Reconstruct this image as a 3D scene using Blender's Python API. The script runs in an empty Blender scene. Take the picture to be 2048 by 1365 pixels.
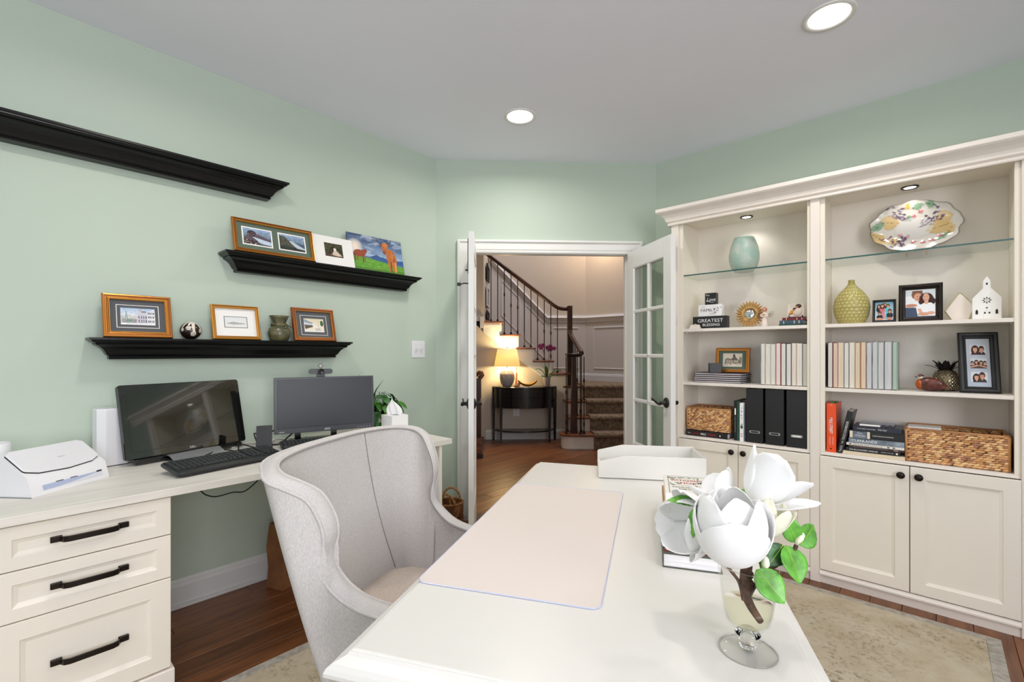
import bpy, bmesh, math, random
import numpy as np
from mathutils import Matrix, Vector
random.seed(7); rng = np.random.RandomState(11)
PI = math.pi
SC = bpy.context.scene
C = SC.collection

# ---------------------------------------------------------------- camera, world, lights, exposure
cam = bpy.data.cameras.new('camera'); cam_o = bpy.data.objects.new('camera', cam); C.objects.link(cam_o)
cam.sensor_width = 36.0; cam.lens = 36.0*931.0/2048.0
cam.shift_y = (706.0-682.5)/2048.0
cam.clip_start = 0.05; cam.clip_end = 100
cam_o.location = (0, 0, 1.272); cam_o.rotation_euler = (PI/2, 0, math.radians(42.2))
SC.camera = cam_o

SC.view_settings.view_transform = 'Standard'; SC.view_settings.look = 'None'
SC.view_settings.gamma = 1.0; SC.view_settings.use_curve_mapping = False
SC.view_settings.exposure = -0.72
try:
    SC.cycles.use_denoising = True
    SC.cycles.max_bounces = 10; SC.cycles.diffuse_bounces = 5; SC.cycles.transparent_max_bounces = 24
    SC.cycles.caustics_refractive = False; SC.cycles.caustics_reflective = False
    SC.cycles.sample_clamp_indirect = 6.0
except Exception: pass

world = bpy.data.worlds.new('daylight'); SC.world = world; world.use_nodes = True
wn = world.node_tree.nodes; bg = wn['Background']
sky = wn.new('ShaderNodeTexSky'); sky.sky_type = 'NISHITA'; sky.sun_disc = False; sky.sun_elevation = math.radians(45); sky.sun_rotation = math.radians(200)
world.node_tree.links.new(sky.outputs[0], bg.inputs[0]); bg.inputs[1].default_value = 0.12

def area(name, loc, rot, size, power, col=(1, 1, 1), shape='RECTANGLE', size_y=None, spread=PI):
    l = bpy.data.lights.new(name, 'AREA'); l.shape = shape; l.size = size
    if size_y: l.size_y = size_y
    l.energy = power; l.color = col; l.spread = spread
    o = bpy.data.objects.new(name, l); C.objects.link(o); o.location = loc; o.rotation_euler = rot
    return o
CEIL = 2.74
DOWN = [(-1.904, 2.174), (-0.339, 2.43), (-1.75, 0.45), (-0.25, 0.75), (1.0, 1.35)]
DOWN_W = [14, 11, 14, 8, 8]
for i, (x, y) in enumerate(DOWN):
    area('downlight_lamp', (x, y, CEIL-0.012), (0, 0, 0), 0.14, DOWN_W[i], (1.0, 0.945, 0.87), 'DISK', spread=math.radians(165))
# daylight through the two windows behind the camera
area('window_daylight', (2.42, -0.45, 1.55), (0, math.radians(90), 0), 1.6, 150, (0.96, 0.945, 1.0), size_y=2.0)
area('window_daylight', (-0.3, -3.02, 1.55), (math.radians(90), 0, math.radians(0)), 3.2, 34, (0.93, 0.945, 1.0), size_y=1.6)
# unseen upward fill, added behind the camera to brighten the ceiling
area('ceiling_fill', (0.75, -1.35, 1.83), (PI, 0, 0), 0.3, 46, (1.0, 0.97, 0.95), 'DISK')
# stair hall: landing light, plus an unseen general fill added overhead
R45 = Matrix.Rotation(PI/4, 4, 'Z')
def W(s, t, z=0.0): return R45 @ Vector((s, t, z))
area('stair_hall_fill', W(1.3, 6.6, 5.0), (0, 0, 0), 1.6, 105, (0.97, 0.95, 1.0))
lp = bpy.data.lights.new('landing_light', 'POINT'); lp.energy = 22; lp.color = (1.0, 0.68, 0.4); lp.shadow_soft_size = 0.08
lpo = bpy.data.objects.new('landing_light', lp); C.objects.link(lpo); lpo.location = W(1.72, 7.35, 3.15)

# ---------------------------------------------------------------- materials
def lin(c):
    c = np.asarray(c, float)/255.0
    return np.where(c <= 0.04045, c/12.92, ((c+0.055)/1.055)**2.4)
def col(c): a = lin(c); return (float(a[0]), float(a[1]), float(a[2]), 1.0)
M = {}
def mat(name, c, rough=0.5, metal=0.0, spec=0.5, var=0.0, vscale=8.0, bump=0.0, bscale=60.0, stretch=(1, 1, 1), coat=0.0, attr=False, rnd=0.0, emit=None, estr=0.0, c2=None, detail=4.0, sss=0.0, vrange=(0.35, 0.65)):
    m = bpy.data.materials.new(name); m.use_nodes = True; M[name] = m
    nt = m.node_tree; N = nt.nodes; L = nt.links; b = N['Principled BSDF']
    b.inputs['Base Color'].default_value = col(c); b.inputs['Roughness'].default_value = rough
    b.inputs['Metallic'].default_value = metal; b.inputs['Specular IOR Level'].default_value = spec
    b.inputs['Coat Weight'].default_value = coat; b.inputs['Coat Roughness'].default_value = 0.08
    if sss: b.inputs['Subsurface Weight'].default_value = sss; b.inputs['Subsurface Radius'].default_value = (0.01, 0.01, 0.01)
    src = None
    if attr:
        a = N.new('ShaderNodeAttribute'); a.attribute_name = 'Col'; src = a.outputs['Color']
    if var or bump or c2:
        tc = N.new('ShaderNodeTexCoord'); mp = N.new('ShaderNodeMapping'); mp.inputs['Scale'].default_value = stretch
        L.new(tc.outputs['Object'], mp.inputs['Vector'])
        if rnd:
            oi = N.new('ShaderNodeObjectInfo'); vm = N.new('ShaderNodeVectorMath'); vm.operation = 'SCALE'
            cx = N.new('ShaderNodeCombineXYZ'); L.new(oi.outputs['Random'], cx.inputs[0]); L.new(oi.outputs['Random'], cx.inputs[1])
            L.new(cx.outputs[0], vm.inputs[0]); vm.inputs['Scale'].default_value = 37.0
            L.new(vm.outputs[0], mp.inputs['Location'])
    if var or c2:
        nz = N.new('ShaderNodeTexNoise'); nz.inputs['Scale'].default_value = vscale; nz.inputs['Detail'].default_value = detail
        L.new(mp.outputs[0], nz.inputs['Vector'])
        r = N.new('ShaderNodeValToRGB'); r.color_ramp.elements[0].position = vrange[0]; r.color_ramp.elements[1].position = vrange[1]
        if c2: r.color_ramp.elements[0].color = col(c); r.color_ramp.elements[1].color = col(c2)
        else:
            lo = np.clip(np.array(c)*(1-var), 0, 255); hi = np.clip(np.array(c)*(1+var), 0, 255)
            r.color_ramp.elements[0].color = col(lo); r.color_ramp.elements[1].color = col(hi)
        L.new(nz.outputs['Fac'], r.inputs[0])
        if src is not None:
            mx = N.new('ShaderNodeMix'); mx.data_type = 'RGBA'; mx.blend_type = 'MULTIPLY'; mx.inputs[0].default_value = 1.0
            L.new(src, mx.inputs[6]); L.new(r.outputs[0], mx.inputs[7]); src = mx.outputs[2]
        else: src = r.outputs[0]
    if rnd and src is not None:
        oi2 = N.new('ShaderNodeObjectInfo'); hs = N.new('ShaderNodeHueSaturation')
        mr = N.new('ShaderNodeMapRange'); mr.inputs[3].default_value = 1-rnd; mr.inputs[4].default_value = 1+rnd
        L.new(oi2.outputs['Random'], mr.inputs[0]); L.new(mr.outputs[0], hs.inputs['Value']); L.new(src, hs.inputs['Color']); src = hs.outputs[0]
    if src is not None: L.new(src, b.inputs['Base Color'])
    if bump:
        nb = N.new('ShaderNodeTexNoise'); nb.inputs['Scale'].default_value = bscale; nb.inputs['Detail'].default_value = 3.0
        L.new(mp.outputs[0], nb.inputs['Vector'])
        bp = N.new('ShaderNodeBump'); bp.inputs['Strength'].default_value = bump; bp.inputs['Distance'].default_value = 0.004
        L.new(nb.outputs['Fac'], bp.inputs['Height']); L.new(bp.outputs[0], b.inputs['Normal'])
    if emit is not None:
        b.inputs['Emission Color'].default_value = col(emit); b.inputs['Emission Strength'].default_value = estr
    return m
def pane_glass(name, tint=(235, 245, 240), fres=1.45, base=0.0):
    m = bpy.data.materials.new(name); m.use_nodes = True; M[name] = m; nt = m.node_tree; N = nt.nodes; L = nt.links
    N.remove(N['Principled BSDF']); out = N['Material Output']
    t = N.new('ShaderNodeBsdfTransparent'); t.inputs[0].default_value = col(tint)
    g = N.new('ShaderNodeBsdfGlossy'); g.inputs['Roughness'].default_value = 0.02
    f = N.new('ShaderNodeFresnel'); f.inputs[0].default_value = fres
    ge = N.new('ShaderNodeNewGeometry'); iv = N.new('ShaderNodeMath'); iv.operation = 'SUBTRACT'; iv.inputs[0].default_value = 1.0; L.new(ge.outputs['Backfacing'], iv.inputs[1])
    ml = N.new('ShaderNodeMath'); ml.operation = 'MULTIPLY'; L.new(f.outputs[0], ml.inputs[0]); L.new(iv.outputs[0], ml.inputs[1])
    mx = N.new('ShaderNodeMixShader'); L.new(ml.outputs[0], mx.inputs[0]); L.new(t.outputs[0], mx.inputs[1]); L.new(g.outputs[0], mx.inputs[2])
    L.new(mx.outputs[0], out.inputs[0]); return m

mat('wall_paint', (192, 206, 192), 0.75, spec=0.25, bump=0.03, bscale=180)
mat('ceiling_paint', (242, 243, 253), 0.9, spec=0.1)
mat('hall_paint', (205, 196, 184), 0.8, spec=0.2)
mat('wainscot', (207, 204, 202), 0.55)
mat('hall_trim', (214, 214, 218), 0.5)
mat('trim_white', (236, 236, 233), 0.35, spec=0.5)
mat('baseboard_white', (226, 228, 228), 0.4)
mat('door_white', (238, 238, 236), 0.35)
mat('cream', (240, 233, 220), 0.38, spec=0.45)
mat('cream_trim', (238, 230, 221), 0.35, spec=0.5)
mat('cream_back', (240, 233, 224), 0.45)
mat('desk_white', (224, 222, 216), 0.28, spec=0.5)
mat('worktop', (226, 221, 212), 0.42, var=0.03, vscale=3.0, stretch=(8, 1.0, 8), bump=0.05, bscale=9)
mat('black_paint', (9, 10, 10), 0.3, spec=0.35)
mat('black_satin', (24, 25, 26), 0.42)
mat('bronze', (38, 30, 26), 0.35, metal=0.6)
mat('bronze_rub', (70, 44, 34), 0.35, metal=0.7)
mat('plank', (142, 88, 50), 0.34, spec=0.5, c2=(90, 54, 32), vscale=2.6, stretch=(14, 1.1, 6), rnd=0.22, bump=0.12, bscale=16, detail=7, vrange=(0.3, 0.72))
mat('subfloor', (46, 28, 18), 0.7)
mat('fabric', (203, 199, 196), 0.95, spec=0.1, var=0.05, vscale=620, bump=0.35, bscale=900, stretch=(1, 1, 0.22))
mat('fabric_seat', (196, 183, 172), 0.95, spec=0.1, var=0.06, vscale=260, bump=0.45, bscale=520)
mat('fabric_seam', (150, 146, 143), 0.95, spec=0.05)
mat('rug', (192, 179, 158), 0.98, spec=0.05, bump=0.4, bscale=400)
def rug_nodes():
    nt = M['rug'].node_tree; N = nt.nodes; L = nt.links; b = N['Principled BSDF']; tc = N.new('ShaderNodeTexCoord')
    def nz(sc, det, ro=0.6):
        n = N.new('ShaderNodeTexNoise'); n.inputs['Scale'].default_value = sc; n.inputs['Detail'].default_value = det; n.inputs['Roughness'].default_value = ro; L.new(tc.outputs['Object'], n.inputs['Vector']); return n
    def rp(src, a, b_, c0, c1):
        r = N.new('ShaderNodeValToRGB'); r.color_ramp.elements[0].position = a; r.color_ramp.elements[1].position = b_; r.color_ramp.elements[0].color = c0; r.color_ramp.elements[1].color = c1; L.new(src, r.inputs[0]); return r.outputs[0]
    big = rp(nz(2.6, 3).outputs['Fac'], 0.42, 0.66, (0.08, 0.08, 0.08, 1), (1, 1, 1, 1)); fine = rp(nz(46, 8, 0.75).outputs['Fac'], 0.5, 0.62, (0, 0, 0, 1), (1, 1, 1, 1))
    mu = N.new('ShaderNodeMath'); mu.operation = 'MULTIPLY'; L.new(big, mu.inputs[0]); L.new(fine, mu.inputs[1])
    base = rp(nz(7, 4).outputs['Fac'], 0.35, 0.7, col((198, 187, 166)), col((180, 165, 140)))
    mx = N.new('ShaderNodeMix'); mx.data_type = 'RGBA'; L.new(mu.outputs[0], mx.inputs[0]); L.new(base, mx.inputs[6]); mx.inputs[7].default_value = col((132, 116, 94)); L.new(mx.outputs[2], b.inputs['Base Color'])
rug_nodes()
mat('rug_border', (168, 162, 152), 0.98, spec=0.05, var=0.08, vscale=40)
mat('plastic_white', (233, 233, 236), 0.35)
mat('plastic_blue', (172, 184, 212), 0.45)
mat('plastic_pale', (214, 218, 226), 0.4)
mat('dark_gap', (20, 20, 22), 0.7)
mat('screen_gloss', (16, 17, 14), 0.03, spec=1.0, coat=1.0)
mat('screen_matte', (44, 48, 53), 0.42, spec=0.5)
mat('bezel_gloss', (14, 15, 15), 0.08, spec=0.7)
mat('bezel_matte', (58, 61, 68), 0.38, spec=0.5)
mat('bezel_dark', (22, 24, 34), 0.4)
mat('silver', (196, 198, 200), 0.3, metal=0.7)
mat('key_black', (38, 41, 43), 0.5)
mat('kbd_body', (26, 29, 30), 0.42)
mat('logo', (225, 225, 225), 0.5)
mat('ink_black', (24, 24, 26), 0.6)
mat('ink_grey', (120, 120, 122), 0.6)
mat('ink_white', (240, 240, 238), 0.6)
mat('ink_red', (168, 44, 40), 0.6)
mat('ink_cream', (236, 226, 200), 0.6)
mat('gold', (186, 122, 54), 0.3, metal=0.75)
mat('gold_bright', (214, 152, 62), 0.3, metal=0.6)
mat('gold_red', (150, 86, 48), 0.35, metal=0.45)
mat('mat_grey', (88, 90, 94), 0.85)
mat('mat_green', (92, 108, 94), 0.85)
mat('mat_white', (240, 239, 236), 0.8)
mat('card_white', (246, 244, 240), 0.8)
mat('print', (255, 255, 255), 0.6, spec=0.2, attr=True)
mat('print_gloss', (255, 255, 255), 0.5, spec=0.25, attr=True)
mat('painted', (255, 255, 255), 0.35, attr=True)
mat('pottery', (118, 108, 70), 0.3, c2=(70, 78, 62), vscale=28, bump=0.3, bscale=60)
mat('ball', (255, 255, 255), 0.25, attr=True)
mat('leaf', (70, 132, 42), 0.35, var=0.3, vscale=30)
mat('leaf_dark', (40, 88, 34), 0.35, var=0.35, vscale=40, rnd=0.3)
mat('leaf_lime', (150, 185, 60), 0.4, var=0.2, vscale=40)
mat('leaf_mag', (96, 160, 62), 0.38, var=0.14, vscale=60, spec=0.5)
mat('petal', (253, 253, 252), 0.6, spec=0.2, sss=0.6)
mat('petal_cream', (244, 242, 220), 0.6, spec=0.2, sss=0.15)
mat('twig', (84, 58, 46), 0.7, var=0.3, vscale=90, bump=0.4, bscale=120)
mat('terracotta', (150, 84, 52), 0.7)
mat('paper_white', (244, 244, 244), 0.8)
mat('kraft', (146, 98, 62), 0.85, var=0.08, vscale=10)
mat('pages', (226, 222, 214), 0.85, var=0.07, vscale=2.0, stretch=(260, 2, 2))
mat('pages_flat', (232, 230, 232), 0.85, var=0.06, vscale=2.0, stretch=(2, 2, 260))
mat('wicker', (255, 255, 255), 0.6, attr=True, bump=0.2, bscale=200)
mat('wicker_core', (92, 60, 34), 0.8)
mat('tread_wood', (120, 72, 46), 0.35, var=0.25, vscale=5, stretch=(2, 14, 6))
mat('rail_wood', (62, 36, 28), 0.3, var=0.2, vscale=6)
mat('rail_dark', (40, 33, 32), 0.32)
mat('iron', (13, 13, 14), 0.5)
mat('carpet', (150, 134, 116), 0.98, spec=0.05, c2=(112, 98, 84), vscale=26, bump=0.6, bscale=300)
mat('console_black', (14, 15, 20), 0.16, spec=0.6)
mat('ceramic_grey', (176, 174, 176), 0.3)
mat('shade', (250, 240, 205), 0.8, emit=(255, 226, 140), estr=0.75)
mat('lamp_glow', (255, 255, 255), 0.5, emit=(255, 250, 240), estr=14.0)
mat('puck_glow', (255, 255, 255), 0.5, emit=(255, 250, 238), estr=9.0)
mat('light_trim', (232, 230, 228), 0.45)
mat('orchid_pot', (176, 166, 168), 0.4)
mat('orchid', (136, 44, 96), 0.6, var=0.3, vscale=60)
mat('orange_glass', (206, 128, 84), 0.2)
mat('tile_cream', (232, 222, 212), 0.5)
mat('skin', (206, 150, 122), 0.6)
mat('angel_hair', (176, 92, 40), 0.6)
mat('angel_dress', (232, 218, 208), 0.7)
mat('wire_grey', (92, 84, 74), 0.4, metal=0.5)
mat('mirror', (235, 238, 242), 0.03, metal=1.0)
mat('sun_gold', (188, 148, 88), 0.5, var=0.14, vscale=30)
mat('sun_tip', (112, 88, 62), 0.55)
mat('gourd', (255, 255, 255), 0.22, attr=True)
mat('church_white', (240, 240, 238), 0.35)
mat('geo_gold', (206, 192, 150), 0.35, metal=0.3)
mat('quail_brown', (116, 58, 46), 0.3, c2=(72, 40, 36), vscale=60)
mat('quail_orange', (176, 82, 26), 0.35, var=0.2, vscale=80)
mat('bead', (186, 178, 160), 0.16, metal=0.85)
mat('pine_body', (120, 106, 78), 0.22, metal=0.6)
mat('pine_leaf', (38, 32, 36), 0.35, metal=0.35)
mat('orange_cover', (240, 84, 34), 0.4)
mat('book_red', (120, 40, 46), 0.5)
mat('book_blue', (60, 82, 98), 0.5)
mat('book_teal', (40, 78, 74), 0.5)
mat('book_black', (30, 31, 34), 0.4)
mat('book_navy', (42, 46, 62), 0.4)
mat('book_plum', (66, 44, 50), 0.45)
mat('book_olive', (72, 76, 66), 0.45)
mat('book_tan', (176, 122, 72), 0.5)
mat('book_cream', (226, 212, 184), 0.55)
mat('book_ivory', (236, 232, 222), 0.5)
mat('book_mint', (176, 196, 180), 0.45)
mat('book_green', (40, 84, 66), 0.45)
mat('book_photo', (70, 84, 100), 0.3, c2=(176, 188, 200), vscale=9)
mat('cover_crimson', (186, 32, 40), 0.4)
mat('spiral', (150, 156, 186), 0.3, metal=0.6)
mat('desk_pad', (224, 214, 207), 0.5, spec=0.4)
mat('pad_edge', (190, 196, 222), 0.3)
mat('cable_black', (18, 18, 20), 0.5)
mat('cable_grey', (176, 176, 172), 0.5)
mat('ext_ground', (110, 130, 90), 0.9)
def shade_nodes():
    nt = M['shade'].node_tree; N = nt.nodes; L = nt.links; b = N['Principled BSDF']; t = N.new('ShaderNodeBsdfTranslucent'); t.inputs[0].default_value = col((255, 226, 160)); mx = N.new('ShaderNodeMixShader'); mx.inputs[0].default_value = 0.22
    b.inputs['Emission Strength'].default_value = 0.85; L.new(b.outputs[0], mx.inputs[1]); L.new(t.outputs[0], mx.inputs[2]); L.new(mx.outputs[0], N['Material Output'].inputs[0])
shade_nodes()
pane_glass('pane', (250, 252, 250)); pane_glass('shelf_glass', (246, 250, 248)); pane_glass('vase_glass', (253, 253, 252), 1.22); pane_glass('dvd_glass', (205, 218, 228))
mat('glass_edge', (48, 92, 86), 0.1, spec=0.8)
def refr(name, c, ior, rough=0.0):
    m = bpy.data.materials.new(name); m.use_nodes = True; M[name] = m; b = m.node_tree.nodes['Principled BSDF']
    b.inputs['Base Color'].default_value = col(c); b.inputs['Roughness'].default_value = rough
    b.inputs['Transmission Weight'].default_value = 1.0; b.inputs['IOR'].default_value = ior; return m
refr('solid_glass', (252, 252, 250), 1.3); refr('water', (238, 240, 222), 1.2)
refr('sea_glass', (186, 224, 210), 1.15, 0.35)

# ---------------------------------------------------------------- mesh helpers
class MB:
    def __init__(s): s.v = []; s.f = []; s.c = None
    def add(s, vs, fs, T=None):
        n = len(s.v)
        for p in vs:
            p = Vector(p)
            if T is not None: p = T @ p
            s.v.append(p)
        s.f += [tuple(i+n for i in f) for f in fs]; return s
    def box(s, x0, x1, y0, y1, z0, z1, T=None):
        return s.add([(x0, y0, z0), (x1, y0, z0), (x1, y1, z0), (x0, y1, z0), (x0, y0, z1), (x1, y0, z1), (x1, y1, z1), (x0, y1, z1)],
                     [(0, 3, 2, 1), (4, 5, 6, 7), (0, 1, 5, 4), (1, 2, 6, 5), (2, 3, 7, 6), (3, 0, 4, 7)], T)
    def prism(s, poly, z0, z1, T=None):
        n = len(poly); a = sum(poly[i][0]*poly[(i+1) % n][1]-poly[(i+1) % n][0]*poly[i][1] for i in range(n))
        if a < 0: poly = poly[::-1]
        return s.add([(p[0], p[1], z0) for p in poly]+[(p[0], p[1], z1) for p in poly],
                     [tuple(range(n))[::-1], tuple(range(n, 2*n))]+[(i, (i+1) % n, n+(i+1) % n, n+i) for i in range(n)], T)
    def loft(s, rings, closed=True, caps=(True, True), T=None):
        n = len(rings[0]); vs = [p for r in rings for p in r]; fs = []
        m = n if closed else n-1
        for k in range(len(rings)-1):
            for i in range(m):
                j = (i+1) % n; fs.append((k*n+i, k*n+j, (k+1)*n+j, (k+1)*n+i))
        if caps[0] and closed: fs.append(tuple(range(n))[::-1])
        if caps[1] and closed: fs.append(tuple((len(rings)-1)*n+i for i in range(n)))
        return s.add(vs, fs, T)
    def lathe(s, prof, n=32, T=None, caps=(True, True)):
        return s.loft([[(r*math.cos(2*PI*i/n), r*math.sin(2*PI*i/n), z) for i in range(n)] for r, z in prof], True, caps, T)
    def tube(s, pts, r, n=8, closed=False, T=None, flat=None):
        pts = [Vector(p) for p in pts]; rings = []; m = len(pts); up = None
        for i in range(m):
            if closed: d = pts[(i+1) % m]-pts[i-1]
            else: d = pts[min(i+1, m-1)]-pts[max(i-1, 0)]
            d = d.normalized() if d.length > 1e-9 else Vector((0, 0, 1))
            if up is None: up = Vector((0, 0, 1)) if abs(d.z) < 0.9 else Vector((1, 0, 0))
            up = (up-d*up.dot(d)); up = up.normalized() if up.length > 1e-6 else d.orthogonal().normalized(); w = d.cross(up)
            rr = r[i] if isinstance(r, (list, tuple)) else r
            rings.append([pts[i]+(up*math.cos(2*PI*k/n)*(flat or 1)+w*math.sin(2*PI*k/n))*rr for k in range(n)])
        if closed: rings.append(rings[0])
        return s.loft(rings, True, (not closed, not closed), T)
    def grid(s, fn, nu, nv, closed_u=False, T=None):
        vs = [fn(i/nu, j/nv) for j in range(nv+1) for i in range(nu+1)]
        fs = [(j*(nu+1)+i, j*(nu+1)+i+1, (j+1)*(nu+1)+i+1, (j+1)*(nu+1)+i) for j in range(nv) for i in range(nu)]
        return s.add(vs, fs, T)
    def sphere(s, c, rx, ry=None, rz=None, n=16, T=None):
        ry = ry or rx; rz = rz or rx; m = max(6, n//2); rings = []
        for j in range(m+1):
            a = -PI/2+PI*j/m; rr = max(math.cos(a), 1e-4)
            rings.append([(c[0]+rx*rr*math.cos(2*PI*i/n), c[1]+ry*rr*math.sin(2*PI*i/n), c[2]+rz*math.sin(a)) for i in range(n)])
        return s.loft(rings, True, (True, True), T)
    def build(s, name, m, parent=None, smooth=False, bevel=0.0, seg=2, loc=None, rot=None, subsurf=0, cols=None, solid=0.0, weld=False):
        me = bpy.data.meshes.new(name); me.from_pydata([tuple(p) for p in s.v], [], s.f); me.update()
        if weld:
            b = bmesh.new(); b.from_mesh(me); bmesh.ops.remove_doubles(b, verts=b.verts, dist=1e-5); b.to_mesh(me); b.free()
        me.materials.append(M[m] if isinstance(m, str) else m)
        if cols is not None:
            a = me.color_attributes.new('Col', 'FLOAT_COLOR', 'POINT'); q = np.ones((len(cols), 4), np.float32); q[:, :3] = cols
            a.data.foreach_set('color', q.ravel())
        if smooth: me.shade_smooth()
        o = bpy.data.objects.new(name, me); C.objects.link(o)
        if parent is not None: o.parent = parent
        if loc: o.location = loc
        if rot: o.rotation_euler = rot
        if solid:
            k = o.modifiers.new('solid', 'SOLIDIFY'); k.thickness = solid; k.offset = 0
        if subsurf:
            k = o.modifiers.new('sub', 'SUBSURF'); k.levels = subsurf; k.render_levels = subsurf
        if bevel:
            k = o.modifiers.new('bevel', 'BEVEL'); k.width = bevel; k.segments = seg; k.limit_method = 'ANGLE'; k.angle_limit = math.radians(40)
            if seg > 1: me.shade_smooth(); k.harden_normals = True
        return o
def box(name, m, x0, x1, y0, y1, z0, z1, parent=None, bevel=0.0, **k): return MB().box(x0, x1, y0, y1, z0, z1).build(name, m, parent, bevel=bevel, **k)
def thing(name, label, cat, loc=(0, 0, 0), rotz=0.0, group=None, lean=0.0):
    o = bpy.data.objects.new(name, None); C.objects.link(o); o.location = loc; o.rotation_euler = (-lean, 0, rotz)
    o.empty_display_size = 0.05; tag(o, label, cat, group); return o
def tag(o, label=None, cat=None, group=None, kind=None):
    if label: o['label'] = label
    if cat: o['category'] = cat
    if group: o['group'] = group
    if kind: o['kind'] = kind
    return o
def struct(o, label=None, cat=None): o['kind'] = 'structure'; tag(o, label, cat); return o
def rrect(w, d, r, n=4, cx=0, cy=0):
    p = []
    for q, (sx, sy) in enumerate(((1, 1), (-1, 1), (-1, -1), (1, -1))):
        for k in range(n+1):
            a = q*PI/2+PI/2*k/n; p.append((cx+sx*(w/2-r)+r*math.cos(a), cy+sy*(d/2-r)+r*math.sin(a)))
    return p
def basis(o, r, u):
    r = Vector(r).normalized(); u = Vector(u).normalized(); n = r.cross(u)
    return Matrix(((r.x, u.x, n.x, o[0]), (r.y, u.y, n.y, o[1]), (r.z, u.z, n.z, o[2]), (0, 0, 0, 1)))
FRONT = lambda x, y, z: basis((x, y, z), (1, 0, 0), (0, 0, 1))      # lettering on a face that looks to local -y
TOPF = lambda x, y, z: basis((x, y, z), (1, 0, 0), (0, 1, 0))       # lettering on a top
def text(s, m, parent, T, h=None, w=None, shear=0.0, bold=0.0, name='lettering', align='CENTER', squeeze=None):
    cu = bpy.data.curves.new('t', 'FONT'); cu.body = s; cu.align_x = align; cu.align_y = 'CENTER'; cu.shear = shear; cu.resolution_u = 2; cu.offset = bold
    ob = bpy.data.objects.new('t', cu); me = bpy.data.meshes.new_from_object(ob); me.name = name
    bpy.data.objects.remove(ob); bpy.data.curves.remove(cu)
    a = np.empty(len(me.vertices)*3); me.vertices.foreach_get('co', a); a = a.reshape(-1, 3)
    sx = a[:, 0].max()-a[:, 0].min(); sy = a[:, 1].max()-a[:, 1].min()
    k = (h/sy) if h else (w/sx); kx = k
    if h and w: kx = w/sx
    cx = (a[:, 0].max()+a[:, 0].min())/2 if align == 'CENTER' else a[:, 0].min(); cy = (a[:, 1].max()+a[:, 1].min())/2
    me.transform(Matrix.Diagonal((kx, k, 1, 1)) @ Matrix.Translation((-cx, -cy, 0))); me.transform(T @ Matrix.Translation((0, 0, 0.0006)))
    me.materials.clear(); me.materials.append(M[m]); o = bpy.data.objects.new(name, me); C.objects.link(o); o.parent = parent; return o
def copy_tree(o, parent=None):
    c = o.copy(); C.objects.link(c)
    if parent is not None: c.parent = parent
    for ch in list(o.children): copy_tree(ch, c)
    return c

# ---------------------------------------------------------------- flat prints (photographs and art) painted as vertex colours on a fine sheet
class Pic:
    def __init__(s, nx, ny, bgc=(255, 255, 255)):
        s.nx, s.ny = nx, ny; s.X, s.Y = np.meshgrid(np.linspace(0, 1, nx), np.linspace(0, 1, ny)); s.a = np.zeros((ny, nx, 3)); s.a[:] = bgc
        s.asp = nx/ny
    def put(s, mk, c, al=1.0): s.a[mk] = s.a[mk]*(1-al)+np.array(c, float)*al; return s
    def grad(s, c0, c1, y0=0, y1=1):
        t = np.clip((s.Y-y0)/(y1-y0), 0, 1)[..., None]; mk = (s.Y >= y0) & (s.Y <= y1)
        g = np.array(c0, float)*(1-t)+np.array(c1, float)*t; s.a[mk] = g[mk]; return s
    def ell(s, cx, cy, rx, ry, c, rot=0, al=1.0):
        dx = s.X-cx; dy = (s.Y-cy); ca, sa = math.cos(rot), math.sin(rot); dx = dx*s.asp; u = dx*ca+dy*sa; v = -dx*sa+dy*ca
        return s.put((u/(rx*s.asp))**2+(v/ry)**2 <= 1, c, al)
    def rect(s, x0, x1, y0, y1, c, al=1.0): return s.put((s.X >= x0) & (s.X <= x1) & (s.Y >= y0) & (s.Y <= y1), c, al)
    def poly(s, P, c, al=1.0):
        mk = np.zeros_like(s.X, bool); n = len(P)
        for i in range(n):
            x0, y0 = P[i]; x1, y1 = P[(i+1) % n]
            if y0 == y1: continue
            cr = ((s.Y >= min(y0, y1)) & (s.Y < max(y0, y1)) & (s.X < x0+(s.Y-y0)*(x1-x0)/(y1-y0))); mk ^= cr
        return s.put(mk, c, al)
    def line(s, P, w, c, al=1.0):
        for (x0, y0), (x1, y1) in zip(P[:-1], P[1:]):
            dx = (x1-x0)*s.asp; dy = y1-y0; l2 = dx*dx+dy*dy+1e-9
            t = np.clip(((s.X-x0)*s.asp*dx+(s.Y-y0)*dy)/l2, 0, 1); d = np.hypot((s.X-x0)*s.asp-t*dx, (s.Y-y0)-t*dy); s.put(d < w, c, al)
        return s
    def noise(s, amp, k=1, mk=None):
        r = np.random.RandomState(5); h = r.rand(max(2, s.ny//k+2), max(2, s.nx//k+2))-0.5
        n = np.kron(h, np.ones((k, k)))[:s.ny, :s.nx][..., None]*amp
        if mk is None: s.a += n
        else: s.a[mk] += n[mk] if n.ndim == 3 and n.shape[:2] == mk.shape else 0
        return s
    def sheet(s, name, w, h, parent, x=0.0, y=0.0, z=0.0, m='print'):
        vs = np.stack([x+(s.X-0.5)*w, np.full_like(s.X, y), z+s.Y*h], -1).reshape(-1, 3)
        nx, ny = s.nx, s.ny; fs = [(j*nx+i, j*nx+i+1, (j+1)*nx+i+1, (j+1)*nx+i) for j in range(ny-1) for i in range(nx-1)]
        mb = MB(); mb.v = [tuple(p) for p in vs]; mb.f = fs
        return mb.build(name, m, parent, smooth=True, cols=lin(np.clip(s.a, 0, 255)).reshape(-1, 3))
def ring(w, h, prof):
    """mitred frame, bottom edge at z=0, centred on x: prof = [(inset, y)]"""
    rings = [[(-w/2+i, y, i), (w/2-i, y, i), (w/2-i, y, h-i), (-w/2+i, y, h-i)] for i, y in prof]
    return MB().loft(rings, True, (False, False))

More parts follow.
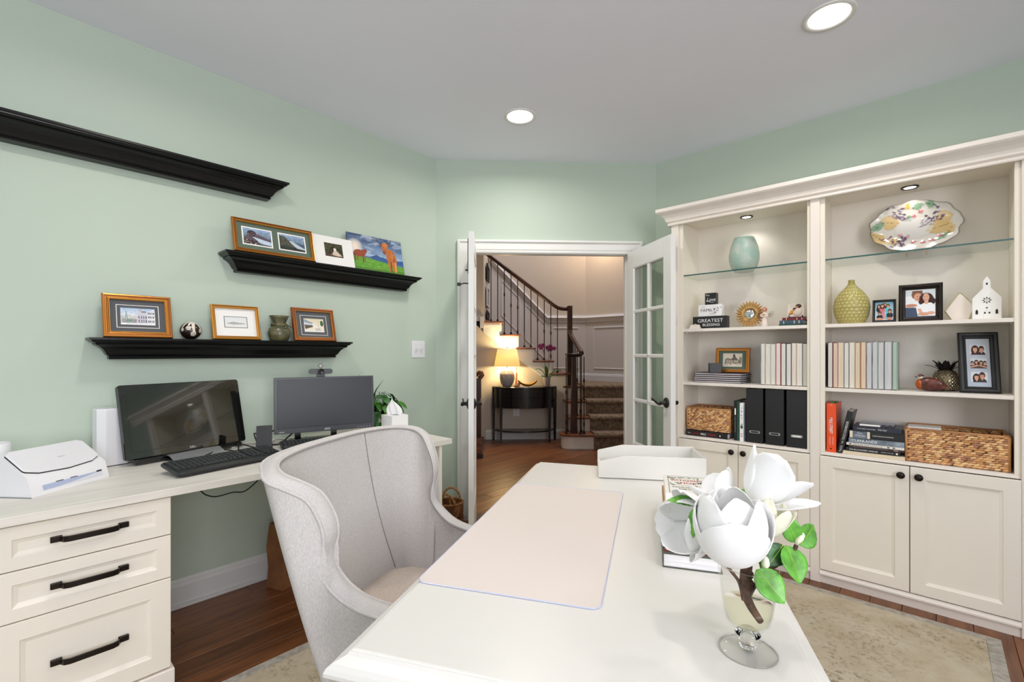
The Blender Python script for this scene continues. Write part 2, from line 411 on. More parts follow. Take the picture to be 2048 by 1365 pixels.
# ---------------------------------------------------------------- the room shell
XL, YB, TB = -2.80, 3.43, 3.557          # left wall, bookcase wall, door wall (45 degrees, distance along its normal)
fl = box('floor', 'subfloor', -6.5, 5.5, -3.3, 9.5, -0.06, -0.012); struct(fl)
def planks(x0, x1, y0, y1):
    x = x0; k = 0
    while x < x1-0.01:
        w = 0.127; y = y0-rng.rand()*1.2
        while y < y1:
            ln = 0.9+rng.rand()*1.3; a, b = max(y, y0), min(y+ln, y1)
            if b-a > 0.05:
                h = rng.rand()*0.0008
                box('plank', 'plank', x+0.0008, x+w-0.0008, a+0.0008, b-0.0008, -0.012, h-0.0008, fl, bevel=0.0018, seg=1)
            y += ln
        x += w
planks(-2.80, -1.78, 0.2, 2.3); planks(-1.78, -1.15, 1.6, 5.0); planks(-2.8, -1.78, 2.3, 4.2)
planks(-4.9, -2.8, 2.6, 5.2); planks(-1.15, -0.5, 2.6, 5.2); planks(-0.5, 0.65, 2.55, 3.2); planks(-4.9, -3.4, 5.2, 6.6); planks(-3.4, -2.5, 5.2, 6.0)
wl = MB().box(XL-0.12, XL, -3.22, 2.28, 0, CEIL).build('wall_left', 'wall_paint'); struct(wl)
wr = MB().box(-1.62, 2.62, YB, YB+0.12, 0, CEIL).build('wall_right', 'wall_paint'); struct(wr)
OP0, OP1, OPH = -0.14, 1.075, 2.045
wb = MB()
for a, b, z0, z1 in ((-0.46, OP0-0.02, 0, CEIL), (OP1+0.02, 1.36, 0, CEIL), (OP0-0.02, OP1+0.02, OPH+0.02, CEIL)): wb.box(a, b, TB, TB+0.12, z0, z1, R45)
struct(wb.build('wall_back', 'wall_paint'))
def win_wall(name, boxes): 
    b = MB()
    for q in boxes: b.box(*q)
    return struct(b.build(name, 'wall_paint'))
win_wall('wall_east', [(2.5, 2.62, -3.22, -0.1, 0, CEIL), (2.5, 2.62, 1.9, YB, 0, CEIL), (2.5, 2.62, -0.1, 1.9, 0, 0.75), (2.5, 2.62, -0.1, 1.9, 2.4, CEIL)])
win_wall('wall_south', [(XL, -1.9, -3.22, -3.1, 0, CEIL), (1.3, 2.5, -3.22, -3.1, 0, CEIL), (-1.9, 1.3, -3.22, -3.1, 0, 0.75), (-1.9, 1.3, -3.22, -3.1, 2.4, CEIL)])
def window(n, T, w):
    e = bpy.data.objects.new('window_%d' % n, None); C.objects.link(e); e.matrix_world = T; struct(e)
    f = MB().box(-w/2-0.08, w/2+0.08, -0.02, 0.0, -0.09, 0).box(-w/2-0.08, w/2+0.08, -0.02, 0, 1.65, 1.74).box(-w/2-0.08, -w/2, -0.02, 0, 0, 1.65).box(w/2, w/2+0.08, -0.02, 0, 0, 1.65)
    f.build('window_casing', 'trim_white', e, bevel=0.003)
    s = MB(); k = 2
    for i in range(3): x = -w/2+w*i/2; s.box(x-0.025, x+0.025, 0.05, 0.09, 0, 1.65)
    for z in (0.02, 0.83, 1.63): s.box(-w/2, w/2, 0.05, 0.09, z-0.02, z+0.02)
    s.build('sash', 'trim_white', e)
    for i in range(2): box('window_pane', 'pane', -w/2+w*i/2, -w/2+w*(i+1)/2, 0.068, 0.072, 0, 1.65, e)
window(1, Matrix.Translation((2.5, 0.9, 0.75)) @ Matrix.Rotation(-PI/2, 4, 'Z'), 2.0)
window(2, Matrix.Translation((-0.3, -3.1, 0.75)) @ Matrix.Rotation(PI, 4, 'Z'), 3.2)
cl = MB().prism([(XL-0.12, -3.22), (2.62, -3.22), (2.62, YB+0.12), (-1.6, YB+0.12), (-2.0, 3.2), (XL-0.12, 2.3)], CEIL, CEIL+0.1).build('ceiling', 'ceiling_paint'); struct(cl)
# recessed lights in the ceiling
where = ['above the doorway', 'above the bookcase, nearer the camera', None, None, None]
for i, (x, y) in enumerate(DOWN):
    if i > 1: continue
    t = thing('recessed_light', ('round recessed ceiling light ' + ('near the top of the door wall' if i == 0 else 'in front of the tall cream bookcases')), 'ceiling light', (x, y, CEIL), 0, 'recessed ceiling lights')
    MB().lathe([(0.078, 0.0), (0.08, -0.004), (0.098, -0.006), (0.1, -0.003), (0.1, 0.0)], 48, caps=(False, False)).build('trim_ring', 'light_trim', t, True)
    MB().lathe([(0.078, -0.0015), (0.001, -0.0015)], 48, caps=(False, False)).build('lens', 'lamp_glow', t)
# baseboards
def bb_prof(l):   # runs along +x, face towards -y
    return [[(0, -0.015, 0), (0, -0.015, 0.105), (0, -0.011, 0.118), (0, -0.009, 0.13), (0, -0.004, 0.14), (0, 0, 0.14), (0, 0, 0)], [(l, -0.015, 0), (l, -0.015, 0.105), (l, -0.011, 0.118), (l, -0.009, 0.13), (l, -0.004, 0.14), (l, 0, 0.14), (l, 0, 0)]]
b = MB().loft(bb_prof(5.2), True, T=Matrix.Translation((XL, -3.0, 0)) @ Matrix.Rotation(PI/2, 4, 'Z'))
b.box(0, 5.2, -0.025, -0.015, 0, 0.018, Matrix.Translation((XL, -3.0, 0)) @ Matrix.Rotation(PI/2, 4, 'Z'))
struct(b.build('baseboard_left', 'baseboard_white'))
b = MB().loft(bb_prof(0.16), True, T=R45 @ Matrix.Translation((-0.40, TB, 0))).loft(bb_prof(0.12), True, T=R45 @ Matrix.Translation((1.18, TB, 0)))
struct(b.build('baseboard_back', 'baseboard_white'))
# door casing and jamb
def casing_strip(l, w=0.098):
    p = [(0, 0), (0, 0.028), (0.014, 0.03), (0.02, 0.022), (0.026, 0.016), (0.07, 0.016), (0.076, 0.012), (0.09, 0.01), (w, 0.004), (w, 0)]
    return p
cs = MB()
pr = casing_strip(1)
FB = R45 @ Matrix.Translation((0, TB, 0))
o0, o1, top = -0.24, 1.179, 2.13
def cas(seq):
    rings = [[(a(i)[0], -d, a(i)[1]) for i, d in pr] for a in seq]; cs.loft(rings, True, T=FB)
cas([lambda i: (o0+i, 0), lambda i: (o0+i, top-i)]); cas([lambda i: (o0+i, top-i), lambda i: (o1-i, top-i)]); cas([lambda i: (o1-i, top-i), lambda i: (o1-i, 0)])
struct(cs.build('trim_1', 'trim_white'))
jb = MB().box(OP0-0.02, OP0, -0.004, 0.124, 0, OPH+0.02, FB).box(OP1, OP1+0.02, -0.004, 0.124, 0, OPH+0.02, FB).box(OP0, OP1, -0.004, 0.124, OPH, OPH+0.02, FB)
jb.box(OP0, OP0+0.012, 0.045, 0.08, 0, OPH, FB).box(OP1-0.012, OP1, 0.045, 0.08, 0, OPH, FB).box(OP0, OP1, 0.045, 0.08, OPH-0.012, OPH, FB)
jo = struct(jb.build('trim_2', 'trim_white'))
for s in (0.40, 0.52): box('strike_plate', 'silver', 0, 0, 0, 0, 0, 0, jo) if False else MB().box(s-0.03, s+0.03, 0.004, 0.034, OPH-0.002, OPH+0.001, FB).build('strike_plate', 'silver', jo)
struct(MB().box(OP0, OP1, -0.02, 0.13, -0.002, 0.004, FB).build('trim_3', 'rail_wood'))
# french door leaves: local x from the hinge, y through the thickness, z up
def door_leaf(n, T, flip):
    e = bpy.data.objects.new('door_%d' % n, None); C.objects.link(e); e.matrix_world = T; struct(e)
    w, th, zb, zt = 0.605, 0.035, 0.012, 2.038; st = 0.092; g0, g1 = 0.26, 1.909
    box('stile', 'door_white', 0, st, 0, th, zb, zt, e, bevel=0.002); box('stile', 'door_white', w-st, w, 0, th, zb, zt, e, bevel=0.002)
    box('rail', 'door_white', st, w-st, 0.0003, th-0.0003, g1, zt, e); box('rail', 'door_white', st, w-st, 0.0003, th-0.0003, zb, g0, e)
    cxm = w/2; cw = (w-2*st)
    def bar(x0, x1, z0, z1, vert):
        b = MB()
        if vert: ring_ = [[(x0, 0.010, z), (x0+0.006, 0.003, z), (x1-0.006, 0.003, z), (x1, 0.010, z), (x1, th-0.010, z), (x1-0.006, th-0.003, z), (x0+0.006, th-0.003, z), (x0, th-0.010, z)] for z in (z0, z1)]
        else: ring_ = [[(x, 0.010, z0), (x, 0.003, z0+0.006), (x, 0.003, z1-0.006), (x, 0.010, z1), (x, th-0.010, z1), (x, th-0.003, z1-0.006), (x, th-0.003, z0+0.006), (x, th-0.010, z0)] for x in (x0, x1)]
        b.loft(ring_).build('muntin', 'door_white', e)
    bar(cxm-0.014, cxm+0.014, g0, g1, True)
    rows = [g0+(g1-g0)*k/5 for k in range(6)]
    for z in rows[1:-1]: bar(st, w-st, z-0.014, z+0.014, False)
    # sticking round the glazed opening
    fr = MB()
    for y0, y1 in ((0.0, 0.012), (th, th-0.012)):
        rings = [[(st+i, y0+(y1-y0)*k, g0+i), (w-st-i, y0+(y1-y0)*k, g0+i), (w-st-i, y0+(y1-y0)*k, g1-i), (st+i, y0+(y1-y0)*k, g1-i)] for i, k in ((0, 0.0), (0.009, 0.75), (0.009, 1.0))]
        fr.loft(rings, True, (False, False))
    fr.build('glazing_bead', 'door_white', e)
    for k in range(5):
        for x0, x1 in ((st+0.006, cxm-0.006), (cxm+0.006, w-st-0.006)):
            box('glass_pane', 'pane', x0, x1, 0.0155, 0.0195, rows[k]+0.006, rows[k+1]-0.006, e)
    zh = 0.945; xh = w-0.052
    for y, sg in ((0.0, -1), (th, 1)):
        Th = Matrix.Translation((xh, y, zh)) @ Matrix.Rotation(-sg*PI/2, 4, 'X')
        h = MB().lathe([(0.034, 0.0), (0.034, 0.004), (0.029, 0.009), (0.018, 0.012), (0.012, 0.016), (0.0115, 0.046), (0.001, 0.047)], 28, T=Th)
        pts = []; rr = []
        for k in range(15):
            u = k/14; pts.append((xh-0.112*u, y+sg*(0.043-0.006*math.sin(u*PI)), zh-0.004-0.012*math.sin(u*PI*1.1)*(1-u)+0.022*u**2.2)); rr.append(0.0085-0.0035*u)
        h.tube(pts, rr, 10, flat=1.25)
        h.build('door_handle', 'black_satin', e, True)
    if n == 1:
        bt = MB().box(w-0.05, w-0.03, -0.006, 0, 1.78, 2.0, None).sphere((w-0.04, -0.014, 1.80), 0.007)
        bt.box(w-0.043, w-0.037, -0.014, 0, 1.797, 1.803); bt.build('surface_bolt', 'black_satin', e)
        MB().tube([(w-0.08, 0, 1.72), (w-0.08, -0.03, 1.722), (w-0.08, -0.055, 1.715)], 0.004).box(w-0.088, w-0.072, -0.075, -0.052, 1.705, 1.725).build('coat_hook', 'black_satin', e)
    for z in (0.25, 1.02, 1.8): MB().lathe([(0.007, z-0.05), (0.007, z+0.05)], 10, T=Matrix.Translation((0.0, -0.004 if n == 1 else th+0.004, 0))).build('hinge', 'black_satin', e)
    return e
# left leaf: seen edge on; its free edge points at the camera
A = Matrix.Rotation(-PI/2, 4, 'Z')
door_leaf(1, R45 @ Matrix.Translation((-0.132, 3.548, 0)) @ A, False)
d2 = math.atan2(-0.60, 0.105)
door_leaf(2, R45 @ Matrix.Translation((1.062, 3.535, 0)) @ Matrix.Rotation(d2, 4, 'Z'), True)

# ---------------------------------------------------------------- stair hall beyond the door
def hall(name, m, fn): b = MB(); fn(b); return struct(b.build(name, m))
def zdiag(s): return 1.22-0.766*(s-0.41)
TS = 6.84
def under(b):
    b.prism([(-3.2, 0), (1.12, 0), (1.12, zdiag(1.12)), (-0.30, zdiag(-0.30)), (-3.2, zdiag(-0.3))], 0, 0.1, R45 @ basis((0, TS+0.1, 0), (1, 0, 0), (0, 0, 1)))
hall('wall_hall', 'hall_paint', under)
wsr = hall('wall_stair', 'hall_paint', lambda b: b.box(-1.5, 1.64, 7.85, 7.97, 0, 5.2, R45))
hall('wall_landing', 'hall_paint', lambda b: b.box(0, 2.2, 0, 0.12, 0, 5.2, R45 @ Matrix.Translation((1.64, 7.85, 0)) @ Matrix.Rotation(-PI/4, 4, 'Z')))
hall('wall_upper', 'hall_paint', lambda b: b.box(-3.2, -0.085, TS-0.02, TS+0.12, 1.80, 5.2, R45))
hall('wall_stairwell', 'hall_paint', lambda b: b.prism([(-0.085, TS), (-0.02, 7.86), (-0.14, 7.86), (-0.2, TS)], 1.735, 5.2, R45))
hall('wall_hall_left', 'hall_paint', lambda b: b.box(-2.9, -2.8, 3.7, 8, 0, 5.2, R45))
hall('wall_hall_right', 'hall_paint', lambda b: b.box(3.1, 3.2, 3.7, 8, 0, 5.2, R45))
hall('wall_hall_front', 'hall_paint', lambda b: b.box(-2.9, -0.42, TB+0.13, TB+0.2, 0, 5.2, R45).box(1.34, 3.2, TB+0.13, TB+0.2, 0, 5.2, R45).box(-0.5, 1.4, TB+0.13, TB+0.2, 2.75, 5.2, R45))
hall('ceiling_hall', 'ceiling_paint', lambda b: b.box(-3.2, 3.3, 3.6, 8.4, 5.2, 5.3, R45))
hall('trim_4', 'hall_trim', lambda b: b.box(-3.2, -0.075, TS-0.035, TS, 1.735, 1.80, R45).box(-0.135, -0.075, TS-0.05, TS, 1.63, 1.80, R45))
b = MB().loft(bb_prof(1.2), True, T=R45 @ Matrix.Translation((-0.05, TS, 0))); struct(b.build('baseboard_hall', 'baseboard_white'))
# wainscot mouldings on the stair wall and landing wall
def mold(pts, T, w=0.022, name='panel_molding', parent=None, closed=True):
    n = len(pts); P = [Vector((p[0], 0, p[1])) for p in pts]; ctr = sum(P, Vector())/n; rings = []
    for k in range(n):
        a, c, q = P[k-1], P[k], P[(k+1) % n]; d0 = (c-a).normalized(); d1 = (q-c).normalized()
        n0 = Vector((-d0.z, 0, d0.x)); n1 = Vector((-d1.z, 0, d1.x)); nn = (n0+n1).normalized(); k2 = 1/max(0.3, nn.dot(n0))
        if (ctr-c).dot(nn) < 0: nn = -nn
        rings.append([c+Vector((0, 0, 0)), c+nn*k2*0.004+Vector((0, -0.012, 0)), c+nn*k2*w*0.6+Vector((0, -0.014, 0)), c+nn*k2*w+Vector((0, 0, 0))])
    rings.append(rings[0]); m = MB().loft([[tuple(p) for p in r] for r in rings], True, (False, False), T)
    return m.build(name, 'hall_trim', parent)
TW = R45 @ Matrix.Translation((0, 7.85, 0))
sl = -0.79
def rail_strip(T, parent, pts, h=0.07):
    for (s0, z0), (s1, z1) in zip(pts[:-1], pts[1:]):
        prof = [(0, 0), (-0.02, 0.0), (-0.024, -0.02), (-0.045, -0.03), (-0.05, -0.045), (-0.02, -0.06), (-0.012, -0.1), (-0.02, -0.115), (0, -0.12)]
        MB().loft([[(s, y, z+zz) for y, zz in prof[::-1]] for s, z in ((s0, z0), (s1, z1))], True, T=T).build('chair_rail', 'hall_trim', parent)
MB().prism([(-0.02, 0.79), (-0.02, 2.90), (0.98, 1.87), (1.64, 1.87), (1.64, 0.79)], 0, 0.003, TW @ basis((0, 0, 0), (1, 0, 0), (0, 0, 1))).build('wainscot', 'wainscot', wsr)
rail_strip(TW, wsr, [(-0.02, 2.94), (0.98, 1.905), (1.64, 1.905)])
def para(s0, s1, top0, h):   # sloping panel whose top left corner is (s0, top0)
    d = (s1-s0)*-1.035
    return [(s0, top0), (s1, top0+d), (s1, top0+d-h), (s0, top0-h)]
mold(para(0.20, 0.52, 2.52, 0.62), TW, parent=wsr); mold(para(0.60, 0.96, 2.12, 0.62), TW, parent=wsr)
mold([(1.08, 1.70), (1.52, 1.70), (1.52, 1.0), (1.08, 1.0)], TW, parent=wsr)
TA = R45 @ Matrix.Translation((1.64, 7.85, 0)) @ Matrix.Rotation(-PI/4, 4, 'Z')
wla = bpy.data.objects['wall_landing']
box('wainscot', 'wainscot', 0, 0, 0, 0, 0, 0, wla) if False else MB().box(0.0, 2.0, -0.003, 0, 0.79, 1.87, TA).build('wainscot', 'wainscot', wla)
rail_strip(TA, wla, [(0.0, 1.905), (2.0, 1.905)])
mold([(0.16, 1.70), (0.98, 1.70), (0.98, 1.0), (0.16, 1.0)], TA, parent=wla); mold([(1.15, 1.70), (1.9, 1.70), (1.9, 1.0), (1.15, 1.0)], TA, parent=wla)
b = MB().loft(bb_prof(1.1), True, T=TW @ Matrix.Translation((0.56, 0, 0.785))).loft(bb_prof(2.0), True, T=TA @ Matrix.Translation((0, 0, 0.785))); struct(b.build('baseboard_landing', 'hall_trim'))

# the staircase: lower flight away from us, landing, upper flight to the left
RS = thing('staircase', 'carpeted staircase with black iron balusters and dark wood handrail, turning left at a landing', 'staircase', W(1.0, 6.1, 0), PI/4)
TI = Matrix.Translation((-1.0, -6.1, 0))      # world (s,t,z) into the staircase's own frame
def sb(name, m, s0, s1, t0, t1, z0, z1, bevel=0.0): return MB().box(s0, s1, t0, t1, z0, z1, TI).build(name, m, RS, bevel=bevel)
H = 0.1955
# first step with its rounded end
rp = [(2.3, 6.10), (2.3, 6.36), (1.12, 6.36)]+[(1.10+0.135*math.cos(a), 6.225+0.135*math.sin(a)) for a in np.linspace(PI/2, 3*PI/2, 14)]+[(1.1, 6.09)]
MB().prism(rp, 0, H-0.03, TI).build('riser', 'trim_white', RS)
rp2 = [(2.3, 6.065), (2.3, 6.37), (1.12, 6.37)]+[(1.10+0.165*math.cos(a), 6.22+0.165*math.sin(a)) for a in np.linspace(PI/2, 3*PI/2, 16)]
MB().prism(rp2, H-0.03, H, TI).build('tread', 'tread_wood', RS, bevel=0.01, seg=3)
MB().prism([(p[0], p[1]-0.012) for p in rp[3:]]+[(2.3, 6.08), (2.3, 6.2)], 0, 0.02, TI).build('shoe_molding', 'trim_white', RS)
for k in range(1, 4):
    t0 = 6.09+0.25*k; z = H*(k+1)
    sb('riser', 'trim_white', 1.12, 2.3, t0, t0+0.02, z-H, z-0.03)
    sb('tread', 'tread_wood', 1.085, 2.3, t0-0.03, t0+(0.27 if k < 3 else 0.24), z-0.03, z, 0.01)
MB().prism([(6.36, 0), (6.84, 0), (6.84, 3*H-0.03), (6.61, 3*H-0.03), (6.61, 2*H-0.03), (6.36, 2*H-0.03)], 0, 0.02, TI @ Matrix(((0, 0, 1, 1.12), (1, 0, 0, 0), (0, 1, 0, 0), (0, 0, 0, 1)))).build('stringer', 'trim_white', RS)
sb('landing', 'carpet', 1.12, 3.3, 6.86, 7.85, 4*H-0.04, 4*H-0.001)
# carpet runner over risers, treads and landing nose
pts = [(6.082, 0.0)]
for k in range(4):
    t0 = 6.09+0.25*k; z = H*(k+1); n0 = t0-0.045
    pts += [(t0-0.012, z-0.05), (n0, z-0.035), (n0-0.006, z-0.01), (n0+0.006, z+0.008), (n0+0.03, z+0.012), (t0+0.235, z+0.012)]
pts[-1] = (7.84, 4*H+0.012)
rn = MB().loft([[(s, t, z) for t, z in pts] for s in (1.38, 2.3)], False, (False, False), TI); rn.build('carpet_runner', 'carpet', RS, solid=0.012)
# upper flight
NOSE = [(0.958, 0.973), (0.685, 1.162), (0.457, 1.352), (0.209, 1.543)]
UP = [(0.88, 1.19, 0.973), (0.640, 0.958, 1.162), (0.392, 0.685, 1.352), (0.157, 0.457, 1.543), (-0.091, 0.209, 1.735)]
for k, (a, bq, z) in enumerate(UP):
    sb('tread', 'tread_wood', a, bq, TS-0.045, 7.83, z-0.03, z, 0.01)
    sb('riser', 'trim_white', bq-0.045, bq-0.027, TS-0.012, 7.83, z-0.03-0.165, z-0.03)
poly = [(-0.085, 1.705), (0.175, 1.705), (0.175, 1.513), (0.425, 1.513), (0.425, 1.322), (0.655, 1.322), (0.655, 1.132), (0.925, 1.132), (0.925, 0.943), (1.16, 0.943), (1.16, 0.0), (1.11, 0.0), (1.11, zdiag(1.11)), (-0.085, zdiag(-0.085))]
MB().prism(poly, 0, 0.014, TI @ basis((0, TS, 0), (1, 0, 0), (0, 0, 1))).build('stringer', 'trim_white', RS)
MB().prism([(-0.085, zdiag(-0.085)+0.0), (1.1, zdiag(1.1)), (1.1, zdiag(1.1)-0.03), (-0.085, zdiag(-0.085)-0.03)], 0, 0.024, TI @ basis((0, TS, 0), (1, 0, 0), (0, 0, 1))).build('stringer_molding', 'trim_white', RS)
# scrolled brackets under the upper treads
for k, (a, bq, z) in enumerate(UP[1:]):
    e0 = bq-0.05; pts2 = [(e0, z-0.05), (e0-0.22, z-0.05), (e0-0.24, z-0.07), (e0-0.2, z-0.085), (e0-0.17, z-0.07), (e0-0.14, z-0.1), (e0-0.08, z-0.09), (e0-0.05, z-0.14), (e0, z-0.16)]
    MB().prism(pts2, 0, 0.006, TI @ basis((0, TS-0.014, 0), (1, 0, 0), (0, 0, 1))).build('bracket', 'trim_white', RS)
# handrails and newels
def zr(s): return 1.905+(1.19-s)*0.0 if s > 1.06 else 1.915-0.766*(s-1.02)+0.0
hr = [(-0.30, TS+0.03, 2.93), (0.02, TS+0.03, 2.69), (0.95, TS+0.03, 1.985), (1.0, TS+0.03, 1.952), (1.05, TS+0.03, 1.932), (1.10, TS+0.03, 1.925), (1.19, TS+0.03, 1.925)]
def rail(pts, m, w=0.032, h=0.03):
    rings = []
    P = [Vector(p) for p in pts]
    for i, p in enumerate(P):
        d = (P[min(i+1, len(P)-1)]-P[max(i-1, 0)]).normalized(); sd = Vector((d.y, -d.x, 0)).normalized() if abs(d.z) < 0.99 else Vector((1, 0, 0)); up = sd.cross(d); up = -up if up.z < 0 else up
        rings.append([p+sd*w*math.cos(a)+up*h*math.sin(a) for a in np.linspace(0, 2*PI, 13)[:-1]])
    return MB().loft(rings, True, T=TI).build('handrail', m, RS, True)
rail(hr, 'rail_wood')
rail([(1.19, 6.84, 1.60), (1.20, 6.70, 1.50), (1.22, 6.5, 1.40), (1.235, 6.35, 1.325), (1.24, 6.24, 1.285), (1.23, 6.16, 1.265)], 'rail_wood')
MB().lathe([(0.0, 1.215), (0.09, 1.215), (0.1, 1.225), (0.115, 1.232), (0.12, 1.25), (0.115, 1.262), (0.001, 1.266)], 28, T=TI @ Matrix.Translation((1.135, 6.2, 0))).build('volute', 'rail_dark', RS, True)
sb('newel_post', 'rail_wood', 1.16, 1.23, TS-0.01, TS+0.07, 4*H, 1.97, 0.006)
MB().loft([[(1.135+q*w, 6.2+q2*w, z) for q, q2 in ((-1, -1), (1, -1), (1, 1), (-1, 1))] for z, w in ((H, 0.042), (0.3, 0.04), (0.9, 0.030), (1.22, 0.026))], True, T=TI).build('newel_post', 'rail_wood', RS, bevel=0.004)
def baluster(s, t, z0, z1, kn):
    p = [(0.018, z0), (0.018, z0+0.012), (0.012, z0+0.03), (0.0065, z0+0.04)]
    for z in sorted(kn): p += [(0.0065, z-0.03), (0.0125, z-0.018), (0.009, z-0.008), (0.017, z), (0.009, z+0.008), (0.0125, z+0.018), (0.0065, z+0.03)]
    p += [(0.0065, z1)]
    MB().lathe(p, 8, T=TI @ Matrix.Translation((s, t, 0))).build('baluster', 'iron', RS)
BX = [983.5, 997.6, 1011.2, 1023.8, 1037.9, 1051.5, 1065.0, 1078.2, 1092.2, 1105.2, 1118.4]
BS = [0.026+0.0985*i for i in range(11)]
KN = [[], [], [0.30, 0.62], [0.45], [0.24, 0.62], [], [], [0.62], [0.45], [0.26, 0.62], []]
for i, s in enumerate(BS):
    z0 = [u[2] for u in UP if u[0]-0.002 <= s][0] if s >= UP[0][0] else min([u[2] for u in UP if u[0] <= s <= u[1]] or [0.973])
    zz = 2.69-0.757*(s-0.02) if s < 0.95 else 1.95
    baluster(s, TS+0.03, z0, zz, [z0+k*0.86/0.9 for k in KN[i]])
for s, t, kn in ((1.02, 6.14, (0.35, 0.75)), (1.07, 6.32, ()), (1.20, 6.09, (0.5,)), (1.26, 6.14, (0.32, 0.9)), (1.245, 6.24, (0.62,))):
    baluster(s, t, H if t < 6.31 else H, 1.22, kn)
for t, z0, z1 in ((6.44, 2*H, 1.36), (6.56, 2*H, 1.42), (6.68, 3*H, 1.49), (6.78, 3*H, 1.54)): baluster(1.225, t, z0, z1, (z0+0.5,))
# guard of the stair that goes down, beside the open door leaf
GU = thing('stair_guard', 'dark wooden newel with curled rail end on a low curb beside the open door leaf', 'railing', W(-0.12, 5.7, 0), PI/4)
MB().box(-0.055, 0.045, -0.08, 1.1, 0, 0.05).build('curb', 'rail_dark', GU, bevel=0.004)
box('newel_post', 'rail_wood', -0.045, 0.022, -0.05, 0.02, 0.05, 0.96, GU, bevel=0.004)
box('plinth', 'tread_wood', -0.05, 0.025, -0.056, 0.026, 0.05, 0.24, GU, bevel=0.003)  # lower newel: reflected light is put into its brighter wood colour
MB().tube([(0.0, -0.02, 0.95), (0.02, -0.02, 0.975), (0.04, -0.02, 1.0), (0.03, -0.02, 1.03), (0.0, -0.02, 1.035), (-0.03, -0.02, 1.01), (-0.03, 0.2, 0.99), (-0.03, 1.0, 0.99)], 0.022, 10).build('handrail', 'tread_wood', GU, True)
for k in range(6): MB().lathe([(0.008, 0.05), (0.008, 0.97)], 8, T=Matrix.Translation((-0.01, 0.15+0.16*k, 0))).build('baluster', 'iron', GU)
# small pictures on the stairwell wall
for k, (z0, z1) in enumerate(((2.42, 2.66), (2.0, 2.32), (1.8, 1.93))):
    p = thing('picture_frame', ['small dark picture high on the stairwell wall, topmost of three', 'larger pale framed picture on the stairwell wall, middle of three', 'small dark picture low on the stairwell wall above the top tread'][k], 'picture', W(-0.03, 7.45, z0), PI/4+math.radians(90-3.7))
    rg = ring(0.5, z1-z0, [(0, 0), (0, -0.02), (0.03, -0.024), (0.035, -0.01)]); rg.build('frame', 'ink_black' if k != 1 else 'hall_trim', p)
    box('picture_print', 'ink_grey' if k == 1 else 'rail_dark', -0.22, 0.22, -0.008, -0.004, 0.03, z1-z0-0.03, p)
# ---------------------------------------------------------------- the cream bookcases
BZ1, BZ2, BZ3, BZ0 = 1.79, 1.43, 1.078, 0.724      # glass shelf, upper shelf, lower shelf, ledge
YF, YBK = 3.065, 3.36
def shaker(w, h, st, m, parent, name='door', th=0.02, loc=None):
    """door or drawer front: bevelled frame round a recessed field; local origin at its lower left front corner"""
    b = MB()
    def R(i, y): return [(i, y, i), (w-i, y, i), (w-i, y, h-i), (i, y, h-i)]
    b.loft([R(0.0015, th), R(0.0, th-0.002), R(0.0, 0.002), R(0.002, 0.0), R(st, 0.0), R(st+0.004, 0.004), R(st+0.014, 0.0085)], True, (True, True))
    return b.build(name, m, parent, loc=loc)
def knob(parent, x, y, z):
    return MB().lathe([(0.007, 0), (0.0065, 0.01), (0.010, 0.013), (0.0165, 0.018), (0.0175, 0.023), (0.014, 0.028), (0.006, 0.031), (0.0005, 0.0315)], 24, T=Matrix.Translation((x, y, z)) @ Matrix.Rotation(PI/2, 4, 'X')).build('knob', 'bronze', parent, True)
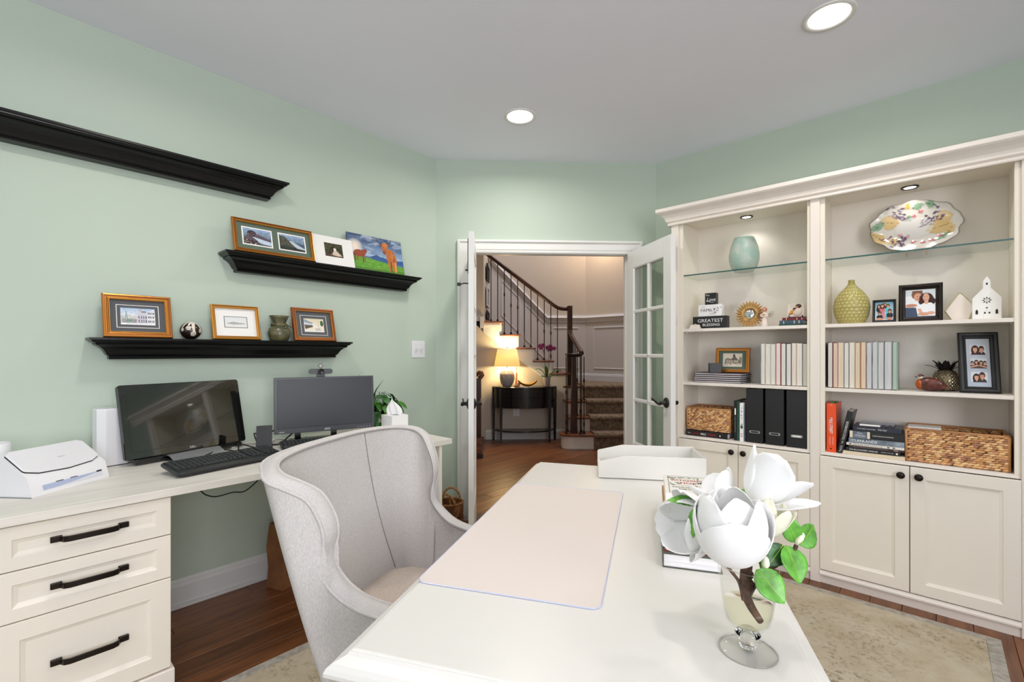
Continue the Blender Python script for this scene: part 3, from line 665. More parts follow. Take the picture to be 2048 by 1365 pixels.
def bookcase(x0, x1, xo0, xo1, posts, label):
    """x0..x1 opening, xo0..xo1 outer carcass"""
    B = thing('bookcase', label, 'bookcase', ((xo0+xo1)/2, YF, 0)); ox, oy = (xo0+xo1)/2, YF
    def pb(name, m, a, b_, y0, y1, z0, z1, bev=0.0015): return box(name, m, a-ox, b_-ox, y0-oy, y1-oy, z0, z1, B, bevel=bev, seg=1)
    pb('back_panel', 'cream_back', xo0, xo1, YBK, 3.425, 0.02, 2.2, 0)
    for a, b_ in ((xo0, x0-0.008), (x1+0.006, xo1)): pb('side_panel', 'cream', a, b_, YF+0.012, YBK, 0.07, 2.17)
    for a, b_ in ((xo0, x0), (x1, xo1)): pb('face_stile', 'cream', a, b_, YF, YF+0.012, BZ0, 2.14)
    pb('top_panel', 'cream', xo0, xo1, YF+0.012, YBK, 2.15, 2.17); pb('face_rail', 'cream', xo0, xo1, YF, YF+0.012, 2.138, 2.22)
    pb('ledge', 'cream_trim', xo0, xo1, YF, YBK, BZ0-0.018, BZ0, 0.002)
    for z in (BZ2, BZ3): pb('shelf', 'cream_trim', x0-0.007, x1+0.005, YF+0.006, YBK, z-0.019, z, 0.0015)
    for z in (BZ2, BZ3):
        for xx in (x0-0.006, x1-0.008): MB().lathe([(0.004, 0), (0.004, 0.012), (0.0005, 0.013)], 10, T=Matrix.Translation((xx+0.006-ox, 0.06, z-0.024))).build('shelf_pin', 'silver', B)
    g = pb('glass_shelf', 'shelf_glass', x0-0.006, x1+0.004, YF+0.012, YBK-0.004, BZ1-0.008, BZ1, 0)
    box('polished_edge', 'glass_edge', x0-0.006-ox, x1+0.004-ox, 0.0105, 0.0122, BZ1-0.008, BZ1, g)
    pb('base_board', 'cream_trim', xo0, xo1, YF-0.002, YF+0.02, 0.0, 0.055, 0)
    MB().loft([[(x-ox, -0.022, 0.05), (x-ox, -0.022, 0.058), (x-ox, -0.012, 0.072), (x-ox, 0.01, 0.074), (x-ox, 0.01, 0.05)] for x in (xo0, xo1)]).build('base_molding', 'cream_trim', B)
    xm = (xo0+xo1)/2
    for a, b_, kx in ((xo0+0.001, xm-0.0016, xm-0.034), (xm+0.0016, xo1-0.001, xm+0.034)):
        d = shaker(b_-a, BZ0-0.018-0.079-0.003, 0.055, 'cream', B, loc=(a-ox, -0.021, 0.079)); knob(d, kx-a, 0.0, 0.660-0.079)
    pb('door_gap_shade', 'dark_gap', xo0+0.004, xo1-0.004, YF+0.002, YF+0.004, 0.076, BZ0-0.02, 0)  # near-black sheet behind the doors, painting the shade in their gaps
    for a, b_ in posts: pb('pilaster', 'cream_trim', a, b_, YF-0.013, YF+0.33, 0.0, 2.14, 0.002)
    xc = xm-0.005
    pk = MB().lathe([(0.026, 2.149), (0.036, 2.1485), (0.038, 2.146), (0.036, 2.1435), (0.027, 2.1445), (0.026, 2.149)], 32, T=Matrix.Translation((xc-ox, 0.175, 0)), caps=(False, False)).build('puck_light', 'bronze', B, True)
    MB().lathe([(0.026, 2.1462), (0.0005, 2.1462)], 24, T=Matrix.Translation((xc-ox, 0.175, 0)), caps=(False, False)).build('lens', 'puck_glow', pk)
    l = bpy.data.lights.new('puck_lamp', 'SPOT'); l.energy = 3.2; l.spot_size = math.radians(130); l.spot_blend = 0.6; l.shadow_soft_size = 0.022; l.color = (1, 0.95, 0.86)
    lo = bpy.data.objects.new('puck_lamp', l); C.objects.link(lo); lo.location = (xc, YF+0.175, 2.138)
    return B
bookcase(-1.24, -0.531, -1.267, -0.515, [(-1.316, -1.267), (-0.515, -0.468)], 'cream bookcase with doors below, next to the open glass door, holding black file boxes')
bookcase(-0.446, 0.267, -0.468, 0.288, [(0.288, 0.336)], 'cream bookcase with doors below, on the far right, holding the big woven basket')
cp = [(0.0, 2.126), (0.016, 2.126), (0.019, 2.132), (0.016, 2.139), (0.013, 2.143), (0.02, 2.149), (0.026, 2.152), (0.028, 2.162), (0.034, 2.176), (0.046, 2.19), (0.059, 2.2), (0.069, 2.206), (0.074, 2.211), (0.077, 2.215), (0.077, 2.235), (0.0, 2.235)]
cx0, cy0 = -1.316, YF-0.013
crn = MB().loft([[(cx0-o, YB-0.005, z) for o, z in cp], [(cx0-o, cy0-o, z) for o, z in cp], [(0.5, cy0-o, z) for o, z in cp]])
tag(crn.build('crown_molding', 'cream_trim'), 'long cream crown molding running across the tops of both bookcases', 'molding')

# ---------------------------------------------------------------- black wall shelves with a crown profile
def wall_shelf(y0, y1, ztop, label):
    S = thing('wall_shelf', label, 'shelf', (XL+0.0005, (y0+y1)/2, ztop-0.095), 0); w = (y1-y0)/2
    pr = [(0.045, 0.0), (0.055, 0.0), (0.058, 0.006), (0.055, 0.012), (0.06, 0.016), (0.066, 0.022), (0.07, 0.03), (0.078, 0.044), (0.092, 0.057), (0.104, 0.063), (0.108, 0.068), (0.106, 0.072), (0.116, 0.076), (0.121, 0.08), (0.122, 0.084), (0.13, 0.086), (0.13, 0.095)]
    ext = lambda o: w-(0.13-o)
    rings = [[(0, ext(o), z), (o, ext(o), z), (o, -ext(o), z), (0, -ext(o), z)] for o, z in pr]
    MB().loft(rings, True, (True, True)).build('molding', 'black_paint', S)
    box('top_board', 'black_paint', 0, 0.1305, -w-0.0005, w+0.0005, 0.0945, 0.0952, S)
    return S
SH1, SH2, SH3 = 2.222, 1.80, 1.338
wall_shelf(-0.45, 1.093, SH1, 'empty black crown-profile wall shelf, highest of the three on the green wall')
wall_shelf(0.777, 2.0, SH2, 'black crown-profile wall shelf holding the highland cow picture')
wall_shelf(0.259, 1.475, SH3, 'black crown-profile wall shelf above the monitors, holding three framed prints')
# light switch
sw = thing('light_switch', 'white double light switch plate on the green wall left of the doorway', 'light switch', (XL, 2.064, 1.2975), PI/2)
MB().prism(rrect(0.116, 0.122, 0.006), 0, 0.006, basis((0, 0, 0), (1, 0, 0), (0, 0, 1))).build('plate', 'plastic_white', sw, bevel=0.002)
for x in (-0.023, 0.023): MB().box(x-0.005, x+0.005, -0.016, -0.005, -0.012, 0.006).build('toggle', 'plastic_pale', sw, bevel=0.001)
for x in (-0.023, 0.023):
    for z in (-0.03, 0.03): MB().lathe([(0.003, 0), (0.0005, 0.0012)], 10, T=Matrix.Translation((x, -0.006, z)) @ Matrix.Rotation(PI/2, 4, 'X')).build('screw', 'silver', sw)

# ---------------------------------------------------------------- built-in worktop along the left wall
WZ, WX = 0.779, -2.05
wt = MB().box(XL+0.002, WX, -1.1, 1.75, WZ-0.029, WZ).build('worktop', 'worktop', bevel=0.002); tag(wt, 'long pale wood-look worktop running along the green wall', 'worktop')
Dc = thing('drawer_cabinet', 'cream three-drawer cabinet under the near end of the worktop', 'cabinet', (-2.40, 0.205, 0))
y0, y1, xf = -0.22, 0.22, -2.092+2.40
box('body', 'cream', XL+0.02+2.40, xf-0.001, y0, y1, 0.12, WZ-0.031, Dc); box('plinth', 'cream_trim', XL+0.03+2.4, xf+0.028, y0-0.012, y1+0.010, 0, 0.116, Dc, bevel=0.004)
TD = Matrix.Translation((xf+0.021, 0, 0)) @ Matrix.Rotation(PI/2, 4, 'Z')
for z0, z1 in ((0.608, 0.743), (0.451, 0.6045), (0.122, 0.4475)):
    d = shaker(y1-y0-0.002, z1-z0, 0.056 if z1 < 0.5 else 0.04, 'cream', Dc, 'drawer', 0.02); d.matrix_local = Matrix.Translation((xf+0.021, y0+0.001, z0)) @ Matrix.Rotation(PI/2, 4, 'Z')
    wv = (y1-y0)/2; zc = (z1-z0)/2+0.004
    h = MB(); hw = 0.083
    for s in (-1, 1):
        h.box(wv+s*hw-0.014, wv+s*hw+0.014, -0.004, 0, zc-0.009, zc+0.009)
    prof = [(-hw-0.014, -0.004), (-hw+0.008, -0.006), (-hw+0.016, -0.022), (-hw+0.03, -0.028), (hw-0.03, -0.028), (hw-0.016, -0.022), (hw-0.008, -0.006), (hw+0.014, -0.004)]
    h.loft([[(wv+x, y, zc-0.009), (wv+x, y-0.007, zc-0.009), (wv+x, y-0.007, zc+0.009), (wv+x, y, zc+0.009)] for x, y in prof])
    h.build('handle', 'bronze', d, bevel=0.0015)
Pc = thing('open_cabinet', 'cream open-fronted cabinet carrying the far end of the worktop', 'cabinet', (-2.42, 1.52, 0))
box('side_panel', 'cream', XL+0.02+2.42, -2.07+2.42, 0.152, 0.172, 0, WZ-0.031, Pc, bevel=0.001); box('side_panel', 'cream', XL+0.02+2.42, -2.07+2.42, -0.21, -0.19, 0, WZ-0.031, Pc, bevel=0.001)
for z in (0.08, 0.46): box('shelf', 'cream', XL+0.02+2.42, -2.08+2.42, -0.19, 0.152, z-0.018, z, Pc)
box('back_panel', 'cream_back', XL+0.02+2.42, XL+0.03+2.42, -0.19, 0.152, 0.08, WZ-0.031, Pc)
nb = thing('notebook', 'dark folder lying on the shelf of the open cabinet under the worktop', 'folder', (-2.2, 1.56, 0.4605))
box('cover', 'black_satin', -0.12, 0.11, -0.1, 0.09, 0, 0.003, nb); box('pages', 'pages_flat', -0.115, 0.105, -0.095, 0.085, 0.003, 0.014, nb); box('cover', 'black_satin', -0.12, 0.11, -0.1, 0.09, 0.014, 0.017, nb)

# ---------------------------------------------------------------- white writing desk
DRZ = math.atan2(0.433, 0.901)
DT = Matrix.Translation((-0.761, 0.366, 0)) @ Matrix.Rotation(DRZ, 4, 'Z')
def D(x, y, z=0.0): return DT @ Vector((x, y, z))
DWd, DL, DZ = 0.81, 1.505, 0.76
dk = thing('desk', 'white writing desk with molded edge in the foreground', 'desk', D(0, 0, 0), DRZ)
def DR(i, z): return [(i, i, z), (DWd-i, i, z), (DWd-i, DL-i, z), (i, DL-i, z)]
MB().loft([DR(0.03, 0.722), DR(0.003, 0.722), DR(0.0, 0.726), DR(0.0, 0.732), DR(0.003, 0.739), DR(0.010, 0.745), DR(0.020, 0.749), DR(0.027, 0.752), DR(0.031, 0.7575), DR(0.033, 0.757), DR(0.0345, DZ-0.0006), DR(0.037, DZ)], True, (True, True)).build('desktop', 'desk_white', dk)
def pl(name, a, b_, c, d, e, f, bev=0.002): return box(name, 'desk_white', a, b_, c, d, e, f, dk, bevel=bev)
for x in (0.05, 0.71):
    for y in (0.04, 1.415): pl('leg', x, x+0.05, y, y+0.05, 0.0095, 0.722)
for y in (0.05, 1.44): pl('end_panel', 0.10, 0.71, y, y+0.015, 0.1, 0.722)
pl('apron', 0.06, 0.075, 0.33, 1.17, 0.668, 0.722); pl('back_panel', 0.735, 0.75, 0.09, 1.415, 0.1, 0.722)
for y in (0.32, 1.17): pl('pedestal_side', 0.08, 0.735, y, y+0.018, 0.1, 0.722)
for y in (0.09, 1.188):
    for z in (0.12, 0.35): shaker(0.227, 0.21, 0.03, 'desk_white', dk, 'drawer').matrix_local = Matrix.Translation((0.045, y+0.227, z)) @ Matrix.Rotation(-PI/2, 4, 'Z')
rug = thing('rug', 'large distressed beige area rug under the desk', 'rug', D(0.2, 0.6, 0), 0)
rx0, rx1, ry0, ry1 = -2.03, 0.22, -1.0, 2.965
o = rug.location
def wob(x, y): return 0.004*math.sin(37*x)+0.004*math.sin(41*y)
bd = 0.05
edge = lambda i, z: [(rx0+i-o.x, ry0+i-o.y, z), (rx1-i-o.x, ry0+i-o.y, z), (rx1-i-o.x, ry1-i-o.y, z), (rx0+i-o.x, ry1-i-o.y, z)]
MB().loft([edge(0, 0.0005), edge(0.002, 0.007), edge(bd, 0.0085)], True, (True, False)).build('border', 'rug_border', rug)
MB().loft([edge(bd-0.001, 0.0), edge(bd+0.001, 0.0092)], True, (False, True)).build('pile', 'rug', rug)
pad = thing('desk_pad', 'translucent pinkish desk pad lying on the white desk', 'desk pad', D(0.23, 0.68, DZ+0.0002), DRZ)
MB().prism(rrect(0.405, 0.81, 0.022, 6), 0, 0.0022).build('pad', 'desk_pad', pad, bevel=0.0006)
MB().tube([(p[0], p[1], 0.0016) for p in rrect(0.4065, 0.8115, 0.022, 6)], 0.0014, 6, True).build('rim', 'pad_edge', pad)
# ---------------------------------------------------------------- upholstered wing chair
PHI = 0.47
ch = thing('wing_chair', 'light grey upholstered barrel wing chair drawn up to the white desk', 'chair', (-1.243, 0.815, 0), PHI)
RIM = [(-0.205, 0.0, 0.995), (-0.203, 0.10, 0.995), (-0.192, 0.19, 0.993), (-0.170, 0.265, 0.990), (-0.135, 0.318, 0.985), (-0.095, 0.342, 0.974), (-0.055, 0.328, 0.955), (-0.022, 0.300, 0.925), (0.004, 0.286, 0.875), (0.013, 0.279, 0.825), (0.002, 0.277, 0.767), (0.010, 0.274, 0.728), (0.040, 0.270, 0.692), (0.085, 0.262, 0.662), (0.15, 0.255, 0.645), (0.23, 0.25, 0.635), (0.30, 0.245, 0.628), (0.335, 0.245, 0.6)]
def spline(P, n):
    P = [Vector(p) for p in P]; out = []; m = len(P)
    for i in range(m-1):
        p0, p1, p2, p3 = P[max(i-1, 0)], P[i], P[i+1], P[min(i+2, m-1)]
        for k in range(n):
            t = k/n; out.append(0.5*((2*p1)+(p2-p0)*t+(2*p0-5*p1+4*p2-p3)*t*t+(3*p1-p0-3*p2+p3)*t**3))
    out.append(P[-1]); return out
half = spline(RIM, 3)
rimL = [Vector((p.x, p.y, p.z)) for p in half]; rimR = [Vector((p.x, -p.y, p.z)) for p in half]
rim = rimR[::-1]+rimL[1:]
N = len(rim)
# plan of the seat-level inner line, of the outer rim and of the outer base
def inner_base(p):   # where the inner surface meets the seat
    k = max(0.0, min(1.0, (0.06-p.x)/0.26)); return Vector((p.x+0.095*k, max(-0.225, min(0.225, p.y*0.86)), 0.43))
# outward direction in plan from a smooth ellipse-like field instead of the wavy rim itself
def outdir(p):
    y = p.y; a = max(0.0, min(1.0, (abs(y)-0.17)/0.13)); s = 1 if y >= 0 else -1
    fx = -(1-a**1.5)*max(0.0, min(1.0, (0.06-p.x)/0.14))
    return Vector((fx, s*(0.12+a) if abs(y) > 0.02 else 0, 0)).normalized() if (abs(fx)+abs(y)) > 0.02 else Vector((-1, 0, 0))
TH = 0.052
orim = [p+outdir(p)*TH+Vector((0, 0, -0.006)) for p in rim]
def base_pt(p):
    q = p+outdir(p)*TH; s = 1 if q.y >= 0 else -1
    k = max(0.0, min(1.0, (0.16-q.x)/0.38)); k = k*k*(3-2*k)
    return Vector((q.x+0.20*k, q.y*0.66, 0.19))
ib = [inner_base(p) for p in rim]
inn = MB(); rows = 14
def innp(i, v):
    a, b_ = ib[i], rim[i]; t = v; q = a.lerp(b_, t); w = math.sin(PI*min(1, t))*0.02
    return q+outdir(b_)*w
inn.loft([[tuple(innp(i, v/rows)) for i in range(N)] for v in range(rows+1)], False, (False, False)).build('inner_back', 'fabric', ch, True, subsurf=1)
# the padded rim between the two welts
rm = MB(); K = 8
def rimp(i, v):
    a, b_ = rim[i], orim[i]; q = a.lerp(b_, v)
    return q+Vector((0, 0, 1))*0.010*math.sin(PI*v)+Vector((1, 0, 0))*0.006*math.sin(PI*v)
rm.loft([[tuple(rimp(i, v/K)) for i in range(N)] for v in range(K+1)], False, (False, False)).build('padded_rim', 'fabric', ch, True, subsurf=1)
ou = MB(); R2 = 10
def outp(i, v):
    a, b_ = orim[i], base_pt(rim[i]); q = a.lerp(b_, v)
    return q+outdir(rim[i])*0.016*math.sin(PI*v)
ou.loft([[tuple(outp(i, v/R2)) for i in range(N)] for v in range(R2+1)], False, (False, False)).build('outer_back', 'fabric', ch, True, subsurf=1)
MB().tube([p+Vector((0, 0, 0.001)) for p in rim], 0.0042, 8).build('welt', 'fabric', ch, True)
MB().tube([p+outdir(p)*-0.0045+Vector((0, 0, -0.003)) for p in rim], 0.0022, 6).build('seam', 'fabric_seam', ch, True)
MB().tube(orim, 0.0045, 8).build('welt', 'fabric', ch, True)
# arm fronts
for e_ in (0, N-1):
    s = -1 if e_ == 0 else 1
    MB().loft([[tuple(innp(e_, v/rows)) for v in range(rows+1)]+[tuple(outp(e_, 1-v/R2)) for v in range(R2, -1, -1)][::-1]][0:1]*2, True, (True, False)).build('arm_front', 'fabric', ch)
# vertical seams between back and wings
def seam_pt(v):
    y = 0.158+0.066*(1-v)
    k = min((k for k in range(N) if rim[k].y > 0 and rim[k].x < 0.0), key=lambda k: abs(innp(k, v).y-y)); p0 = innp(k, v); p1 = innp(max(0, k-1), v) if p0.y > y else innp(k+1, v)
    t = (y-p0.y)/(p1.y-p0.y) if abs(p1.y-p0.y) > 1e-6 else 0; return p0.lerp(p1, max(0, min(1, t)))+Vector((0.0015, 0, 0))
MB().tube([seam_pt(v/24) for v in range(3, 25)], 0.0016, 6).build('seam', 'fabric_seam', ch, True)
# seat
seat = MB(); sp = [(-0.13, -0.12), (-0.11, -0.18), (-0.05, -0.222), (0.36, -0.228), (0.39, -0.2), (0.39, 0.2), (0.36, 0.228), (-0.05, 0.222), (-0.11, 0.18), (-0.13, 0.12)]
def sring(k, z): return [(0.1+(x-0.1)*k, y*k, z) for x, y in sp]
seat.loft([sring(0.98, 0.33), sring(1.0, 0.36), sring(1.0, 0.475), sring(0.98, 0.50), sring(0.9, 0.518), sring(0.5, 0.527), sring(0.02, 0.53)]).build('seat', 'fabric_seat', ch, True)
box('seat_rail', 'fabric', 0.02, 0.34, -0.16, 0.16, 0.19, 0.335, ch, bevel=0.01)
for x, y in ((0.03, -0.13), (0.03, 0.13), (0.30, -0.14), (0.30, 0.14)): MB().loft([[(x+a*w, y+b_*w, z) for a, b_ in ((-1, -1), (1, -1), (1, 1), (-1, 1))] for z, w in ((0.0096, 0.014), (0.2, 0.024))]).build('leg', 'rail_wood', ch, bevel=0.003)

# added uplight stand, out of view, a body for the ceiling fill
fl_ = thing('added_uplight', 'added slim brass uplight, unseen behind the camera, brightening the ceiling', 'added light', (0.75, -1.35, 0))
MB().lathe([(0.14, 0), (0.14, 0.015), (0.02, 0.03), (0.012, 0.05), (0.012, 1.62), (0.02, 1.64)], 24).build('pole', 'gold', fl_, True); MB().lathe([(0.02, 1.64), (0.12, 1.70), (0.18, 1.80), (0.176, 1.80), (0.115, 1.71), (0.02, 1.66)], 32).build('bowl', 'gold', fl_, True)
# ---------------------------------------------------------------- framed art and ornaments on the black shelves (local x to the viewer's right, y into the wall)
def framed(label, loc, rotz, w, h, lean, fw, mframe, mmat, art, aw, ah, az=None, lines=None, name='framed_print', cat='framed picture', ax=0.0):
    F = thing(name, label, cat, loc, rotz, lean=lean)
    pr = [(0, 0.0), (0, -0.014), (fw*0.12, -0.018), (fw*0.3, -0.0185), (fw*0.38, -0.0145), (fw*0.55, -0.0145), (fw*0.62, -0.017), (fw*0.8, -0.0165), (fw*0.88, -0.011), (fw, -0.009), (fw, -0.003)]
    ring(w, h, pr).build('frame', mframe, F)
    for q0, m2_ in ((0.30, 'gold_red' if mframe != 'gold_red' else 'gold'), (0.86, 'gold_bright')):
        r_ = ring(w-2*fw*q0, h-2*fw*q0, [(0, -0.012), (0.0004, -0.0186), (fw*0.1, -0.0186), (fw*0.12, -0.010)]).build('frame_bead', m2_, F); r_.location = (0, 0, fw*q0)
    box('backing', 'ink_black', -w/2+0.003, w/2-0.003, -0.003, 0.0, 0.003, h-0.003, F)
    if mmat: box('mat_board', mmat, -w/2+fw-0.001, w/2-fw+0.001, -0.006, -0.0035, fw-0.001, h-fw+0.001, F)
    az = (h-ah)/2 if az is None else az
    for k, a in enumerate(art if isinstance(art, list) else [art]):
        x = ax[k] if isinstance(ax, (list, tuple)) else ax
        if lines:
            g, m2, t = lines
            for q in (g,) if not isinstance(g, (list, tuple)) else g:
                rr = ring(aw+2*q, ah+2*q, [(0, 0), (t, 0)]).build('mat_line', m2, F); rr.location = (x, -0.0064, az-q)
        a.sheet('print', aw, ah, F, x, -0.0066 if mmat else -0.005, az)
    return F
def street():
    p = Pic(110, 66, (236, 236, 238)); p.grad((232, 232, 230), (168, 192, 222), 0.45, 1); p.noise(14, 2)
    p.rect(0.0, 0.5, 0.1, 0.55, (206, 206, 204)).rect(0.05, 0.45, 0.12, 0.34, (158, 166, 160)); p.noise(40, 2, None)
    for k in range(16): p.rect(0.03+k*0.027, 0.042+k*0.027, 0.12+0.1*rng.rand(), 0.2+0.3*rng.rand(), tuple(90+rng.rand(3)*80))
    p.poly([(0.13, 0.5), (0.16, 0.98), (0.19, 0.5)], (150, 166, 182)).rect(0.12, 0.2, 0.4, 0.62, (170, 178, 186))
    p.poly([(0.48, 0.1), (0.48, 0.72), (0.56, 0.98), (0.66, 0.82), (0.74, 0.82), (0.78, 0.1)], (204, 202, 212)); p.poly([(0.78, 0.08), (0.78, 0.8), (0.98, 0.96), (0.98, 0.06)], (226, 226, 230))
    p.ell(0.56, 0.88, 0.03, 0.08, (196, 170, 150)); p.rect(0.6, 0.74, 0.76, 0.84, (120, 122, 142))
    for r, y in enumerate((0.16, 0.42, 0.66)):
        for c in range(4): p.rect(0.795+c*0.048, 0.82+c*0.048, y, y+0.12, (44, 46, 62))
    for r, y in enumerate((0.14, 0.38)):
        for c in range(4): p.rect(0.51+c*0.068, 0.54+c*0.068, y, y+0.17, (96, 98, 116))
    return p
def balcony():
    p = Pic(84, 60, (238, 232, 212)); p.grad((240, 234, 220), (222, 212, 184)); p.noise(10, 2)
    p.poly([(0, 0.98), (0, 0.52), (0.44, 0.5), (0.44, 0.68)], (160, 170, 186)); p.poly([(0, 0.72), (0, 0.55), (0.44, 0.5), (0.44, 0.62)], (222, 226, 232)); p.poly([(0.02, 0.54), (0.04, 0.2), (0.44, 0.38), (0.44, 0.5)], (62, 60, 58))
    for k in range(5): p.line([(0.06+0.085*k, 0.14+0.03*k), (0.06+0.085*k, 0.52)], 0.012, (226, 200, 160))
    for k in range(7): p.line([(0.03+0.06*k, 0.6-0.008*k), (0.03+0.06*k, 0.86-0.03*k)], 0.008, (70, 78, 92))
    p.poly([(0.44, 0.66), (0.66, 0.42), (0.66, 0.24), (0.44, 0.3)], (236, 234, 230)); p.line([(0.73, 0.42), (0.73, 0.9)], 0.008, (190, 170, 130)); p.ell(0.9, 0.66, 0.08, 0.22, (70, 104, 66)); p.rect(0.0, 1, 0, 0.14, (236, 232, 224))
    for k in range(14): p.line([(0.5+0.035*k, 0.1), (0.5+0.035*k, 0.16+0.16*rng.rand())], 0.006, (90, 88, 84))
    return p
def sketch():
    p = Pic(90, 46, (226, 230, 228)); p.noise(6, 2); p.grad((232, 232, 228), (222, 228, 228)); p.poly([(0.08, 0.34), (0.3, 0.5), (0.5, 0.47), (0.88, 0.4), (0.92, 0.33), (0.4, 0.26)], (176, 178, 178))
    p.line([(0.1, 0.36), (0.36, 0.5), (0.6, 0.44), (0.9, 0.36)], 0.012, (120, 122, 124)); p.line([(0.2, 0.3), (0.9, 0.3)], 0.01, (140, 142, 142)); p.line([(0.4, 0.5), (0.42, 0.66)], 0.008, (130, 130, 130)); p.line([(0.1, 0.18), (0.4, 0.2)], 0.008, (190, 190, 188))
    return p
def cove(k):
    p = Pic(84, 56, (120, 130, 150)); p.grad((70, 78, 84), (150, 176, 206), 0, 1); p.noise(36, 3)
    if k == 0:
        p.poly([(0, 0.35), (0.25, 0.72), (0.55, 0.66), (1, 0.42), (1, 0.3), (0, 0.2)], (96, 84, 92)); p.poly([(0.3, 0.5), (1, 0.28), (1, 0.04), (0.6, 0.12)], (190, 206, 224)); p.ell(0.3, 0.68, 0.16, 0.2, (66, 58, 66)); p.rect(0, 0.5, 0, 0.26, (62, 54, 62))
        for q in range(30): p.ell(rng.rand()*0.5, rng.rand()*0.26, 0.012, 0.02, (210, 190, 170))
        for q in range(18): p.ell(rng.rand()*0.5+0.1, 0.5+rng.rand()*0.3, 0.014, 0.024, (150, 120, 110))
    else:
        p.poly([(0.4, 0.62), (1, 0.46), (1, 0.3), (0.5, 0.46)], (72, 92, 116)); p.poly([(0.2, 0.6), (0.5, 0.62), (1, 0.2), (1, 0), (0.3, 0.2)], (190, 200, 208)); p.poly([(0, 0.9), (0.22, 0.86), (0.5, 0.4), (0.66, 0.2), (0, 0)], (78, 80, 70)); p.poly([(0, 0.26), (0.6, 0.2), (1, 0.12), (1, 0), (0, 0)], (54, 58, 58))
        for q in range(22): p.ell(rng.rand()*0.4, 0.3+rng.rand()*0.5, 0.016, 0.026, (110, 96, 80))
    p.noise(26, 2); return p
def avenue():
    p = Pic(76, 58, (64, 66, 44)); p.noise(70, 2); p.noise(40, 4)
    p.poly([(0.3, 0.05), (0.52, 0.52), (0.6, 0.52), (0.95, 0.1)], (214, 196, 176)); p.ell(0.56, 0.56, 0.08, 0.1, (236, 226, 214))
    for k in range(7): p.line([(0.1+0.05*k, 0.1), (0.3+0.03*k, 0.6), (0.5, 0.86)], 0.014, (48, 38, 30), 0.8)
    for k in range(6): p.line([(0.95, 0.14+0.06*k), (0.75, 0.62), (0.55, 0.9)], 0.012, (40, 34, 28), 0.8)
    p.rect(0, 1, 0, 0.06, (60, 46, 40)); p.poly([(0, 0.2), (0.9, 0.04), (0.9, 0.0), (0, 0.08)], (96, 70, 60)); return p
def highland():
    p = Pic(150, 88, (80, 110, 150)); p.grad((156, 184, 214), (44, 66, 104), 0.42, 1)
    for k in range(46):
        x, y = rng.rand(), 0.5+0.48*rng.rand(); p.ell(x, y, 0.05+0.1*rng.rand(), 0.02+0.05*rng.rand(), [(214, 222, 232), (60, 82, 120), (110, 134, 168)][k % 3], rng.rand()*0.8-0.4, 0.4)
    p.poly([(0.35, 0.4), (0.5, 0.5), (0.58, 0.44), (0.8, 0.4)], (54, 84, 130)); p.poly([(0.4, 0.4), (0.6, 0.46), (0.78, 0.38), (1, 0.44), (1, 0.3), (0.4, 0.3)], (44, 88, 146)); p.rect(0.0, 0.12, 0.34, 0.46, (60, 90, 60))
    p.poly([(0, 0.0), (0, 0.40), (0.3, 0.38), (1.0, 0.24), (1.0, 0.0)], (92, 158, 46)); mk = (p.Y < 0.40-0.14*p.X)
    for k in range(160):
        x = rng.rand(); y = rng.rand()*(0.36-0.14*x); p.ell(x, y, 0.012+0.02*rng.rand(), 0.008, [(58, 116, 34), (140, 196, 60), (76, 140, 44), (150, 150, 70)][k % 4], 0, 0.7)
    p.rect(0, 1, 0, 0.1, (64, 104, 40), 0.5)
    for r in range(12): p.ell(0.13, 0.66, 0.13*(1-r/12), 0.22*(1-r/12), (255, 236, 214), 0, 0.2)
    red = (150, 62, 30)
    p.ell(0.185, 0.47, 0.095, 0.1, red).ell(0.255, 0.5, 0.05, 0.08, red).ell(0.30, 0.56, 0.028, 0.055, (140, 56, 28)).line([(0.11, 0.44), (0.11, 0.28)], 0.018, (110, 44, 24)).line([(0.15, 0.42), (0.15, 0.27)], 0.016, red).line([(0.25, 0.42), (0.25, 0.24)], 0.02, (120, 48, 26)).line([(0.28, 0.44), (0.28, 0.26)], 0.014, red)
    br, dk2, lt = (188, 104, 44), (120, 62, 28), (226, 150, 76)
    p.ell(0.765, 0.5, 0.085, 0.22, br).ell(0.80, 0.42, 0.075, 0.2, br)
    for k in range(70):
        x = 0.69+0.16*rng.rand(); y = 0.26+0.44*rng.rand(); p.line([(x, y), (x+0.008, y-0.09)], 0.006, [br, dk2, lt][k % 3], 0.7)
    for x, c in ((0.72, br), (0.755, dk2), (0.81, br), (0.84, lt)): p.line([(x, 0.34), (x, 0.1)], 0.026, c)
    p.ell(0.67, 0.72, 0.055, 0.14, br, 0.2).ell(0.655, 0.62, 0.035, 0.07, (150, 82, 44)).ell(0.675, 0.83, 0.055, 0.06, (204, 120, 56)); p.ell(0.60, 0.80, 0.03, 0.02, dk2).ell(0.75, 0.82, 0.03, 0.02, dk2)
    p.line([(0.64, 0.86), (0.57, 0.84), (0.54, 0.9), (0.528, 0.97)], 0.012, (60, 44, 40)).line([(0.71, 0.87), (0.775, 0.9), (0.80, 0.985)], 0.012, (60, 44, 40)); p.ell(0.643, 0.74, 0.008, 0.012, (30, 20, 16)); p.ell(0.645, 0.59, 0.018, 0.02, (80, 44, 30))
    return p
R90 = PI/2
framed('gold framed city street print in a grey mat, left end of the lowest shelf', (-2.70, 0.4325, SH3+0.0005), R90, 0.252, 0.205, 0.27, 0.026, 'gold', 'mat_grey', street(), 0.126, 0.080, 0.062, lines=(0.015, 'card_white', 0.0025))
framed('gold framed pencil drawing under a white mat, beside the round carved ball', (-2.70, 0.838, SH3+0.0005), R90, 0.226, 0.186, 0.26, 0.017, 'gold_bright', 'mat_white', sketch(), 0.104, 0.055, 0.068, lines=(0.0035, 'ink_grey', 0.0035))
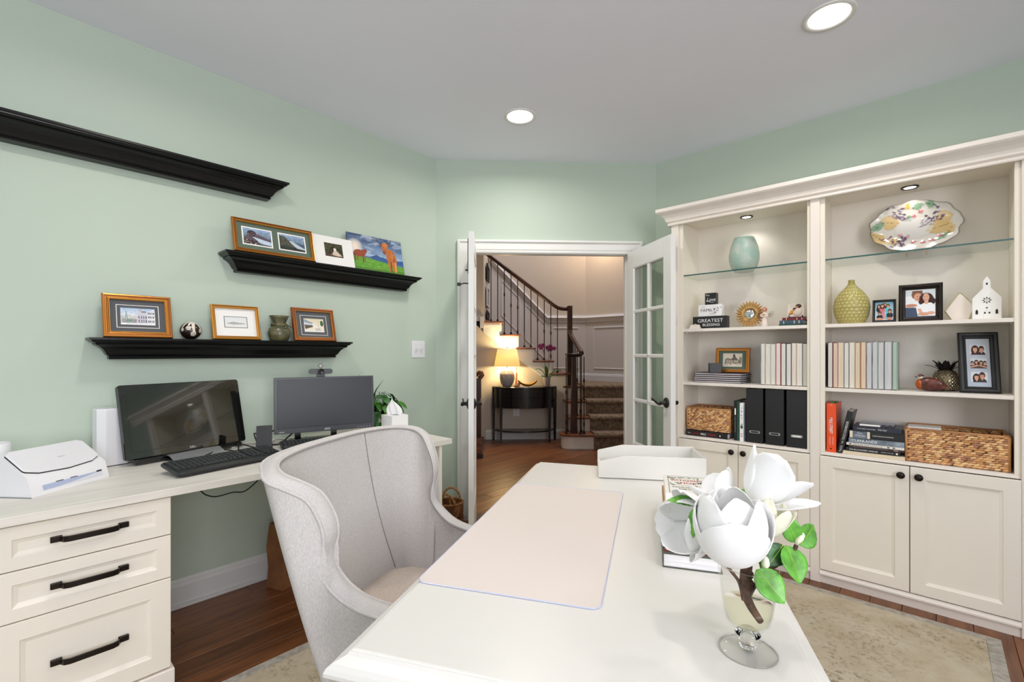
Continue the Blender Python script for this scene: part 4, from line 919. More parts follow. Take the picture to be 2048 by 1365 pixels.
framed('reddish gold framed balcony street print, right end of the lowest shelf', (-2.70, 1.254, SH3+0.0005), R90, 0.25, 0.2, 0.26, 0.021, 'gold_red', 'mat_grey', balcony(), 0.118, 0.082, 0.056, lines=(0.019, 'card_white', 0.0022))
framed('long gold framed pair of seaside prints under a green mat', (-2.69, 1.032, SH2+0.0005), R90, 0.427, 0.192, 0.27, 0.019, 'gold', 'mat_green', [cove(0), cove(1)], 0.14, 0.092, 0.052, lines=(0.0065, 'card_white', 0.0065), ax=(-0.092, 0.092))
m_ = thing('matted_print', 'unframed tree avenue photo in a wide white mat, leaning before the highland cow picture', 'print', (-2.69, 1.374, SH2+0.0005), R90, lean=0.27)
box('mat_board', 'mat_white', -0.128, 0.128, -0.003, 0, 0, 0.188, m_); avenue().sheet('print', 0.115, 0.088, m_, -0.0, -0.0034, 0.056)
c_ = thing('canvas_print', 'unframed colour picture of a red highland cow with horns on a green hill', 'picture', (-2.725, 1.69, SH2+0.0005), R90, lean=0.22)
box('panel', 'ink_black', -0.204, 0.204, -0.004, 0.0, 0, 0.25, c_); highland().sheet('print', 0.408, 0.25, c_, 0, -0.0044, 0.0, 'print_gloss')
# dark round ball with cream scrolls
bl = thing('carved_ball', 'round dark ball carved with cream scrolls on the lowest black shelf', 'ornament', (-2.735, 0.641, SH3+0.0005), R90)
nu, nv = 120, 70; R_ = 0.0455; b = MB(); cols = []
spir = []
for a0, sc, z0, sg in ((-1.2, 0.8, 0.1, 1), (-0.55, 0.95, 0.30, 1), (0.15, 1.1, -0.35, -1), (0.95, 1.0, 0.0, -1), (2.2, 1, 0, 1), (3.1, 1, 0.1, -1), (4.2, 1, 0.1, 1)): spir.append((a0, sc, z0, sg))
for j in range(nv+1):
    th = -PI/2+PI*j/nv
    for i in range(nu):
        ph = 2*PI*i/nu; z = math.sin(th); dd = 0
        for a0, sc, z0, sg in spir:
            da = (ph-a0-R90*3+PI) % (2*PI)-PI; x = da*math.cos(th); y = z-z0
            if y > 0: w = 0.13*sc; cxx = sg*0.12*math.sin(y*2.6); dd = dd or (abs(x-cxx-sg*0.0) < w*(0.55+0.6*y) and abs(x-cxx) > 0.0)
            rr = math.hypot(x-sg*0.10, y+0.02); an = math.atan2(y, x-sg*0.1)
            if rr < 0.25*sc: dd = not (0.06 < (rr+0.03*an*sg) % 0.17 < 0.095)
        if z > 0.93: dd = 1
        cols.append((232, 222, 206) if dd else (40, 24, 24))
b.loft([[(R_*max(1e-3, math.cos(-PI/2+PI*j/nv))*math.cos(2*PI*i/nu), R_*max(1e-3, math.cos(-PI/2+PI*j/nv))*math.sin(2*PI*i/nu), R_*0.95+R_*0.95*math.sin(-PI/2+PI*j/nv)) for i in range(nu)] for j in range(nv+1)], True, (True, True))
b.build('ball', 'ball', bl, True, cols=lin(np.array(cols)))
jug = thing('pottery_jug', 'mottled green brown pottery jug with flared neck beside the balcony print', 'jug', (-2.735, 1.062, SH3+0.0005), R90)
MB().lathe([(0.04, 0), (0.046, 0.004), (0.055, 0.025), (0.058, 0.045), (0.053, 0.066), (0.04, 0.08), (0.034, 0.086), (0.033, 0.094), (0.036, 0.108), (0.045, 0.128), (0.052, 0.141), (0.0505, 0.1415), (0.043, 0.128), (0.03, 0.1), (0.028, 0.09)], 36, caps=(True, True)).build('body', 'pottery', jug, True)
tw = MB()
for k in range(2): tw.tube([(0.0375*math.cos(a), 0.0375*math.sin(a), 0.089+0.004*math.sin(8*a+k*PI)) for a in np.linspace(0, 2*PI, 40)[:-1]], 0.005, 7, True)
tw.tube([(0.03, -0.03, 0.088), (0.045, -0.035, 0.083), (0.05, -0.04, 0.076)], 0.005, 6).tube([(0.02, -0.036, 0.088), (0.018, -0.052, 0.08), (0.008, -0.058, 0.068)], 0.0045, 6).tube([(-0.03, -0.03, 0.09), (-0.045, -0.03, 0.094), (-0.05, -0.02, 0.088)], 0.005, 6)
tw.build('twisted_cord', 'pottery', jug, True)

# ---------------------------------------------------------------- things on the worktop
def monitor_glass():
    ml = thing('monitor', 'glossy black touch monitor leaning far back on a silver foot', 'monitor', (-2.562, 0.365, WZ+0.0003), 1.84)
    w, h, ti, zb = 0.536, 0.330, 0.222, 0.028
    T = Matrix.Translation((0, 0, zb)) @ Matrix.Rotation(-ti, 4, 'X')
    shell = MB().loft([[(p[0]+w/2, y, p[1]+h/2) for p in rrect(w-2*i, h-2*i, 0.012, 4)] for i, y in ((0.003, 0.0), (0.0, 0.003), (0.0, 0.02), (0.02, 0.036))], T=T).build('housing', 'bezel_gloss', ml)
    MB().prism(rrect(w-0.004, h-0.004, 0.01, 4, w/2, h/2), 0, 0.0012, T @ basis((0, -0.0, 0), (1, 0, 0), (0, 0, 1))).build('front_glass', 'screen_gloss', ml)
    ring(w-0.05, h-0.052, [(0, 0), (0.0012, 0)]).build('screen_edge', 'bezel_dark', ml).matrix_local = T @ Matrix.Translation((w/2, -0.0014, 0.030))
    text('DELL', 'logo', ml, T @ FRONT(w/2+0.004, -0.0014, 0.014), h=0.0085)
    foot = MB().loft([[(w/2-0.115, y, z), (w/2+0.115, y, z)][0:2]+[(w/2+0.115, y+0.002, z-0.004), (w/2-0.115, y+0.002, z-0.004)] for y, z in ((-0.07, 0.005), (-0.052, 0.016), (-0.03, 0.026), (0.03, 0.03), (0.06, 0.012))])
    foot.build('foot', 'silver', ml); box('foot_base', 'bezel_gloss', w/2-0.12, w/2+0.12, -0.06, 0.10, 0, 0.010, ml, bevel=0.003)
    box('sound_bar', 'bezel_gloss', 0.03, w-0.03, -0.014, 0.02, 0.006, 0.028, ml, bevel=0.004); box('stand', 'silver', w/2-0.04, w/2+0.04, 0.03, 0.06, 0.01, 0.16, ml)
    return ml
monitor_glass()
ma = thing('monitor', 'matte black monitor with grey screen standing next to the leafy plant', 'monitor', (-2.575, 0.975, WZ+0.0003), 1.274)
w, h, ti = 0.523, 0.3005, 0.095
T = Matrix.Translation((0, 0, 0.0595)) @ Matrix.Rotation(-ti, 4, 'X')
MB().loft([[(p[0]+w/2, y, p[1]+h/2) for p in rrect(w-2*i, h-2*i, 0.004, 2)] for i, y in ((0.0015, 0.0), (0.0, 0.002), (0.0, 0.016), (0.03, 0.03), (0.1, 0.045))], T=T).build('housing', 'bezel_matte', ma)
box('screen_border', 'bezel_dark', 0.014, w-0.014, -0.0008, 0.001, 0.027, h-0.011, ma).matrix_local = T
box('screen', 'screen_matte', 0.017, w-0.017, -0.0014, 0.001, 0.031, h-0.0145, ma).matrix_local = T
text('ASUS', 'logo', ma, T @ FRONT(w/2+0.002, -0.0004, 0.012), h=0.0095, shear=0.2, bold=0.02); text('HDMI', 'logo', ma, T @ FRONT(0.035, -0.0004, 0.009), h=0.006, w=0.026)
for k in range(5): box('button', 'logo', w-0.03-0.016*k, w-0.026-0.016*k, -0.0012, 0, 0.008, 0.010, ma).matrix_local = T
for x in (0.10, 0.285): MB().loft([[(x, 0.012, z), (x+0.03, 0.012, z), (x+0.03, 0.034, z), (x, 0.034, z)] for z in (0.008, 0.09)]).build('stand_leg', 'bezel_gloss', ma)
box('stand_base', 'bezel_gloss', 0.08, 0.34, 0.0, 0.15, 0, 0.01, ma, bevel=0.003)
wc = thing('webcam', 'black webcam with round side wings clipped on the monitor top', 'webcam', Vector((-2.575, 0.975, WZ+0.0595+h*math.cos(ti)+0.0005))+Matrix.Rotation(1.274, 3, 'Z') @ Vector((0.234, h*math.sin(ti)+0.008, 0)), 1.274)
MB().prism(rrect(0.125, 0.028, 0.0139, 6), -0.006, 0.006, basis((0, -0.004, 0.030), (1, 0, 0), (0, 0, 1))).build('body', 'bezel_matte', wc, bevel=0.002)
MB().lathe([(0.0165, 0), (0.0165, 0.016), (0.013, 0.018), (0.011, 0.012), (0.0005, 0.011)], 28, T=Matrix.Translation((0, -0.008, 0.030)) @ Matrix.Rotation(R90, 4, 'X')).build('lens_barrel', 'bezel_gloss', wc, True)
MB().lathe([(0.0115, 0), (0.0115, 0.004), (0.009, 0.005), (0.0005, 0.005)], 20, T=Matrix.Translation((-0.001, -0.004, 0.061)) @ Matrix.Rotation(R90, 4, 'X')).box(-0.006, 0.006, -0.007, -0.004, 0.042, 0.056).build('privacy_cover', 'bezel_gloss', wc)
box('clip', 'bezel_matte', -0.021, 0.021, -0.012, 0.012, 0.0, 0.016, wc, bevel=0.002)
# keyboards: body plus every key
def keyboard(label, loc, rotz, w, d, rows, sp, tilt, grp=None):
    K = thing('keyboard', label, 'keyboard', loc, rotz); T = Matrix.Translation((0, 0, 0.004)) @ Matrix.Rotation(tilt, 4, 'X')
    MB().loft([[(p[0]+w/2, p[1]+d/2, z) for p in rrect(w-2*i, d-2*i, 0.015, 3)] for i, z in ((0.004, 0), (0.0, 0.006), (0.0, 0.012), (0.004, 0.017))], T=T).build('body', 'kbd_body', K)
    for r in range(rows):
        y = d-0.032-r*0.0187; x = 0.012
        while x < w-0.026:
            kw = 0.0165
            if abs(x-w*0.66) < 0.009 or abs(x-w*0.815) < 0.009: x += 0.012; continue
            if r == rows-1 and 0.09 < x < 0.11: kw = 0.105
            o = MB().loft([[(x+i, y+i, z), (x+kw-i, y+i, z), (x+kw-i, y+0.0165-i, z), (x+i, y+0.0165-i, z)] for i, z in ((0, 0.016), (0.001, 0.0205), (0.0025, 0.022))], caps=(False, True), T=T)
            if r == 0: pass
            o.build('key', 'key_black', K); x += kw+0.0022
    for x in (0.03, w-0.05): box('foot', 'silver', x, x+0.02, d-0.02, d-0.008, 0.0, 0.013, K, bevel=0.002)
    return K
keyboard('full-size black keyboard in front of the leaning glossy monitor', (-2.178, 0.470, WZ+0.0004), math.radians(101), 0.445, 0.165, 6, 0.019, 0.14)
keyboard('black keyboard half hidden by the chair, under the matte monitor', (-2.42, 0.955, WZ+0.0004), math.radians(76), 0.38, 0.13, 5, 0.019, 0.06)
ps = thing('phone_stand', 'small black upright charging stand behind the end of the keyboard', 'phone stand', (-2.52, 0.905, WZ+0.0004), math.radians(66))
box('ledge', 'black_satin', -0.037, 0.037, -0.022, 0.05, 0, 0.012, ps, bevel=0.002)
MB().prism(rrect(0.072, 0.115, 0.003, 2, 0, 0.0575), -0.008, 0.0, Matrix.Translation((0, -0.012, 0.01)) @ Matrix.Rotation(-0.3, 4, 'X') @ basis((0, 0, 0), (1, 0, 0), (0, 0, 1))).build('back_rest', 'black_satin', ps, bevel=0.001)
# white mesh router, octagonal tower
rt = thing('router', 'tall white faceted router tower behind the leaning monitor', 'router', (-2.69, 0.338, WZ+0.0004), math.radians(12))
oc = [(-0.022, -0.062), (0.022, -0.062), (0.046, -0.038), (0.046, 0.038), (0.022, 0.062), (-0.022, 0.062), (-0.046, 0.038), (-0.046, -0.038)]
MB().loft([[(x*k, y*k, z) for x, y in oc] for k, z in ((0.96, 0), (0.98, 0.006), (1, 0.01), (1, 0.243), (0.96, 0.25))]).build('tower', 'plastic_white', rt); MB().prism([(x*0.97, y*0.97) for x, y in oc], -0.0003, 0.004).build('foot', 'dark_gap', rt)
# document scanner
sc_ = thing('document_scanner', 'white desktop document scanner with curved lid on the worktop', 'scanner', (-2.2545, 0.071, WZ+0.0004), math.atan2(0.795, -0.608))
w = 0.288
prof = [(0.0, 0.0), (0.0, 0.004), (0.018, 0.064), (0.118, 0.139), (0.15, 0.141), (0.163, 0.13), (0.165, 0.0)]
MB().loft([[(x+(0.006 if k in (0, 3) else 0)*(1 if k == 0 else -1), y*0.985+0.001 if k in (0, 3) else y, z) for y, z in prof] for k, x in enumerate((0.0, 0.006, w-0.006, w))]).build('body', 'plastic_white', sc_, bevel=0.003)
sl_ = math.atan2(0.075, 0.1)
TL = Matrix.Translation((0, 0.018, 0.064)) @ Matrix.Rotation(sl_, 4, 'X')
lid = [(0.016, 0.028), (0.05, 0.012), (w/2, 0.004), (w-0.05, 0.012), (w-0.016, 0.028), (w-0.012, 0.036), (w-0.012, 0.118), (w-0.03, 0.13), (0.03, 0.13), (0.012, 0.118), (0.012, 0.036)]
MB().prism(lid, 0.0005, 0.003, TL).build('lid_gap', 'dark_gap', sc_); MB().prism([(x, y+0.001) for x, y in lid], 0.0032, 0.009, TL).build('lid', 'plastic_white', sc_, bevel=0.002)
text('ScanSnap', 'ink_grey', sc_, TL @ TOPF(w/2+0.01, 0.062, 0.0092), h=0.006)
fa = math.atan2(0.018, 0.06); TFc = Matrix.Translation((0, 0.0, 0.004)) @ Matrix.Rotation(-fa, 4, 'X')
MB().box(0.045, w-0.03, -0.0008, 0.004, 0.012, 0.030, TFc).build('paper_slot', 'plastic_blue', sc_)
MB().prism([(0.045, 0.012), (0.10, 0.013), (w/2+0.02, 0.018), (w-0.06, 0.026), (w-0.03, 0.0275), (w-0.03, 0.012)], 0, 0.0012, TFc @ basis((0, -0.0006, 0), (1, 0, 0), (0, 0, 1))).build('slot_tray', 'plastic_pale', sc_)
MB().box(w-0.05, w-0.03, -0.0014, 0.001, 0.026, 0.033, TFc).box(0.09, 0.115, -0.0014, 0.001, 0.030, 0.0325, TFc).box(0.14, 0.165, -0.0014, 0.001, 0.030, 0.0325, TFc).build('slot_shadow_gap', 'dark_gap', sc_)
MB().prism([(0, 0), (0.165, 0), (0.163, 0.002), (0.002, 0.002)], 0.002, w-0.002, Matrix(((0, 0, 1, 0), (1, 0, 0, 0), (0, 1, 0, -0.0003), (0, 0, 0, 1)))).build('base_seam', 'ink_grey', sc_)
# perforated white cup at the left edge
cup = thing('pen_cup', 'white round cup with a lacy pattern at the left edge of the worktop', 'cup', (-2.56, -0.005, WZ+0.0004))
MB().lathe([(0.034, 0), (0.037, 0.003), (0.039, 0.10), (0.037, 0.155), (0.033, 0.16), (0.03, 0.157), (0.034, 0.1), (0.033, 0.006)], 36).build('body', 'plastic_white', cup, True)
lc = MB()
for r in range(5):
    for k in range(16):
        a = 2*PI*(k+0.5*(r % 2))/16; z = 0.055+r*0.014
        T = Matrix.Rotation(a, 4, 'Z') @ Matrix.Translation((0.0389-0.0003*r, 0, z)) @ Matrix.Rotation(R90, 4, 'Y')
        lc.loft([[(q*math.cos(t), q*math.sin(t)*1.2, zz) for t in np.linspace(0, 2*PI, 9)[:-1]] for q, zz in ((0.0042, 0.0004), (0.003, 0.0008))], True, (False, True), T)
lc.build('lace_holes', 'ink_grey', cup)
# tissue box
tb = thing('tissue_box', 'white cube tissue box with a tissue pulled up, at the worktop end', 'tissue box', (-2.425, 1.615, WZ+0.0004))
box('carton', 'paper_white', -0.057, 0.057, -0.057, 0.057, 0, 0.117, tb, bevel=0.001)
MB().prism([(0.036*math.cos(a), 0.02*math.sin(a)) for a in np.linspace(0, 2*PI, 21)[:-1]], 0.117, 0.1174).build('opening', 'ink_grey', tb)
def tis(u, v):
    wv = 0.045*(math.sin(PI*min(1, 0.22+v*0.86))**0.8)*(1-0.15*v)+0.001; a = (u-0.5)*2
    return (a*wv*0.72-0.014*v, a*wv*0.72+0.01*math.sin(7*a+2*v)*(1-v)-0.012*v, 0.112+0.118*v-0.02*abs(a)*v)
MB().grid(tis, 16, 12).build('tissue', 'paper_white', tb, True, solid=0.0012)
# trailing pothos plant
pt = thing('potted_plant', 'leafy green trailing pothos in a terracotta pot behind the tissue box', 'plant', (-2.64, 1.64, WZ+0.0004))
MB().lathe([(0.042, 0), (0.045, 0.003), (0.055, 0.085), (0.06, 0.087), (0.06, 0.105), (0.054, 0.105), (0.05, 0.09), (0.0005, 0.088)], 28).build('pot', 'terracotta', pt, True)
MB().lathe([(0.07, 0), (0.074, 0.008), (0.07, 0.009), (0.06, 0.003)], 28).build('saucer', 'book_green', pt, True)
def leaf_mb(L, Wd, curl=0.25, heart=0.35):
    b = MB(); nu, nv = 4, 7
    def fn(u, v):
        a = (u-0.5)*2; t = v; wv = Wd*(math.sin(PI*t**0.62)**0.85 if 0 < t < 1 else 0.0)
        return (a*wv, L*t-heart*Wd*abs(a)*(1-t)*0.9, -curl*L*t*t+0.16*wv*abs(a)*1.2)
    return b.grid(fn, nu, nv)
lrng = np.random.RandomState(3)
protos = {}
for mm in ('leaf_dark', 'leaf', 'leaf_lime'):
    lb = leaf_mb(0.062, 0.024); protos[mm] = lb
vines = MB()
for k in range(64):
    a = lrng.rand()*2*PI; el = lrng.rand(); rr = 0.04+0.085*math.sqrt(lrng.rand()); 
    x = rr*math.cos(a)*0.95; y = rr*math.sin(a)*0.95-0.01; z = 0.125+0.17*(1-(rr/0.14)**2)*(0.3+0.7*lrng.rand())+0.015*lrng.rand()
    if k < 10: x, y, z = 0.085+0.03*lrng.rand(), -0.06-0.03*lrng.rand(), 0.03+0.1*lrng.rand()
    if k in (11, 12, 13, 14, 15, 16, 17): x, y, z = 0.05+0.05*lrng.rand(), 0.03+0.075*lrng.rand(), 0.10+0.1*lrng.rand()
    x = max(x, -0.10); y = max(-0.13, min(0.12, y)); s = 0.75+0.5*lrng.rand()
    mm = 'leaf_lime' if k % 11 == 3 else ('leaf' if k % 3 == 0 else 'leaf_dark')
    T = Matrix.Translation((x, y, z)) @ Matrix.Rotation(math.atan2(y, x)-R90+0.9*(lrng.rand()-0.5), 4, 'Z') @ Matrix.Rotation(-0.35-0.75*lrng.rand(), 4, 'X') @ Matrix.Rotation(0.8*(lrng.rand()-0.5), 4, 'Y') @ Matrix.Scale(s, 4)
    if k == 0: base_me = {}
    o = protos[mm].build('leaf', mm, pt, True) if mm not in base_me else bpy.data.objects.new('leaf', base_me[mm])
    if mm not in base_me: base_me[mm] = o.data
    else: C.objects.link(o); o.parent = pt
    o.matrix_local = T
    vines.tube([(0.02*math.cos(a), 0.02*math.sin(a), 0.09), (x*0.5, y*0.5, max(z, 0.12)+0.02), (x, y, z)], 0.0018, 5)
vines.build('stems', 'leaf_dark', pt, True)
for k, (dx, dy, ln) in enumerate(((-0.02, -0.06, 0.16), (0.02, 0.09, 0.12))): MB().tube([(0, -0.05, 0.2), (dx*0.5, -0.06+dy*0.4, 0.2+ln*0.5), (dx, -0.07+dy, 0.2+ln)], [0.006, 0.004, 0.0006], 5, flat=0.25).build('spike_leaf', 'leaf_dark', pt, True)
hk = thing('cable_grommet', 'small black round knob on the green wall beside the tissue box', 'knob', (XL+0.0, 1.86, 0.93), R90)
MB().lathe([(0.006, 0), (0.006, 0.012), (0.012, 0.016), (0.011, 0.024), (0.0005, 0.026)], 18, T=Matrix.Rotation(R90, 4, 'X')).build('knob', 'black_satin', hk, True)
# cables
def cable(label, pts, r, m='cable_black', name='cable'):
    o = MB().tube([tuple(p) for p in spline(pts, 6)], r, 7).build(name, m, None, True); tag(o, label, 'cable'); return o
cable('thin black cable drooping below the worktop edge', [(-2.2, 0.43, 0.742), (-2.16, 0.52, 0.735), (-2.17, 0.56, 0.70), (-2.18, 0.60, 0.682), (-2.18, 0.66, 0.686), (-2.18, 0.71, 0.682), (-2.19, 0.78, 0.73), (-2.2, 0.8, 0.745)], 0.0026)
cable('black cable looping on the worktop behind the phone stand', [(-2.56, 0.66, WZ+0.006), (-2.62, 0.74, WZ+0.012), (-2.58, 0.80, WZ+0.004), (-2.66, 0.84, WZ+0.02), (-2.6, 0.9, WZ+0.004), (-2.7, 0.92, WZ+0.06), (-2.76, 0.98, WZ+0.02)], 0.0034)
cable('pale grey cable snaking along the back of the worktop', [(-2.66, 0.80, WZ+0.005), (-2.72, 0.9, WZ+0.005), (-2.66, 0.98, WZ+0.005), (-2.7, 1.04, WZ+0.012), (-2.62, 1.1, WZ+0.005), (-2.7, 1.2, WZ+0.005)], 0.004, 'cable_grey')
cable('black cable hanging from the matte monitor to the worktop', [(-2.58, 1.12, WZ+0.085), (-2.60, 1.09, WZ+0.06), (-2.6, 1.05, WZ+0.03), (-2.58, 1.0, WZ+0.006), (-2.66, 0.95, WZ+0.006)], 0.004)
cable('black cable running up behind the matte monitor corner', [(-2.72, 0.98, WZ+0.012), (-2.70, 1.0, WZ+0.05), (-2.66, 1.05, WZ+0.1), (-2.62, 1.08, WZ+0.14)], 0.0035)
usb = thing('usb_hub', 'small dark plug block with a blue end under the worktop edge', 'plug', (-2.14, 0.44, WZ-0.029-0.0155)); box('body', 'cable_black', -0.02, 0.02, -0.02, 0.05, 0.0, 0.015, usb, bevel=0.002); box('connector', 'book_navy', -0.008, 0.008, -0.045, -0.02, 0.003, 0.012, usb)
# kraft bag under the worktop
kb = thing('paper_bag', 'brown paper bag standing on the floor under the worktop', 'bag', (-2.66, 1.09, 0.0015), math.radians(20))
MB().loft([[(-0.06, -0.1+i, z), (0.06+i*0.2, -0.1, z), (0.06, 0.12, z), (-0.06, 0.12, z)] for z, i in ((0, 0.0), (0.1, 0.012), (0.22, 0.0), (0.34, 0.02))], True, (True, False)).build('bag', 'kraft', kb, solid=0.001)
MB().tube([(0.0605, -0.06, 0.32), (0.066, -0.04, 0.4), (0.066, 0.04, 0.4), (0.0605, 0.06, 0.32)], 0.003, 6).build('handle', 'kraft', kb, True)

# ---------------------------------------------------------------- woven baskets
PAL = [(226, 176, 118), (212, 158, 102), (232, 190, 134), (196, 142, 92), (172, 122, 88), (238, 200, 146), (204, 152, 112)]
def weave(walls, z0, z1, rows, bead, r, pal=PAL, seed=1, vertical=False):
    """spindle beads along each wall segment ((x0,y0),(x1,y1)); returns builder and colours"""
    rg = np.random.RandomState(seed); b = MB(); cs = []
    ang = [2*PI*k/6 for k in range(6)]
    for (p, q) in walls:
        P, Q = Vector((p[0], p[1], 0)), Vector((q[0], q[1], 0)); L = (Q-P).length; d = (Q-P).normalized(); nr = Vector((d.y, -d.x, 0))
        n = max(1, int(round(L/bead)))
        for j in range(rows):
            z = z0+(z1-z0)*(j+0.5)/rows
            for i in range(n):
                c = P+d*(L*(min(n-0.5, max(0.5, i+0.5+0.45*(j % 2)+0.12*rg.randn())))/n); tl = (0.13 if not vertical else 0.2)*(1 if (i+j) % 2 else 0.5)+0.05*rg.randn()
                ax = (d*math.cos(tl)+Vector((0, 0, math.sin(tl)))) if not vertical else (Vector((0, 0, 1))*math.cos(tl)+d*math.sin(tl)); sd = nr; up = ax.cross(sd)
                ln = (L/n if not vertical else (z1-z0)/rows)*0.64; rr = r*(0.8+0.45*rg.rand()); cc = pal[rg.randint(len(pal))]
                b.loft([[c+Vector((0, 0, z))+ax*ln*s+(sd*math.cos(a)*0.8+up*math.sin(a))*rr*k for a in ang] for s, k in ((-1, 0.25), (-0.45, 0.9), (0.35, 1.0), (1, 0.25))])
                cs += [cc]*24
    return b, lin(np.array(cs))
def basket(label, loc, rotz, w, d, h, rows, bead, r, seed, name='wicker_basket', flare=0.0):
    B = thing(name, label, 'basket', loc, rotz)
    x, y = w/2-r, d/2-r
    b, cs = weave([((-x, -y), (x, -y)), ((x, -y), (x, y)), ((x, y), (-x, y)), ((-x, y), (-x, -y))], r*0.3, h-r*0.8, rows, bead, r, seed=seed)
    tag(b.build('weave', 'wicker', B, True, cols=cs), kind='stuff')
    MB().loft([rr_ for rr_ in [[(p[0], p[1], z) for p in rrect(2*x, 2*y, 0.012, 3)] for z in (0.004, h-r)]], True, (True, False)).build('lining', 'wicker_core', B, solid=0.003)
    rm_ = MB(); cc = []
    pth = rrect(w-2*r, d-2*r, 0.02, 5)
    rm_.tube([(p[0], p[1], h-r*0.7+0.001*math.sin(40*i)) for i, p in enumerate(pth)], r*0.95, 8, True)
    rm_.build('rim', 'wicker', B, True, cols=lin(np.array([[(196, 142, 90), (178, 124, 76), (150, 102, 64)][(i//8) % 3] for i in range(len(rm_.v))])))
    for sx, sy in ((-1, -1), (1, -1), (1, 1), (-1, 1)):
        t_ = MB().tube([(sx*x, sy*y, 0.004), (sx*x, sy*y, h-r)], r*0.9, 7); t_.build('corner_post', 'wicker', B, True, cols=lin(np.array([(190, 136, 84)]*len(t_.v))))
    return B
basket('small woven basket standing on a black book, lower shelf of the left bookcase', (-1.094, 3.105+0.12, BZ0+0.034), 0, 0.285, 0.235, 0.152, 14, 0.020, 0.0062, 5)
basket('large wide woven basket on the right bookcase ledge, holding a pale box', (0.075, 3.087+0.13, BZ0+0.0005), 0, 0.372, 0.255, 0.166, 15, 0.021, 0.0064, 9)
pbx = thing('white_box', 'pale flat box lid peeking out of the large woven basket', 'box', (-0.04, 3.2, BZ0+0.012)); box('carton', 'card_white', -0.06, 0.065, -0.04, 0.06, 0, 0.155, pbx, bevel=0.002); box('lid', 'card_white', -0.062, 0.067, -0.042, 0.062, 0.125, 0.1575, pbx, bevel=0.002)
# floor basket with a handle, by the door leaf
fb = thing('handled_basket', 'brown wicker floor basket with arched handles between worktop and open door', 'basket', (-2.50, 2.10, 0.0015), math.radians(35))
wl_ = [((0.10*math.cos(a), 0.10*math.sin(a)*0.85), (0.10*math.cos(a2), 0.10*math.sin(a2)*0.85)) for a, a2 in zip(np.linspace(0, 2*PI, 25)[:-1], np.linspace(0, 2*PI, 25)[1:])]
bq, cq = weave(wl_, 0.0, 0.235, 3, 0.012, 0.0062, [(150, 98, 54), (128, 80, 44), (172, 116, 66), (110, 68, 40)], 4, True); tag(bq.build('weave', 'wicker', fb, True, cols=cq), kind='stuff')
MB().lathe([(0.094, 0.004), (0.094, 0.228)], 24, caps=(True, False)).build('lining', 'wicker_core', fb)
for z in (0.006, 0.12, 0.234):
    t_ = MB().tube([(0.101*math.cos(a), 0.086*math.sin(a), z) for a in np.linspace(0, 2*PI, 33)[:-1]], 0.0075, 8, True); t_.build('rim', 'wicker', fb, True, cols=lin(np.array([[(164, 110, 62), (136, 88, 50)][(i//8) % 2] for i in range(len(t_.v))])))
for s in (-1, 1):
    t_ = MB().tube([(0.062*math.cos(a), s*(0.074+0.006*math.sin(a)), 0.234+0.075*math.sin(a)) for a in np.linspace(0, PI, 17)], 0.0075, 8); t_.build('handle', 'wicker', fb, True, cols=lin(np.array([[(186, 130, 76), (150, 100, 58)][(i//8) % 2] for i in range(len(t_.v))])))
# ================================================================ contents of the bookcases
G = BZ1+0.0004
vs = thing('glass_vase', 'pale sea-green bubbled glass vase alone on the left glass shelf', 'vase', (-0.907, 3.225, G))
vp = [(0.045, 0), (0.055, 0.003), (0.075, 0.03), (0.0885, 0.075), (0.09, 0.11), (0.082, 0.16), (0.068, 0.20), (0.058, 0.222), (0.056, 0.2235), (0.055, 0.222), (0.063, 0.2), (0.077, 0.16), (0.084, 0.11), (0.082, 0.075), (0.07, 0.034), (0.04, 0.01)]
mat('sea_vase', (190, 226, 214), 0.16, spec=0.7, c2=(218, 234, 222), vscale=14, bump=0.8, bscale=110)
M['sea_vase'].node_tree.nodes['Principled BSDF'].inputs['Transmission Weight'].default_value = 0.35
MB().lathe(vp, 48).build('body', 'sea_vase', vs, True)
# oval fruit platter on a wire stand
pt_ = thing('fruit_platter', 'oval glass platter embossed with grapes and leaves on the right glass shelf', 'platter', (-0.08, 3.285, G+0.008), 0, lean=0.0)
pa, pb_, TT = 0.190, 0.142, Matrix.Translation((0, 0, 0.150)) @ Matrix.Rotation(-0.2, 4, 'X') @ Matrix.Rotation(math.radians(6), 4, 'Y')
NX, NY = 200, 130
pc = Pic(NX, NY, (226, 222, 216))
def leafp(cx, cy, L, Wd, rot, c, al=0.85):
    c_, s_ = math.cos(rot), math.sin(rot); pts_ = []
    for t in np.linspace(0, 1, 14): pts_.append((t*L, Wd*math.sin(PI*t)))
    for t in np.linspace(1, 0, 14): pts_.append((t*L, -Wd*math.sin(PI*t)))
    pc.poly([(cx+(x*c_-y*s_)/pc.asp, cy+x*s_+y*c_) for x, y in pts_], c, al); pc.line([(cx, cy), (cx+L*c_/pc.asp, cy+L*s_)], 0.004, tuple(np.array(c)*0.7))
def grapes(cx, cy, n, c, spread, dirx, diry):
    for k in range(n):
        t = k/n; w_ = spread*(1-0.55*t); x = cx+dirx*t+(rng.rand()-0.5)*w_/pc.asp*1.6; y = cy+diry*t+(rng.rand()-0.5)*w_*1.4
        pc.ell(x, y, 0.022/pc.asp*1.1, 0.021, tuple(np.array(c)*(0.7+0.2*rng.rand()))); pc.ell(x-0.004, y+0.006, 0.013/pc.asp, 0.012, tuple(np.minimum(255, np.array(c)*1.25)))
yel, grn = (222, 190, 128), (126, 166, 136)
